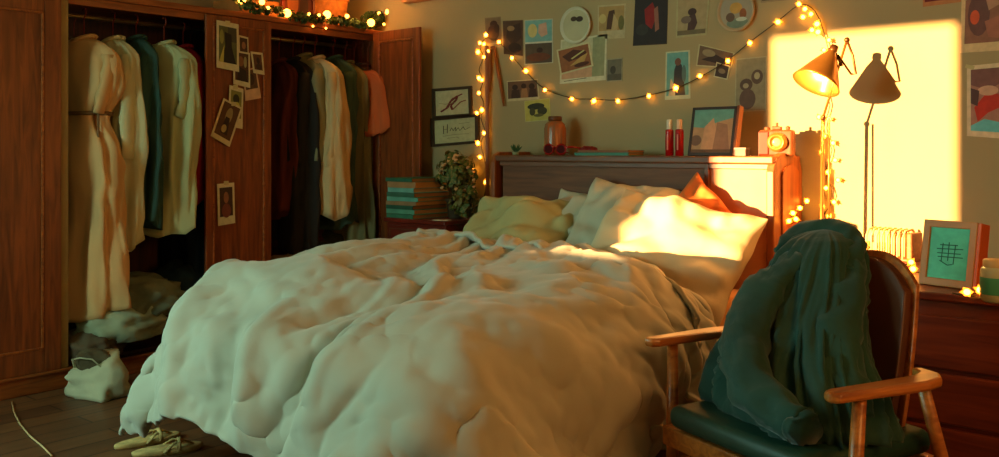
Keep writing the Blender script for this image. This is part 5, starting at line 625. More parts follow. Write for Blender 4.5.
7,-8,4,-1,4,11,6,8,8,6,8,9,9,9,9,8,6,7,11,9,6,10,5,7,12,6,4,6,8,6,8,11,5,9,9,6,11,7,3,11,4,1,14,6,2,12,3,6,14,4,5,13,3,-6,11,2,-7,12,3,0,11,1,8,15,2,-1,12,-2,-4,13,1,-3,12,-2,-5,14,-1,-1,10,-3,-9,12,-4,1,13,-3,0,13,1,-4,14,-1,0,13,1,2,15,-1,4,13,0,5,15,-2,1,14,2,3,11,-4,-7,13,-1,2,16,4,-1,16,0,0,14,2,-2,14,3,1,11,-2,-5,14,-3,-1,15,3,2,17,0,1,13,1,1,15,1,-2,13,0,-2,15,-1,0,16,0,2,10,-5,-7,12,-2,-4,16,0,-3,13,-1,-5,11,0,-3,12,-4,-3,11,-6,-11,10,-5,-8,11,-3,-7,9,-2,-10,9,-2,-9,4,-4,-10,1,-6,-14,11,-4,-7,-2,-6,-11,-1,-6,-10,0,-3,-12,-1,0,-13,3,-11,-4,1,-12,-5,2,-9,-7,3,-9,-6,6,-11,-5,
11,9,5,-3,-11,9,-1,4,13,8,9,7,6,8,5,5,6,12,11,8,9,12,7,2,16,4,-1,10,11,5,8,11,7,5,7,12,11,4,-3,12,6,1,8,6,12,14,6,-1,13,1,-9,10,7,0,15,-3,-1,11,3,-6,14,5,1,11,-2,5,13,-2,2,14,3,5,14,5,-3,8,-10,-7,15,0,-4,8,-8,-9,14,-4,-3,15,1,0,14,0,-1,14,3,0,12,0,2,15,3,-3,14,-1,7,11,-5,10,15,5,3,13,-4,-4,11,0,-12,15,0,-5,16,-1,2,16,1,5,13,4,6,13,8,3,15,-5,-2,13,-6,-8,16,1,-2,16,1,-4,14,8,-4,14,-3,2,11,-6,8,15,-1,-1,14,1,-2,9,-6,-9,15,-2,-3,14,1,-8,9,0,-6,13,-9,-1,12,-4,-6,9,-5,-12,12,-2,-6,11,0,-9,8,-1,-14,-3,-9,-9,0,-5,-14,13,-5,-6,-4,-5,-12,-9,-5,-11,-2,-1,-15,-3,3,-16,3,-13,-1,2,-15,4,3,-9,-8,4,-5,-10])
b = sheet(DUVET)
o = b.build('duvet', DUV, smooth=True, solid=.02, subsurf=1, loc=(2.17, -1.8, 0))
tag(o, 'large rumpled pale green-grey duvet spread over the bed', 'duvet')

# pillows: the two seamed faces of an inflated case
def pillow(name, label, c, rot, sc, m, seed, group='pillows at the head of the bed', wr_=.010, cat='pillow'):
    """sc = (width, height, thickness) in metres"""
    N, Mr = 38, 28; b = B(); idx = {}; rows = []
    w_, h_, th = sc
    def pt(s_, i, j):
        u_ = 2*i/(N-1)-1; v_ = 2*j/(Mr-1)-1
        # edges bow inwards between the four pointed corners
        x = w_/2*u_*(1-.07*(1-u_*u_)*0-.06*(1-v_*v_)*u_*u_-.05*u_*u_*v_*v_); y = h_/2*v_*(1-.11*(1-u_*u_)*v_*v_)
        e = max(0, (1-abs(u_)**2.6)*(1-abs(v_)**2.6)); z = th/2*e**.62
        q = Vector((u_, v_, 0))
        # creases running in from the seams, softer in the middle
        rim = 1-min(1, e*1.1)
        cr = math.sin(v_*13+seed+3*noise.noise(Vector((u_*2, v_*3, seed))))*(abs(u_)**2)*.5+math.sin(u_*15+seed*2+3*noise.noise(Vector((u_*3, v_*2, seed+4))))*(abs(v_)**2)*.5
        big = abs(noise.noise(Vector((u_*1.4-v_*1.1+seed, u_*.6+v_*1.2, seed*1.7))))
        d_ = (cr*.034*(1 if s_ else -1)+big*.11-.02+noise.noise(Vector((u_*4+seed, v_*4, 2)))*.012)*min(1, e*3)
        z = (z+d_) if s_ == 0 else -(z+d_*.5)
        z += .03*noise.noise(Vector((u_*.9+seed, v_*.9, 7)))+.02*noise.noise(Vector((u_*2+seed, v_*2, 9)))
        x += .022*noise.noise(Vector((v_*1.6, seed, 0))); y += .022*noise.noise(Vector((u_*1.6, seed, 5)))
        return Vector((x, y, z))
    for s_ in (0, 1):
        for j in range(Mr):
            for i in range(N):
                if s_ == 1 and (i in (0, N-1) or j in (0, Mr-1)): idx[(1, i, j)] = idx[(0, i, j)]
                else: idx[(s_, i, j)] = b.bm.verts.new(pt(s_, i, j))
    for s_ in (0, 1):
        for j in range(Mr-1):
            for i in range(N-1):
                b.bm.faces.new([idx[(s_, i, j)], idx[(s_, i+1, j)], idx[(s_, i+1, j+1)], idx[(s_, i, j+1)]])
    o = b.build(name, m, smooth=True, subsurf=1); o.location = c; o.rotation_euler = rot
    return tag(o, label, cat, group)
D = math.radians
pillow('pillow', 'olive pillow leaning on headboard at the left of the bed', (1.66, -.62, .755), (D(40), 0, D(8)), (.66, .52, .24), PIL2, 1)
pillow('pillow', 'grey green pillow behind, second from the left', (1.99, -.46, .79), (D(58), D(3), D(-4)), (.56, .46, .17), PIL3, 4)
pillow('pillow', 'tall grey pillow leaning behind the sunlit pillow', (2.30, -.56, .81), (D(52), D(5), D(2)), (.64, .58, .18), PIL3, 8)
pillow('cushion', 'orange brown cushion peeking out above the sunlit pillow', (2.62, -.46, .82), (D(66), D(38), 0), (.42, .42, .12), mat('cushion_orange', (190, 104, 42), .85, .12), 12, cat='cushion')
pillow('pillow', 'large sunlit cream pillow in front at the right', (2.62, -.73, .745), (D(48), D(9), D(3)), (.76, .60, .22), PIL, 15)

# ---------------------------------------------------------------- things on the headboard shelf
SY = -.17
def on_shelf(px): return W(px, 150, SY).x
x_ = on_shelf(521)
t = thing('succulent', 'tiny spiky green succulent in a pale pot on headboard', 'plant', (x_, -.22, HZ))
B().lathe([(.018, 0), (.022, .018), (.016, .020), (.01, .017)], (0, 0, 0), 14).build('pot', mat('pale_pot', (150, 160, 120), .6), t, smooth=True)
b = B()
for k in range(13):
    a = k*2.4; e = .35+.09*k; b.tube([(0, 0, .018), (math.cos(a)*.018*(1.5-e*.6), math.sin(a)*.018*(1.5-e*.6), .03+.008*e), (math.cos(a)*.04*(1.4-e*.7), math.sin(a)*.04*(1.4-e*.7), .042+.018*e)], [.006, .006, .0008], 6)
b.build('leaves', mat('succulent_green', (48, 92, 50), .6, .2), t, smooth=True)
x_ = on_shelf(553)
t = thing('jar', 'striped orange and brown glass jar standing on left of headboard', 'jar', (x_, -.15, HZ))
JM = mat('jar_stripes', (176, 92, 44), .25, col2=(120, 100, 76), scale=9, stretch=(6, 6, .3), detail=1)
B().lathe([(.052, 0), (.060, .006), (.063, .03), (.063, .15), (.056, .178), (.040, .192), (.034, .196)], (0, 0, 0), 24).build('jar_body', JM, t, smooth=True)
B().lathe([(.034, .194), (.040, .198), (.040, .218), (.036, .222), (.01, .222)], (0, 0, 0), 24).build('lid', mat('jar_lid', (110, 62, 30), .4), t, smooth=True)
# red sunglasses
x_ = on_shelf(566)
t = thing('sunglasses', 'red framed sunglasses lying in front of the striped jar', 'glasses', (x_, -.275, HZ), .0)
RED = mat('red_plastic', (150, 20, 14), .25, .1)
for s_ in (-1, 1):
    pts = [(s_*.042+.034*math.cos(a), -.004*math.cos(a), .034+.027*math.sin(a)) for a in [2*PI*k/18 for k in range(19)]]
    B().tube(pts, .0055, 8).build('lens_rim', RED, t, smooth=True)
    pl = [(s_*.042+.031*math.cos(a), 0, .034+.024*math.sin(a)) for a in [2*PI*k/18 for k in range(18)]]
    B().prism(pl, (0, .002, 0)).build('lens', mat('dark_lens', (70, 10, 10), .1), t)
    B().tube([(s_*.076, 0, .045), (s_*.080+.02, .03, .046), (s_*.07+.05, .085, .040), (s_*.06+.065, .12, .012)], [.006, .005, .004, .004], 8).build('temple', RED, t, smooth=True)
B().tube([(-.01, 0, .044), (0, 0, .048), (.01, 0, .044)], .005, 8).build('bridge', RED, t, smooth=True)
x_ = on_shelf(590)
t = tag(heap((0, 0, .018), (.055, .035, .030), 41, .3).build('red_cloth', mat('red_ribbon', (120, 18, 16), .6, .2), smooth=True), 'small crumpled red cloth lying between the sunglasses and books', 'cloth'); t.location = (x_+.0, -.19, HZ)
x_ = on_shelf(612)
book('book', 'thin teal paperback lying flat under the brown one on headboard', (x_, -.20, HZ), (.33, .17, .016), D(3), (60, 124, 104), (150, 106, 60), 'books lying flat on the headboard')
book('book', 'thin brown paperback lying on top on the headboard shelf', (x_+.01, -.195, HZ+.0166), (.32, .16, .012), D(-1), (136, 84, 44), (170, 120, 70), 'books lying flat on the headboard')
for px, lab in ((669.5, 'red bottle with white cap, left one of the pair'), (679.5, 'red bottle with cream cap, right one of the pair')):
    x_ = on_shelf(px); t = thing('bottle', lab+' on headboard', 'bottle', (x_, SY, HZ), 0, 'red bottles on the headboard')
    B().lathe([(.019, 0), (.0215, .003), (.0215, .128), (.020, .134), (.013, .137)], (0, 0, 0), 20).build('bottle_body', mat('bottle_red', (168, 16, 14), .2, .06), t, smooth=True)
    B().lathe([(.0135, .136), (.0145, .138), (.0145, .183), (.012, .187), (.003, .188)], (0, 0, 0), 18).build('cap', mat('cap_'+str(int(px)), (232, 216, 190) if px < 675 else (240, 190, 150), .4), t, smooth=True)
    b = B(); b.box((-.004, -.0222, .03), (.004, -.0212, .11)); b.build('label_strip', mat('strip_pale', (210, 120, 96), .5), t)

# flat pictures -------------------------------------------------------------
def lerp(a, b_, t_): return a+(b_-a)*t_
def flat_art(quad, border, inner, bg, blobs, nrm, thick=.0025, base=0.0):
    """quad: 4 world corners TL TR BR BL; returns builder + materials"""
    TL, TR, BR, BL = quad; nrm = Vector(nrm)
    def P(s_, t_, h): return lerp(lerp(TL, TR, s_), lerp(BL, BR, s_), t_)+nrm*(h+base)
    b = B(); ms = [border]
    b.loft([[P(*q, 0) for q in ((0, 0), (1, 0), (1, 1), (0, 1))], [P(*q, thick) for q in ((0, 0), (1, 0), (1, 1), (0, 1))]])
    l, t_, r, bt = inner
    def Q(s_, q, h): return P(l+(r-l)*s_, t_+(bt-t_)*q, h)
    def use(c):
        m = paint(c)
        if m not in ms: ms.append(m)
        b.mi = ms.index(m)
    h = thick+.0005
    if bg is not None:
        use(bg); b.poly([Q(*q, h) for q in ((0, 0), (1, 0), (1, 1), (0, 1))])
    for bl in blobs:
        h += .0003
        use(bl[-1])
        if bl[0] == 'e':
            _, cx, cy, rx, ry, _c = bl
            b.poly([Q(cx+rx*math.cos(a), cy+ry*math.sin(a), h) for a in [2*PI*k/16 for k in range(16)]])
        elif bl[0] == 'p': b.poly([Q(x1, y1, h) for x1, y1 in bl[1]])
        elif bl[0] == 'r':
            _, x0, y0, x1, y1, _c = bl; b.poly([Q(*q, h) for q in ((x0, y0), (x1, y0), (x1, y1), (x0, y1))])
        elif bl[0] == 'l':
            pts = bl[1]; wd = bl[2]
            for (xa, ya), (xb, yb) in zip(pts, pts[1:]):
                dx, dy = xb-xa, yb-ya; n_ = math.hypot(dx, dy) or 1; ox, oy = -dy/n_*wd, dx/n_*wd
                b.poly([Q(xa+ox, ya+oy, h), Q(xb+ox, yb+oy, h), Q(xb-ox, yb-oy, h), Q(xa-ox, ya-oy, h)])
    return b, ms
def wall_photo(px_quad, border, inner, bg, blobs, label, name='photo_print', cat='photo', base=.0, group='pictures on the back wall', tape=None):
    q = [W(a, b_) for a, b_ in px_quad]
    b, ms = flat_art(q, paint(border), inner, bg, blobs, (0, -1, 0), base=base)
    c = sum(q, Vector())/4
    o = b.build(name, ms, loc=(c.x, -base, c.z)); tag(o, label, cat, group)
    if tape:
        p_ = W(*tape); tt = B().box((-.018, -.004-base, -.008), (.018, -.0032-base, .008), m=Matrix.Rotation(.3, 4, 'Y'))
        to = tt.build('tape', mat('tape', (196, 178, 120), .5)); to.location = (p_.x-c.x, base, p_.z-c.z); to.parent = o
    return o
R4 = lambda x0, y0, x1, y1: ((x0, y0+ (x1-x0)*.02), (x1, y0), (x1, y1), (x0, y1+ (x1-x0)*.02))
FULL = (0.04, .03, .96, .97)
wall_photo(((485, 18), (501, 16.5), (502, 42), (486, 43.5)), (140, 116, 84), (.05, .04, .95, .96), (128, 104, 76), [('e', .55, .25, .26, .15, (64, 36, 24)), ('e', .5, .62, .42, .34, (74, 44, 30)), ('e', .75, .45, .2, .2, (60, 34, 24))], 'small brown portrait photo, leftmost on the wall beside string lights')
wall_photo(((503, 21), (523, 20), (523, 56), (504, 54)), (98, 70, 48), (.02, .02, .98, .98), (84, 58, 40), [('p', [(.2, .2), (.9, .05), (.95, .5), (.5, .75), (.15, .5)], (62, 40, 30)), ('e', .4, .22, .2, .08, (150, 120, 80)), ('e', .6, .8, .35, .15, (46, 32, 26))], 'dark brown photo hanging between leftmost portrait and blue print')
wall_photo(((524.6, 20), (553, 18.5), (553.3, 63), (524.8, 65)), (196, 190, 160), (.03, .02, .97, .98), (120, 172, 166), [('r', 0, .50, 1, .54, (210, 204, 180)), ('r', 0, .54, 1, 1, (86, 72, 56)), ('e', .28, .24, .18, .16, (206, 190, 120)), ('p', [(.52, .1), (.8, .06), (.84, .34), (.62, .4), (.5, .3)], (204, 160, 134)), ('e', .55, .70, .12, .06, (60, 36, 28)), ('e', .5, .86, .45, .10, (110, 60, 36))], 'two part print, pale blue above dark brown, left of oval plate')
def plate(px, py, rw, rh, label, rim, face, blobs, th):
    c = W(px, py); t = thing('wall_plate', label, 'plate', (c.x, 0, c.z), 0, 'oval plates on the wall')
    a = W(px-rw, py); rx = abs(c.x-a.x)*1.03; rz_ = abs(W(px, py-rh).z-c.z)
    mx = Matrix(((rx, 0, 0), (0, 0, -1), (0, rz_, 0)))
    B().loft([[Vector((rx*k*math.cos(q), -h, rz_*k*math.sin(q))) for q in [2*PI*i/32 for i in range(32)]] for k, h in ((.86, .002), (1, .016), (1.0, .022), (.90, .020), (.84, .012), (.3, .010))]).build('rim', rim, t, smooth=True)
    quad = [Vector((-rx*.84, -.0125, rz_*.84)), Vector((rx*.84, -.0125, rz_*.84)), Vector((rx*.84, -.0125, -rz_*.84)), Vector((-rx*.84, -.0125, -rz_*.84))]
    b = B(); ms = [face]
    b.poly([(rx*.84*math.cos(q), -.0128, rz_*.84*math.sin(q)) for q in [2*PI*i/32 for i in range(32)]])
    h = .0132
    for bl in blobs:
        m = paint(bl[-1]); 
        if m not in ms: ms.append(m)
        b.mi = ms.index(m); _, cx, cy, ex, ey, _c = bl; h += .0003
        b.poly([(rx*.84*(cx+ex*math.cos(q)), -h, -rz_*.84*(cy+ey*math.sin(q))) for q in [2*PI*i/16 for i in range(16)]])
    b.build('picture', ms, t)
plate(577, 25.5, 14.5, 18.5, 'oval white rimmed plate with a dark blot near the top', mat('plate_white', (206, 204, 176), .4), mat('plate_face', (186, 178, 138), .5), [('e', -.15, -.42, .25, .16, (70, 50, 30)), ('e', .3, -.38, .28, .18, (60, 42, 26))], 1)
plate(737, 11, 18, 21, 'oval picture plate with brown and white shapes, nearer the window light', mat('plate_pink', (180, 150, 110), .4), mat('plate_face2', (160, 140, 110), .5), [('e', .1, .7, .7, .28, (120, 132, 110)), ('e', .0, -.15, .40, .32, (200, 150, 70)), ('e', .45, .2, .22, .3, (150, 84, 40)), ('e', -.35, .35, .28, .26, (110, 80, 60)), ('e', .35, .5, .35, .12, (196, 196, 170))], 2)
wall_photo(((598, 5.5), (626, 3.5), (625, 38), (598, 39.5)), (190, 172, 130), (.05, .05, .95, .76), (176, 140, 84), [('p', [(.4, .2), (.62, .15), (.66, .5), (.5, .95), (.3, .95), (.34, .5)], (84, 54, 34)), ('p', [(.6, .3), (.8, .7), (.75, 1), (.5, 1)], (190, 160, 110)), ('e', .9, .7, .12, .3, (110, 100, 50)), ('e', .15, .5, .15, .2, (200, 176, 110))], 'instant photo with a wide pale border right of first plate')
wall_photo(((561, 40), (607.5, 34), (606, 80), (560, 84)), (212, 204, 168), (.04, .04, .96, .90), (196, 190, 150), [('r', .72, 0, 1, 1, (150, 150, 110)), ('r', 0, .62, .72, 1, (204, 156, 120)), ('p', [(0, .2), (.5, .1), (.55, .3), (.1, .4)], (220, 214, 184)), ('l', [(.06, 1.06), (.6, 1.02)], .008, (90, 70, 50))], 'large white card behind the tilted brown photo under the plate')
wall_photo(((557, 50), (590, 42), (594, 66), (561, 75)), (206, 196, 150), (.05, .06, .95, .94), (150, 92, 54), [('p', [(.1, .3), (.5, .1), (.9, .3), (.9, .5), (.3, .6)], (84, 44, 28)), ('p', [(.3, .8), (.7, .5), (.95, .4), (.8, .75)], (190, 150, 80)), ('e', .7, .85, .25, .10, (84, 44, 28)), ('l', [(.4, .5), (.85, .25)], .03, (200, 190, 120))], 'tilted brown photo lying over the large white card', base=.004)
wall_photo(((607, 59), (623, 57.5), (622.5, 81), (606.5, 82)), (160, 150, 120), (.06, .05, .94, .95), (112, 104, 84), [('e', .4, .5, .2, .2, (72, 64, 52)), ('r', 0, .7, 1, 1, (90, 82, 66))], 'small grey photo peeking out right of the white card')
wall_photo(((507, 81), (538, 79), (539.5, 99), (507.5, 101.5)), (204, 184, 140), (.03, .05, .97, .88), (110, 76, 52), [('e', .25, .35, .10, .16, (60, 34, 24)), ('p', [(.1, 1), (.14, .5), (.4, .5), (.42, 1)], (70, 44, 32)), ('e', .55, .3, .09, .15, (60, 34, 24)), ('p', [(.44, 1), (.48, .45), (.66, .45), (.68, 1)], (160, 110, 70)), ('e', .82, .35, .10, .18, (56, 32, 22)), ('p', [(.7, 1), (.74, .5), (.95, .5), (.98, 1)], (66, 40, 28))], 'wide brown photo of three figures below the blue print')
wall_photo(((524.5, 101), (550, 98), (551, 120), (525.5, 122)), (196, 186, 120), (.02, .03, .98, .97), (186, 176, 84), [('e', .45, .3, .35, .16, (50, 50, 30)), ('e', .7, .55, .2, .2, (60, 60, 34)), ('e', .3, .55, .12, .2, (70, 66, 36)), ('e', .55, .75, .2, .08, (96, 92, 44))], 'yellow green print with dark blots above the striped jar')
wall_photo(((636, -14), (668.5, -16), (667, 44), (633, 46)), (60, 44, 36), (.02, .02, .98, .98), (44, 34, 32), [('p', [(.3, .4), (.55, .28), (.7, .5), (.55, .75), (.35, .65)], (140, 26, 22)), ('p', [(.6, .4), (.72, .35), (.78, .75), (.66, .8)], (150, 96, 76)), ('e', .25, .75, .2, .1, (56, 50, 44))], 'tall dark poster with a red figure left of beige photo')
wall_photo(((677, -3), (710, -6), (707, 35), (676, 38)), (176, 164, 118), (.05, .03, .95, .95), (170, 146, 104), [('e', .5, .4, .15, .10, (74, 46, 38)), ('p', [(.35, .9), (.4, .5), (.6, .45), (.7, .7), (.6, .9)], (80, 52, 46)), ('e', .3, .6, .18, .1, (120, 96, 80)), ('r', 0, .88, 1, 1, (116, 100, 70))], 'beige photo of a seated figure left of second plate')
wall_photo(((666, 52), (690, 50), (690.5, 98.5), (665, 100)), (196, 196, 160), (.06, .03, .94, .92), (108, 160, 150), [('p', [(.3, 1), (.35, .4), (.5, .2), (.7, .3), (.8, .7), (.85, 1)], (54, 50, 50)), ('e', .52, .22, .15, .09, (120, 76, 56)), ('p', [(.1, 1), (.2, .6), (.4, .8), (.4, 1)], (196, 176, 140)), ('e', .8, .5, .1, .2, (90, 110, 100))], 'teal photo of a dark haired figure above the red bottles')
wall_photo(((699, 44), (735, 53), (732, 68), (696, 66)), (190, 178, 134), (.04, .05, .96, .95), (112, 84, 60), [('p', [(.1, .7), (.5, .3), (.9, .6), (.8, .9)], (60, 38, 30)), ('e', .3, .3, .2, .2, (150, 130, 96))], 'upper tilted brown photo of the pair by the string lights')
wall_photo(((717, 62), (731, 66), (728, 80), (714, 77)), (200, 190, 150), (.08, .08, .92, .92), (70, 50, 40), [('e', .5, .5, .3, .2, (130, 110, 84))], 'small tilted dark photo hanging below the string light bulb', base=.004)
wall_photo(((736, 59), (767, 56), (766, 111), (735, 112)), (178, 168, 132), (.03, .02, .97, .98), (150, 136, 102), [('e', .35, .5, .22, .12, (96, 72, 56)), ('e', .72, .36, .2, .14, (100, 76, 60)), ('e', .4, .78, .28, .2, (104, 78, 62)), ('e', .72, .34, .1, .07, (180, 164, 124)), ('e', .34, .52, .1, .05, (170, 150, 114))], 'tall grey beige print with brown rings behind the leaning frame')
wall_photo(((761, -16), (799, -20), (798, -1), (761, 3)), (150, 130, 96), (.04, .04, .96, .90), (96, 66, 50), [], 'cut off brown photo at top edge above string light loop')
wall_photo(((923, -24), (962, -30), (961, 2), (923, 7)), (190, 120, 70), (.05, .04, .95, .86), (110, 30, 30), [], 'cut off dark red picture at the top above sunlit wall')
wall_photo(((962, -8), (1008, -16), (1008, 50), (960, 53)), (222, 190, 140), (.09, .03, .94, .86), (150, 100, 78), [('e', .35, .45, .28, .42, (110, 72, 66)), ('e', .25, .5, .12, .14, (220, 90, 50)), ('p', [(.5, .1), (.9, .0), (.9, .3), (.6, .4)], (190, 140, 110)), ('p', [(.5, .6), (.95, .5), (.95, .95), (.6, .9)], (170, 106, 84))], 'white bordered brown photo, upper one at right edge', tape=(963, -2))
wall_photo(((967, 66), (1008, 62), (1008, 139), (967, 136)), (226, 200, 160), (.10, .06, .95, .92), (176, 120, 100), [('p', [(0, 0), (1, 0), (1, .2), (.5, .35), (0, .25)], (130, 84, 76)), ('p', [(.1, .62), (.4, .42), (.8, .4), (.9, .6), (.5, .7), (.2, .85)], (200, 50, 26)), ('p', [(0, .92), (.4, .8), (1, .86), (1, 1), (0, 1)], (110, 190, 190)), ('e', .5, .35, .3, .08, (210, 160, 130)), ('p', [(0, .3), (.25, .35), (.2, .6), (0, .55)], (90, 60, 56))], 'white bordered pink and red photo, lower one at right edge', tape=(970, 67))

def framed(px_quad, label, fcol, blobs, bg, fw_=.07, base=.0, name='picture_frame'):
    q = [W(a, b_) for a, b_ in px_quad]; c = sum(q, Vector())/4
    t = thing(name, label, 'picture', (c.x, 0, c.z), 0, 'framed drawings beside wardrobe', world=True)
    TL, TR, BR, BL = q
    def P(s_, t_, h): return lerp(lerp(TL, TR, s_), lerp(BL, BR, s_), t_)+Vector((0, -h, 0))
    b = B(); fh = fw_*1.3
    for (x0, y0, x1, y1) in ((0, 0, 1, fh), (0, 1-fh, 1, 1), (0, fh, fw_, 1-fh), (1-fw_, fh, 1, 1-fh)):
        b.loft([[P(x0, y0, .0), P(x1, y0, .0), P(x1, y1, .0), P(x0, y1, .0)], [P(x0, y0, .018), P(x1, y0, .018), P(x1, y1, .018), P(x0, y1, .018)]])
    b.build('frame', fcol, t)
    b, ms = flat_art(q, WHITE, (fw_, fh, 1-fw_, 1-fh), bg, blobs, (0, -1, 0), thick=.006)
    b.build('drawing', ms, t)
FRM = mat('frame_dark', (62, 44, 24), .5)
framed(((433.5, 89), (472.5, 86), (473.5, 116), (434, 119)), 'small dark framed sketch with bold maroon curves, upper one', FRM,
       [('l', [(.15, .85), (.35, .7), (.45, .45), (.65, .25), (.62, .4), (.45, .62), (.5, .8)], .035, (110, 34, 30)), ('l', [(.3, .75), (.5, .35), (.8, .18)], .025, (120, 44, 36)), ('l', [(.1, .5), (.3, .55), (.6, .5)], .008, (120, 100, 70)), ('l', [(.5, .8), (.75, .5), (.9, .45)], .02, (130, 60, 40))], (196, 184, 140))
framed(((432, 118.5), (480, 114), (480.5, 143), (432.5, 147)), 'small dark framed sheet of scribbled handwriting, lower one', FRM,
       [('l', [(.22, .25), (.22, .6)], .01, (70, 62, 40)), ('l', [(.32, .2), (.31, .58)], .01, (70, 62, 40)), ('l', [(.22, .42), (.32, .40)], .008, (70, 62, 40)), ('l', [(.38, .5), (.42, .36), (.46, .5), (.52, .35), (.52, .52), (.58, .38), (.62, .52), (.7, .36), (.74, .5), (.86, .40)], .008, (70, 62, 40)), ('l', [(.2, .7), (.5, .66), (.84, .68)], .006, (96, 88, 60)), ('l', [(.3, .8), (.55, .78), (.6, .84)], .006, (96, 88, 60)), ('l', [(.6, .22), (.86, .2)], .006, (96, 88, 60))], (190, 184, 138))

# polaroids on the wardrobe leaf
def door_photo(px_quad, border, inner, bg, blobs, label, base=0.0, tape=None):
    q = [F(a, b_, .0235) for a, b_ in px_quad]
    b, ms = flat_art(q, paint(border), inner, bg, blobs, (1, 0, 0), base=base, thick=.002)
    c = sum(q, Vector())/4
    o = b.build('instant_photo', ms, loc=c); tag(o, label, 'photo', 'instant photos stuck on the wardrobe door')
    if tape:
        p_ = F(*tape, .0235); tb_ = B().box((p_.x+base+.0021, p_.y-.016, p_.z-.012), (p_.x+base+.0032, p_.y+.016, p_.z+.012))
        to = tb_.build('tape', mat('tape', (196, 178, 120), .5)); to.parent = o; to.matrix_parent_inverse = Matrix.Translation(-c)
IB = (208, 192, 142)
door_photo(((216, 20), (238, 24.5), (238.5, 72), (216, 67.5)), IB, (.10, .10, .90, .86), (92, 90, 44), [('r', .5, 0, 1, .4, (66, 62, 40)), ('p', [(.32, .15), (.7, .2), (.72, .55), (.95, 1), (.1, 1), (.35, .55)], (34, 28, 18)), ('p', [(0, 1), (.3, .5), (.25, 1)], (186, 170, 74)), ('e', .15, .3, .12, .2, (140, 134, 60))], 'large instant photo of a dark figure, topmost on door', base=.0045, tape=(227, 23))
door_photo(((238.5, 35), (248, 37.5), (248.5, 60), (239, 58)), IB, (.10, .08, .90, .90), (70, 44, 26), [('e', .5, .4, .25, .2, (150, 100, 60))], 'narrow instant photo peeking out right of the largest one')
door_photo(((233, 50), (249.5, 53), (249.8, 88), (233, 84)), IB, (.10, .05, .90, .86), (76, 46, 26), [('e', .4, .3, .25, .18, (136, 84, 46)), ('p', [(.1, 1), (.3, .5), (.8, .6), (.9, 1)], (44, 30, 20)), ('e', .75, .3, .12, .2, (150, 140, 90))], 'dark instant photo overlapping below right of the largest one', base=.0025)
door_photo(((250, 51.5), (262, 53), (264, 75), (253, 73)), IB, (.14, .10, .86, .82), (96, 56, 32), [('e', .55, .4, .2, .22, (50, 32, 22)), ('e', .55, .8, .35, .2, (60, 40, 26))], 'small tilted instant photo at far right of the cluster', base=.0045)
door_photo(((243, 70), (256, 67), (261, 98), (245, 101)), (204, 160, 116), (.1, .05, .90, .66), (92, 60, 36), [('e', .5, .5, .3, .3, (60, 40, 26))], 'pinkish instant photo half hidden behind the dark one', base=.0005)
door_photo(((229, 85), (243, 89), (242, 129), (227.5, 126)), IB, (.12, .10, .88, .76), (130, 124, 56), [('e', .5, .3, .3, .18, (50, 48, 26)), ('e', .6, .6, .25, .2, (190, 176, 80)), ('e', .3, .7, .2, .15, (60, 50, 30))], 'narrow green instant photo hanging in the middle of the door', base=.003, tape=(235, 87))
door_photo(((223, 98), (242, 108), (229, 147), (210, 136)), IB, (.09, .05, .91, .88), (88, 56, 30), [('e', .5, .35, .2, .25, (150, 130, 80)), ('p', [(.3, .9), (.35, .4), (.6, .4), (.75, .9)], (52, 36, 22)), ('e', .45, .75, .15, .12, (170, 150, 90))], 'tilted instant photo at lower left of the cluster', base=.0045, tape=(233, 104))
door_photo(((217, 184), (234, 182.5), (235, 223), (218, 226)), IB, (.12, .10, .88, .80), (70, 44, 26), [('e', .5, .35, .2, .2, (150, 96, 60)), ('e', .5, .8, .35, .25, (120, 60, 40))], 'single instant photo of a person, lowest on the door', tape=(226, 183))

# leaning frame on the headboard
c = W(714, 156, -.15)
t = thing('picture_frame', 'dark framed photo leaning on back of headboard shelf', 'picture', (c.x, -.19, HZ), D(-4))
tilt = Matrix.Rotation(D(-12), 4, 'X')
fw2, fh2 = .125, .25
b = B()
for lo, hi in (((-fw2, 0), (-fw2+.014, fh2)), ((fw2-.014, 0), (fw2, fh2)), ((-fw2, 0), (fw2, .016)), ((-fw2, fh2-.014), (fw2, fh2))):
    b.box((lo[0], -.012, lo[1]), (hi[0], .010, hi[1]), .002, m=tilt)
b.build('frame', mat('frame_brown', (58, 32, 18), .4), t)
o = B().box((fw2, -.010, .002), (fw2+.014, .030, fh2+.004), .002, m=tilt).build('backing', ORW, t); o['label'] = 'orange wood edge of the frame'
q = [tilt @ Vector(v) for v in ((-fw2+.01, -.004, fh2-.01), (fw2-.01, -.004, fh2-.01), (fw2-.01, -.004, .01), (-fw2+.01, -.004, .01))]
b, ms = flat_art(q, paint((170, 130, 90)), (0, 0, 1, 1), (186, 140, 100), [('p', [(0, 0), (1, 0), (1, .2), (.6, .3), (.3, .42), (0, .4)], (108, 156, 140)), ('p', [(.25, .95), (.3, .4), (.5, .2), (.6, .5), (.55, .95)], (206, 150, 110)), ('p', [(.55, .9), (.6, .3), (.85, .35), (.95, .9)], (156, 112, 86)), ('r', 0, .9, 1, 1, (110, 74, 52)), ('e', .12, .7, .14, .12, (120, 88, 70))], (0, -1, 0))
b.build('photo', ms, t)
c = W(744, 155, -.2)
t = thing('small_box', 'small blue grey box between leaning frame and old camera', 'box', (c.x, -.22, HZ), D(-5))
B().box((-.03, -.022, 0), (.03, .022, .036), .003).build('box_body', mat('box_grey', (92, 84, 78), .6), t)
B().box((-.032, -.024, .030), (.032, .024, .042), .003).build('lid', mat('box_lid', (120, 110, 100), .6), t)
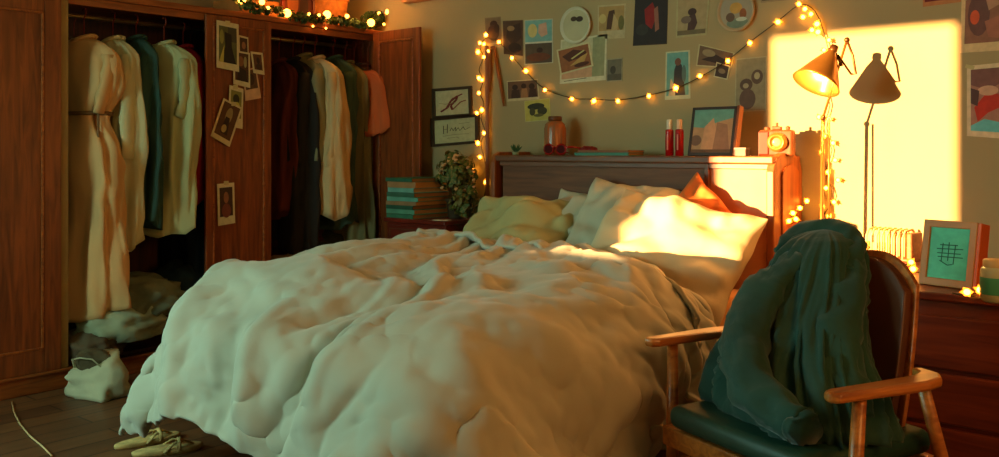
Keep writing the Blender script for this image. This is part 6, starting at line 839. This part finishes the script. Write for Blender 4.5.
# vintage camera
c = W(777, 155, -.2)
t = thing('vintage_camera', 'old brown box camera with brass lens on headboard shelf', 'camera', (c.x, -.20, HZ), D(12))
CAMM = mat('camera_leather', (112, 54, 18), .5, .2, 20, bump=.2)
B().box((-.078, -.035, 0), (.078, .045, .125), .012, 3).build('camera_body', CAMM, t)
B().box((-.080, -.040, .006), (-.03, .0, .118), .006).build('camera_side', mat('camera_dark', (90, 30, 12), .5), t)
B().lathe([(.046, 0), (.046, .010), (.040, .014), (.036, .030), (.030, .032), (.027, .024), (.002, .022)], (.008, -.034, .066), 24, Matrix.Rotation(PI/2, 3, 'X')).build('lens', mat('lens_ring', (186, 126, 56), .3, metal=.5), t, smooth=True)
B().ell((.008, -.052, .066), (.026, .008, .026), 16).build('lens_glass', mat('lens_glass', (220, 180, 110), .08), t, smooth=True)
B().box((-.02, -.02, .125), (.022, .02, .142), .004).lathe([(.014, 0), (.014, .012), (.003, .014)], (-.045, 0, .125), 14).lathe([(.010, 0), (.012, .014), (.003, .018)], (.05, 0, .125), 14).lathe([(.006, .14), (.007, .158), (.002, .160)], (0, 0, 0), 10).build('top_controls', CAMM, t)

# ---------------------------------------------------------------- wooden pole and rods left of the headboard
pp = W(487, 46, -.03)
tag(B().tube([(pp.x, -.03, 0), (pp.x+.004, -.03, 1.0), (pp.x, -.03, pp.z)], .013, 10).build('wooden_pole', mat('pole_wood', (170, 112, 84), .6), smooth=True, loc=(pp.x, -.03, 0)), 'slim pinkish wooden pole standing in corner with lights wound round it', 'pole')
rt = thing('wooden_tongs', 'inverted V of two slim wooden rods hanging by the pole', 'tongs', W(494, 48, -.02), world=True)
for a, b_ in (((491, 50), (489.5, 92)), ((494, 49), (504, 106))):
    q1, q2 = W(*a, -.02), W(*b_, -.02); B().tube([q1, (q1+q2)/2, q2], [.010, .011, .006], 8).build('rod', mat('tong_wood', (166, 96, 48), .5), rt, smooth=True)
q1 = W(493, 48, -.02); B().ell(q1, (.02, .012, .014), 12).build('pivot', mat('tong_wood', (166, 96, 48), .5), rt, smooth=True)

# ---------------------------------------------------------------- garland and boxes on the wardrobe
def crown(px, py): return F(px, py, -.03)
gl = thing('leaf_garland', 'leafy green garland with glowing globe bulbs along the wardrobe top', 'garland', (-.03, -.7, ZW), world=True)
gp = [(228, -4), (240, 6), (256, 13), (270, 12), (283, 17), (298, 20), (315, 21), (330, 22), (345, 25), (358, 27), (370, 25), (380, 20), (388, 20)]
gw = []
for k, (a, b_) in enumerate(gp):
    q = crown(a, b_); gw.append(Vector((.015+.02*math.sin(k*1.7), q.y if q.y < -.06 else -.06, max(q.z, ZW-.02))))
B().tube(gw, .004, 6).build('vine', WIRE, gl, smooth=True)
b = B()
for k in range(len(gw)-1):
    for s_ in range(3):
        q = lerp(gw[k], gw[k+1], s_/3); leafball(q+Vector((0, 0, .008)), (.040, .045, .036), 17, .019, b, 100+k*3+s_, 0)
leafball(crown(374, 19), (.06, .10, .06), 110, .021, b, 300, 0); leafball(crown(246, 4), (.04, .05, .05), 40, .018, b, 301, 0)
b.build('foliage', [mat('garland_green', (66, 92, 30), .6, .3, 20), mat('garland_dark', (38, 62, 26), .6, .3, 20)], gl)
for a, b_, r in ((236, 1, .024), (281, 14, .026), (321, 15.5, .026), (365, 23.5, .026), (383, 13, .026), (256, 3, .018), (313, 16, .010), (303, 15, .010), (341, 17, .014), (373, 14, .010), (262, 9, .012), (378, 25, .009), (348, 24, .009), (307, 27, .007), (320, 29, .007)):
    q = crown(a, b_); q.x = .03; B().ell(q, (r, r, r), 14).build('globe_bulb', GLOBE, gl, smooth=True)
light('globe_glow', 'POINT', crown(383, 13)+Vector((.14, -.30, .05)), 3.2, (1, .42, .08), shadow_soft_size=.025)
light('globe_glow', 'POINT', crown(281, 14)+Vector((.05, 0, .06)), 1.6, (1, .42, .08), shadow_soft_size=.025)
def top_box(px0, px1, x0, x1, h, m, name, label, cat='box'):
    y0, y1 = F(px0, 10, x1).y, min(-.03, F(px1, 10, x1).y)
    o = B().box((x0, y0, ZW+.002), (x1, y1, ZW+h), .012).build(name, m, loc=((x0+x1)/2, (y0+y1)/2, ZW)); return tag(o, label, cat, 'boxes on the wardrobe top')
def basket(px0, px1, x0, x1, h, label):
    y0, y1 = F(px0, 10, x1).y, min(-.04, F(px1, 10, x1).y); c = ((x0+x1)/2, (y0+y1)/2, ZW)
    t = thing('basket', label, 'basket', c); a, d = (x1-x0)/2, (y1-y0)/2
    m = mat('wicker', (186, 112, 50), .7, .25, 30, bump=.5)
    rings = []
    for k in range(7):
        q = k/6; rings.append([(math.copysign(abs(math.cos(s_))**.5, math.cos(s_))*a*(.86+.14*q), math.copysign(abs(math.sin(s_))**.5, math.sin(s_))*d*(.86+.14*q), h*q+.002) for s_ in [2*PI*i/28 for i in range(28)]])
    B().loft(rings).build('basket_body', m, t, smooth=True)
    rr = rings[-1]; B().tube(rr+[rr[0]], .010, 8).build('rim', m, t, smooth=True)
    heap((0, 0, h), (a*.8, d*.8, .08), 61).build('contents', mat('basket_cloth', (206, 130, 62), .8, .2), t, smooth=True)
basket(308, 354, -.40, -.10, .20, 'wicker basket heaped with orange brown cloth on wardrobe top')
bx = thing('picture_frame', 'dark red framed picture standing on the wardrobe top behind bulbs', 'picture', (-.08, F(298, 10, -.08).y, ZW))
b = B()
for lo, hi in (((-.13, 0), (-.11, .30)), ((.11, 0), (.13, .30)), ((-.13, 0), (.13, .02)), ((-.13, .28), (.13, .30))): b.box((-.01, lo[0], lo[1]), (.012, hi[0], hi[1]), .002)
b.build('frame', mat('frame_maroon', (96, 30, 18), .4), bx)
q = [Vector((.002, -.11, .28)), Vector((.002, .11, .28)), Vector((.002, .11, .02)), Vector((.002, -.11, .02))]
b, ms = flat_art(q, paint((70, 24, 16)), (0, 0, 1, 1), (84, 24, 18), [('e', .3, .6, .2, .35, (150, 80, 40)), ('e', .7, .7, .16, .3, (50, 14, 14))], (1, 0, 0)); b.build('photo', ms, bx)
top_box(240, 283, -.42, -.12, .12, mat('tan_box', (176, 106, 44), .7, .2), 'storage_box', 'tan storage box on the wardrobe top left of red frame')

# ---------------------------------------------------------------- string lights
sl = thing('string_lights', 'warm fairy lights strung over the back wall in a swag', 'string lights', W(640, 96, -.02), world=True)
def cablepx(pts, y=-.016, sub=3):
    w_ = [W(a, b_, y) for a, b_ in pts]; out = []
    for k in range(len(w_)-1):
        p0, p1, p2, p3 = w_[max(k-1, 0)], w_[k], w_[k+1], w_[min(k+2, len(w_)-1)]
        for s_ in range(sub):
            t_ = s_/sub; out.append(.5*((2*p1)+(p2-p0)*t_+(2*p0-5*p1+4*p2-p3)*t_*t_+(3*p1-p0-3*p2+p3)*t_**3))
    out.append(w_[-1]); return out
left = [(484, 200), (487, 175), (484, 158), (481, 143), (485, 132), (481, 118), (484, 104), (480, 93), (483, 80), (479, 70), (483, 58), (480, 46), (487, 38), (499, 42)]
swag = [(499, 42), (512, 56), (526, 72), (545, 89), (572, 98), (594, 99), (618, 100), (649, 95), (676, 88), (702, 76), (728, 60), (750, 42), (778, 21), (799, 5), (812, 8), (820, 20)]
right = [(820, 20), (826, 40), (830, 62), (824, 84), (830, 105), (824, 128), (832, 150), (826, 172), (834, 196), (824, 214)]
for pts in (left, swag, right): B().tube(cablepx(pts), .0028, 5).build('cable', WIRE, sl, smooth=True)
_fl = None
def bulbmesh():
    b = B(); b.ell((0, 0, 0), (.0095, .0095, .0095), 10); b.mi = 1
    for k in range(6):
        a = k*PI/3; c_, s_ = math.cos(a), math.sin(a)
        r_ = .017+.004*((k*7) % 3-1); b.poly([(c_*.005, .004, s_*.005), (c_*.011-s_*.006, -.002, s_*.011+c_*.006), (c_*r_, -.006, s_*r_), (c_*.011+s_*.006, -.002, s_*.011-c_*.006)])
    return b
proto = bulbmesh().build('fairy_bulb', [BULB, FLOW], smooth=False)
def bulb_at(P, sc=1.0, parent=None, m=None):
    global _fl
    if _fl is None: o = proto; _fl = o
    else: o = proto.copy(); COL.objects.link(o)
    o.location = P; o.scale = (sc, sc, sc); o.rotation_euler = (random.uniform(-.4, .4), random.uniform(0, 6), random.uniform(-.3, .3))
    o.parent = parent; o.matrix_parent_inverse = Matrix.Translation(-WOFF[parent.name])
    return o
BP = [(486, 35), (480, 43), (484, 44), (478, 52), (484, 57), (488, 51), (479, 78), (482, 80), (479, 93), (482, 110), (477, 113), (484, 133), (478, 143), (480, 157), (474, 170), (486, 182), (499, 42), (512, 58), (526, 71), (545, 90), (572, 99), (594, 101), (618, 101), (649, 96), (676, 88), (728, 61), (750, 43), (778, 22), (799, 4), (811, 14), (817, 24), (805, 9), (812, 30), (818, 32), (803, 17), (700, 76)]
for k, (a, b_) in enumerate(BP):
    bulb_at(W(a, b_, -.030), 1.0 if k % 3 else 1.2, sl)
# unlit-looking paper blossoms down the right strand
for k, (a, b_) in enumerate([(829, 40), (824, 50), (831, 62), (826, 78), (819, 117), (829, 119), (824, 136), (833, 143), (822, 152), (835, 160), (828, 172), (838, 180), (826, 188), (834, 202), (822, 206), (829, 216)]):
    bulb_at(W(a, b_, -.025), .9, sl)
for k in range(len(sl.children)):
    pass
sl2 = thing('string_lights', 'short glowing strand of fairy lights on side of headboard', 'string lights', Vector((HX1+.01, -.2, .95)), world=True)
pts = [F(a, b_, HX1+.012) for a, b_ in ((788, 222), (794, 213), (801, 208), (808, 200), (812, 190))]
B().tube(pts, .0025, 5).build('cable', WIRE, sl2)
for a, b_ in ((789, 221), (793, 213), (800, 208), (796, 219), (807, 201)): bulb_at(F(a, b_, HX1+.022), 1.0, sl2)

# ---------------------------------------------------------------- desk
DZ = .715
DX0, DX1, DY = 3.24, 4.95, -1.0
dk = thing('desk', 'dark mahogany chest desk with wide drawers at the right', 'desk', (4.1, -.45, 0), world=True)
B().box((DX0-.01, DY-.02, DZ-.028), (DX1+.01, -.02, DZ), .007).build('top', DESKW, dk)
B().box((DX0+.01, DY+.012, .05), (DX1-.01, -.03, DZ-.029), .004).build('body', DESKW, dk)
for x0, x1 in ((DX0+.02, (DX0+DX1)/2-.008), ((DX0+DX1)/2+.008, DX1-.02)):
    for z0, z1 in ((.455, .635), (.27, .44), (.085, .255)):
        d = B().box((x0, DY-.004, z0), (x1, DY+.012, z1), .006).build('drawer', DESKW, dk)
        B().lathe([(.005, 0), (.007, .012), (.014, .018), (.012, .027), (.002, .030)], ((x0+x1)/2, DY-.003, (z0+z1)/2), 12, Matrix.Rotation(PI/2, 3, 'X')).build('knob', BRASS, d, smooth=True)
for x_ in (DX0+.05, DX1-.05):
    for y_ in (DY+.05, -.08): B().box((x_-.03, y_-.03, 0), (x_+.03, y_+.03, .05), .004).build('foot', DESKW, dk)
# letter rack
c = W(893, 262, -.12)
lr = thing('letter_rack', 'brown wooden rack with pale curved slats on the desk by wall', 'rack', (c.x, c.y, DZ), D(-12))
c.z = DZ
RK = wood('rack_wood', (176, 92, 36), (130, 60, 22), 0)
B().box((-.11, -.05, 0), (.11, .05, .012), .003).build('base', RK, lr)
B().box((.085, -.05, .01), (.11, .05, .125), .006).build('end_panel', RK, lr)
for k in range(8):
    xx = -.10+.024*k
    B().tube([(xx, -.045, .010), (xx, -.046, .10), (xx+.004, -.03, .13), (xx+.008, .02, .135), (xx+.01, .045, .11), (xx+.01, .045, .01)], .0055, 8, .7).build('slat', mat('slat_cream', (236, 196, 130), .5), lr, smooth=True)
c = W(866, 243, -.10)
t = thing('ornament', 'small knobbly orange ornament left of the wooden rack', 'ornament', (c.x, c.y, DZ))
B().lathe([(.016, 0), (.018, .006), (.008, .012), (.006, .03), (.012, .036), (.002, .04)], (0, 0, 0), 14).build('base', RK, t, smooth=True)
b = B()
for k in range(7): a = k*.9; b.ell((.016*math.cos(a), .012*math.sin(a), .05+.012*math.sin(k*2)), (.010, .010, .010), 10)
b.build('cluster', mat('cluster_orange', (214, 120, 50), .5), t, smooth=True)
# framed green picture
c = G(946, 287, DZ)
fb = thing('picture_frame', 'thick tan box frame with a green gridded picture on desk', 'picture', (c.x, c.y, DZ), D(-16))
tilt = Matrix.Rotation(D(-10), 4, 'X')
FW, FH = .098, .235
b = B()
for lo, hi in (((-FW, 0), (-FW+.026, FH)), ((FW-.026, 0), (FW, FH)), ((-FW+.02, 0), (FW-.02, .028)), ((-FW+.02, FH-.026), (FW-.02, FH))):
    b.box((lo[0], -.012, lo[1]), (hi[0], .028, hi[1]), .003, m=tilt)
b.build('frame', mat('frame_tan', (186, 124, 62), .5, .1), fb)
o = B().box((FW-.001, -.008, .002), (FW+.012, .050, FH-.002), .002, m=tilt).build('side_panel', mat('frame_side_lit', (216, 96, 34), .5), fb); o['label'] = 'side of the frame coloured bright orange as in warm light'  # warm light from the right is put into this side's colour
q = [tilt @ Vector(v) for v in ((-FW+.024, -.002, FH-.024), (FW-.024, -.002, FH-.024), (FW-.024, -.002, .026), (-FW+.024, -.002, .026))]
GR_ = (24, 92, 78)
b, ms = flat_art(q, paint((90, 196, 164)), (0, 0, 1, 1), (90, 200, 166), [('l', [(.2, .42), (.85, .40)], .009, GR_), ('l', [(.22, .50), (.8, .49)], .009, GR_), ('l', [(.24, .57), (.86, .56)], .009, GR_), ('l', [(.35, .3), (.34, .66)], .012, GR_), ('l', [(.5, .28), (.5, .64)], .012, GR_), ('l', [(.66, .32), (.64, .7)], .012, GR_), ('l', [(.28, .34), (.72, .33)], .009, GR_), ('l', [(.3, .64), (.5, .72), (.62, .70)], .009, GR_)], (0, -1, 0), thick=.002)
b.build('picture', ms, fb)
# jar at the right edge
c = G(996, 302, DZ)
t = thing('glass_jar', 'pale glass jar with green band and cream lid at right edge', 'jar', (c.x, c.y, DZ))
B().lathe([(.036, 0), (.044, .006), (.046, .03), (.046, .098), (.040, .112)], (0, 0, 0), 24).build('jar_body', mat('jar_glass', (196, 200, 160), .2, .05), t, smooth=True)
B().lathe([(.0465, .026), (.0468, .028), (.0468, .078), (.0465, .080)], (0, 0, 0), 24).build('band', mat('jar_band', (76, 170, 140), .5), t, smooth=True)
B().lathe([(.036, .110), (.038, .112), (.038, .132), (.034, .136), (.004, .137)], (0, 0, 0), 22).build('lid', mat('jar_lid2', (222, 186, 120), .4), t, smooth=True)
for lab, pl in (('glowing pair of fairy bulbs on desk beside the green picture', ((967, 292), (980, 290))), ('two fairy bulbs glowing between the wooden rack and green picture', ((911, 262), (913, 269)))):
    P = [G(a, b_, DZ+.02) for a, b_ in pl]; s3 = thing('string_lights', lab, 'string lights', (P[0].x, P[0].y, DZ), world=True)
    P0 = [P[0]+Vector((-.05, .03, -.012)), P[0]+Vector((0, 0, -.014)), P[1]+Vector((0, 0, -.014)), P[1]+Vector((.04, .05, -.014))]
    B().tube(P0, .0025, 5).build('cable', WIRE, s3)
    for q in P: bulb_at(q, 1.1, s3)

# ---------------------------------------------------------------- standing lamp
LX, LY = 3.127, -.26
lp = thing('reading_lamp', 'brass reading lamp with cone shade and folded arm beside headboard', 'lamp', (LX, LY, 0), world=True)
B().lathe([(.11, 0), (.115, .008), (.11, .018), (.03, .026), (.012, .04)], (LX, LY, 0), 28).build('base', DKMET, lp, smooth=True)
def LW(px, py, y=LY): return W(px, py, y)
j0 = Vector((LX, LY, .03)); jm = LW(823, 118); jt = LW(847, 40); js = LW(830, 62)
B().tube([j0, (j0+jm)/2, jm], .008, 10).build('pole', BRASS, lp, smooth=True)
B().tube([LW(829, 240), LW(829, 118)], .005, 8).build('rear_pole', BRASS, lp, smooth=True)
B().tube([jm, lerp(jm, jt, .5), jt], .006, 8).build('lower_arm', BRASS, lp, smooth=True)
B().tube([jt, LW(853, 56), LW(856, 74), LW(851, 74)], .0055, 8).build('spring_arm', DKMET, lp, smooth=True)
B().tube([LW(838, 55), LW(851, 74)], .005, 8).build('link_arm', DKMET, lp, smooth=True)
for q in (jm, jt): B().ell(q, (.013, .013, .013), 12).build('joint', DKMET, lp, smooth=True)
B().tube([LW(835, 52), LW(842, 66)], .006, 8).build('neck', DKMET, lp, smooth=True)
apex = LW(833, 50); mouth = LW(816, 84, LY-.085)
ax = (mouth-apex); Ls = ax.length; mx = ax.to_track_quat('Z', 'Y').to_matrix()
sh_ = [(.012, 0), (.022, .02*Ls/.2), (.040, .25*Ls), (.070, .58*Ls), (.098, .90*Ls), (.108, 1.0*Ls), (.104, 1.0*Ls), (.094, .88*Ls), (.064, .55*Ls), (.034, .25*Ls), (.012, .06*Ls)]
B().lathe(sh_, apex, 32, mx).build('lamp_shade', BRASS, lp, smooth=True)
B().ell(apex+ax*.55, (.024, .024, .024), 14).build('light_bulb', mat('bulb_glass', (250, 220, 140), .15), lp, smooth=True)
light('lamp_glow', 'POINT', mouth-ax*.25, 16, (1, .50, .16), shadow_soft_size=.03)
B().lathe([(.018, -.02), (.020, .0), (.014, .02)], apex, 14, mx).build('socket', DKMET, lp, smooth=True)

# ---------------------------------------------------------------- armchair with the coat
CO = (3.625, -1.709, 0); CR = D(-22.2)
ch = thing('armchair', 'low teak armchair with dark green seat standing beside bed', 'chair', CO, CR)
b = B()   # seat cushion
b.box((-.275, -.30, .355), (.275, .20, .425), .03, 4); b.build('seat', SEATM, ch, smooth=True)
B().box((-.30, -.285, .29), (.30, -.255, .35), .006).box((-.30, .18, .29), (.30, .21, .35), .006).box((-.315, -.285, .29), (-.285, .21, .35), .006).box((.285, -.285, .29), (.315, .21, .35), .006).build('seat_frame', CHW, ch)
# curved backrest
def back(off, zt, zb, hw, n=14, m_=8):
    R = []
    for j in range(m_+1):
        v = j/m_; z_ = zb+(zt-zb)*v; ring = []
        for i in range(n+1):
            u_ = -1+2*i/n; k = 1-.16*v*v
            top = -.085*(abs(u_)**2.2)*v
            ring.append(Vector((u_*hw*k, .155+.115*v-.045*u_*u_*-1*-1+off, z_+top)))
        R.append(ring)
    return R
F1 = back(-.018, .875, .43, .205); F2 = back(.018, .875, .43, .205)
b = B(); loops = []
for r1, r2 in zip(F1, F2): loops.append(r1+r2[::-1])
b.loft(loops); b.build('backrest', BACKM, ch, smooth=False, bevel=.008, subsurf=1)
F3 = back(.036, .892, .40, .218); F4 = back(.018, .892, .40, .218)
b = B(); b.loft([r1+r2[::-1] for r1, r2 in zip(F3, F4)]); b.build('back_shell', CHW, ch, bevel=.004, subsurf=1)
for s_ in (-1, 1):
    B().tube([(s_*.345, -.225, 0), (s_*.350, -.215, .30), (s_*.362, -.205, .585)], [.014, .020, .017], 12).build('leg', CHW, ch, smooth=True)
    B().tube([(s_*.30, .30, 0), (s_*.31, .20, .30), (s_*.34, .06, .585)], [.014, .020, .016], 12).build('leg', CHW, ch, smooth=True)
    # arm: a paddle, narrow in front, broad and curling inward at the rear
    oL = [(.338, -.305), (.362, -.315), (.384, -.298), (.392, -.20), (.404, -.09), (.408, .0), (.396, .065), (.360, .105), (.300, .115), (.280, .092), (.318, .07), (.336, .03), (.336, -.06), (.334, -.18), (.330, -.28)]
    oL = [(s_*a, c_) for a, c_ in oL]
    b = B(); b.loft([[(a, c_, .585) for a, c_ in oL], [(a, c_, .612) for a, c_ in oL]]); b.build('arm', CHW, ch, bevel=.009, smooth=False)
# the coat: a soft mass slung over the back and slumping onto the seat, built as folded contours
ct = thing('coat', 'dark green wool coat slung over the back and seat of the armchair', 'coat', CO, CR)
KEY = [(.425, -.30, .285, -.20, .12), (.45, -.305, .28, -.205, .13), (.50, -.295, .24, -.18, .14), (.60, -.275, .155, -.13, .17), (.70, -.26, .09, -.06, .22), (.81, -.25, .035, .03, .275), (.88, -.235, .0, .08, .30), (.92, -.21, -.03, .12, .30), (.94, -.17, -.07, .16, .28), (.948, -.13, -.10, .19, .25)]
def keyat(z):
    for k in range(len(KEY)-1):
        if z <= KEY[k+1][0] or k == len(KEY)-2:
            q = min(1, max(0, (z-KEY[k][0])/(KEY[k+1][0]-KEY[k][0]))); return [lerp(KEY[k][i], KEY[k+1][i], q) for i in range(5)]
rows = 74; n = 150; rings = []
for k in range(rows+1):
    q = k/rows; z = .425+.523*(1-(1-q)**1.25)
    _, xa, xb, ya, yb = keyat(z); cx, cy = (xa+xb)/2, (ya+yb)/2; rx, ry = (xb-xa)/2, (yb-ya)/2; ring = []
    amp = min(1, (1-q)*6)
    for i in range(n):
        a = 2*PI*i/n; c_, s_ = math.cos(a), math.sin(a)
        sx = math.copysign(abs(c_)**.8, c_); sy = math.copysign(abs(s_)**.8, s_)
        h = 1-q; tw = a+.9*h*math.sin(a*1.0+.6)
        v1 = Vector((math.cos(tw)*2.6, math.sin(tw)*2.6, z*2.4)); wv = noise.noise(v1*.8+Vector((3, 1, 2)))
        f1 = .5-abs(noise.noise(v1+Vector((wv, wv, 0))))*1.5
        f2 = .5-abs(noise.noise(v1*2.1+Vector((9, wv*1.5, 4))))*1.5
        f3 = noise.noise(Vector((math.cos(tw)*1.3, math.sin(tw)*1.3, z*4+5)))
        d_ = (f1*.055+f2*.022+f3*.03)*amp*(.45+.75*h)
        ring.append(Vector((cx+(rx+d_)*sx, cy+(ry+d_)*sy, z+.010*noise.noise(v1*1.5)*amp*(1 if k else 0)-(.0 if k else 0))))
    rings.append(ring)
B().loft(rings).build('coat_body', COATM, ct, smooth=True)
def fold_tube(pts, r, seed, name, seg=26, flat=.8, m=COATM, sub=6):
    P_ = [Vector(p_) for p_ in pts]; out = []; rr = []
    for k in range(len(P_)-1):
        p0, p1, p2, p3 = P_[max(k-1, 0)], P_[k], P_[k+1], P_[min(k+2, len(P_)-1)]
        for s_ in range(sub):
            t_ = s_/sub; out.append(.5*((2*p1)+(p2-p0)*t_+(2*p0-5*p1+4*p2-p3)*t_*t_+(3*p1-p0-3*p2+p3)*t_**3)); rr.append(lerp(r[k], r[k+1], t_))
    out.append(P_[-1]); rr.append(r[-1])
    b = B(); b.tube(out, rr, seg, flat)
    c0 = [(q.co.copy()) for q in b.bm.verts]
    for q, p_ in zip(b.bm.verts, c0):
        near = min(out, key=lambda o_: (o_-p_).length); dr = (p_-near).normalized()
        nn = noise.noise(p_*9+Vector((seed, 0, 0))); q.co = p_+dr*((.5-abs(noise.noise(p_*14+Vector((seed+nn, nn, 0))))*1.6)*.022+nn*.012)
    return b.build(name, m, ct, smooth=True)
fold_tube([(-.12, .10, .85), (-.14, -.02, .77), (-.11, -.13, .66), (-.02, -.22, .55), (.10, -.24, .50), (.20, -.24, .475)], [.05, .07, .075, .068, .058, .046], 3, 'sleeve')
fold_tube([(-.03, .20, .87), (.03, .13, .79), (.09, .03, .67), (.17, -.03, .55), (.23, -.06, .475)], [.04, .055, .06, .055, .04], 8, 'sleeve')
fold_tube([(.20, -.24, .475), (.225, -.243, .472)], [.052, .050], 5, 'cuff', sub=3)
fold_tube([(-.24, .13, .86), (-.21, .20, .925), (-.15, .24, .945), (-.08, .25, .935), (-.02, .22, .895), (.01, .15, .83)], [.028, .034, .036, .034, .032, .024], 11, 'collar')
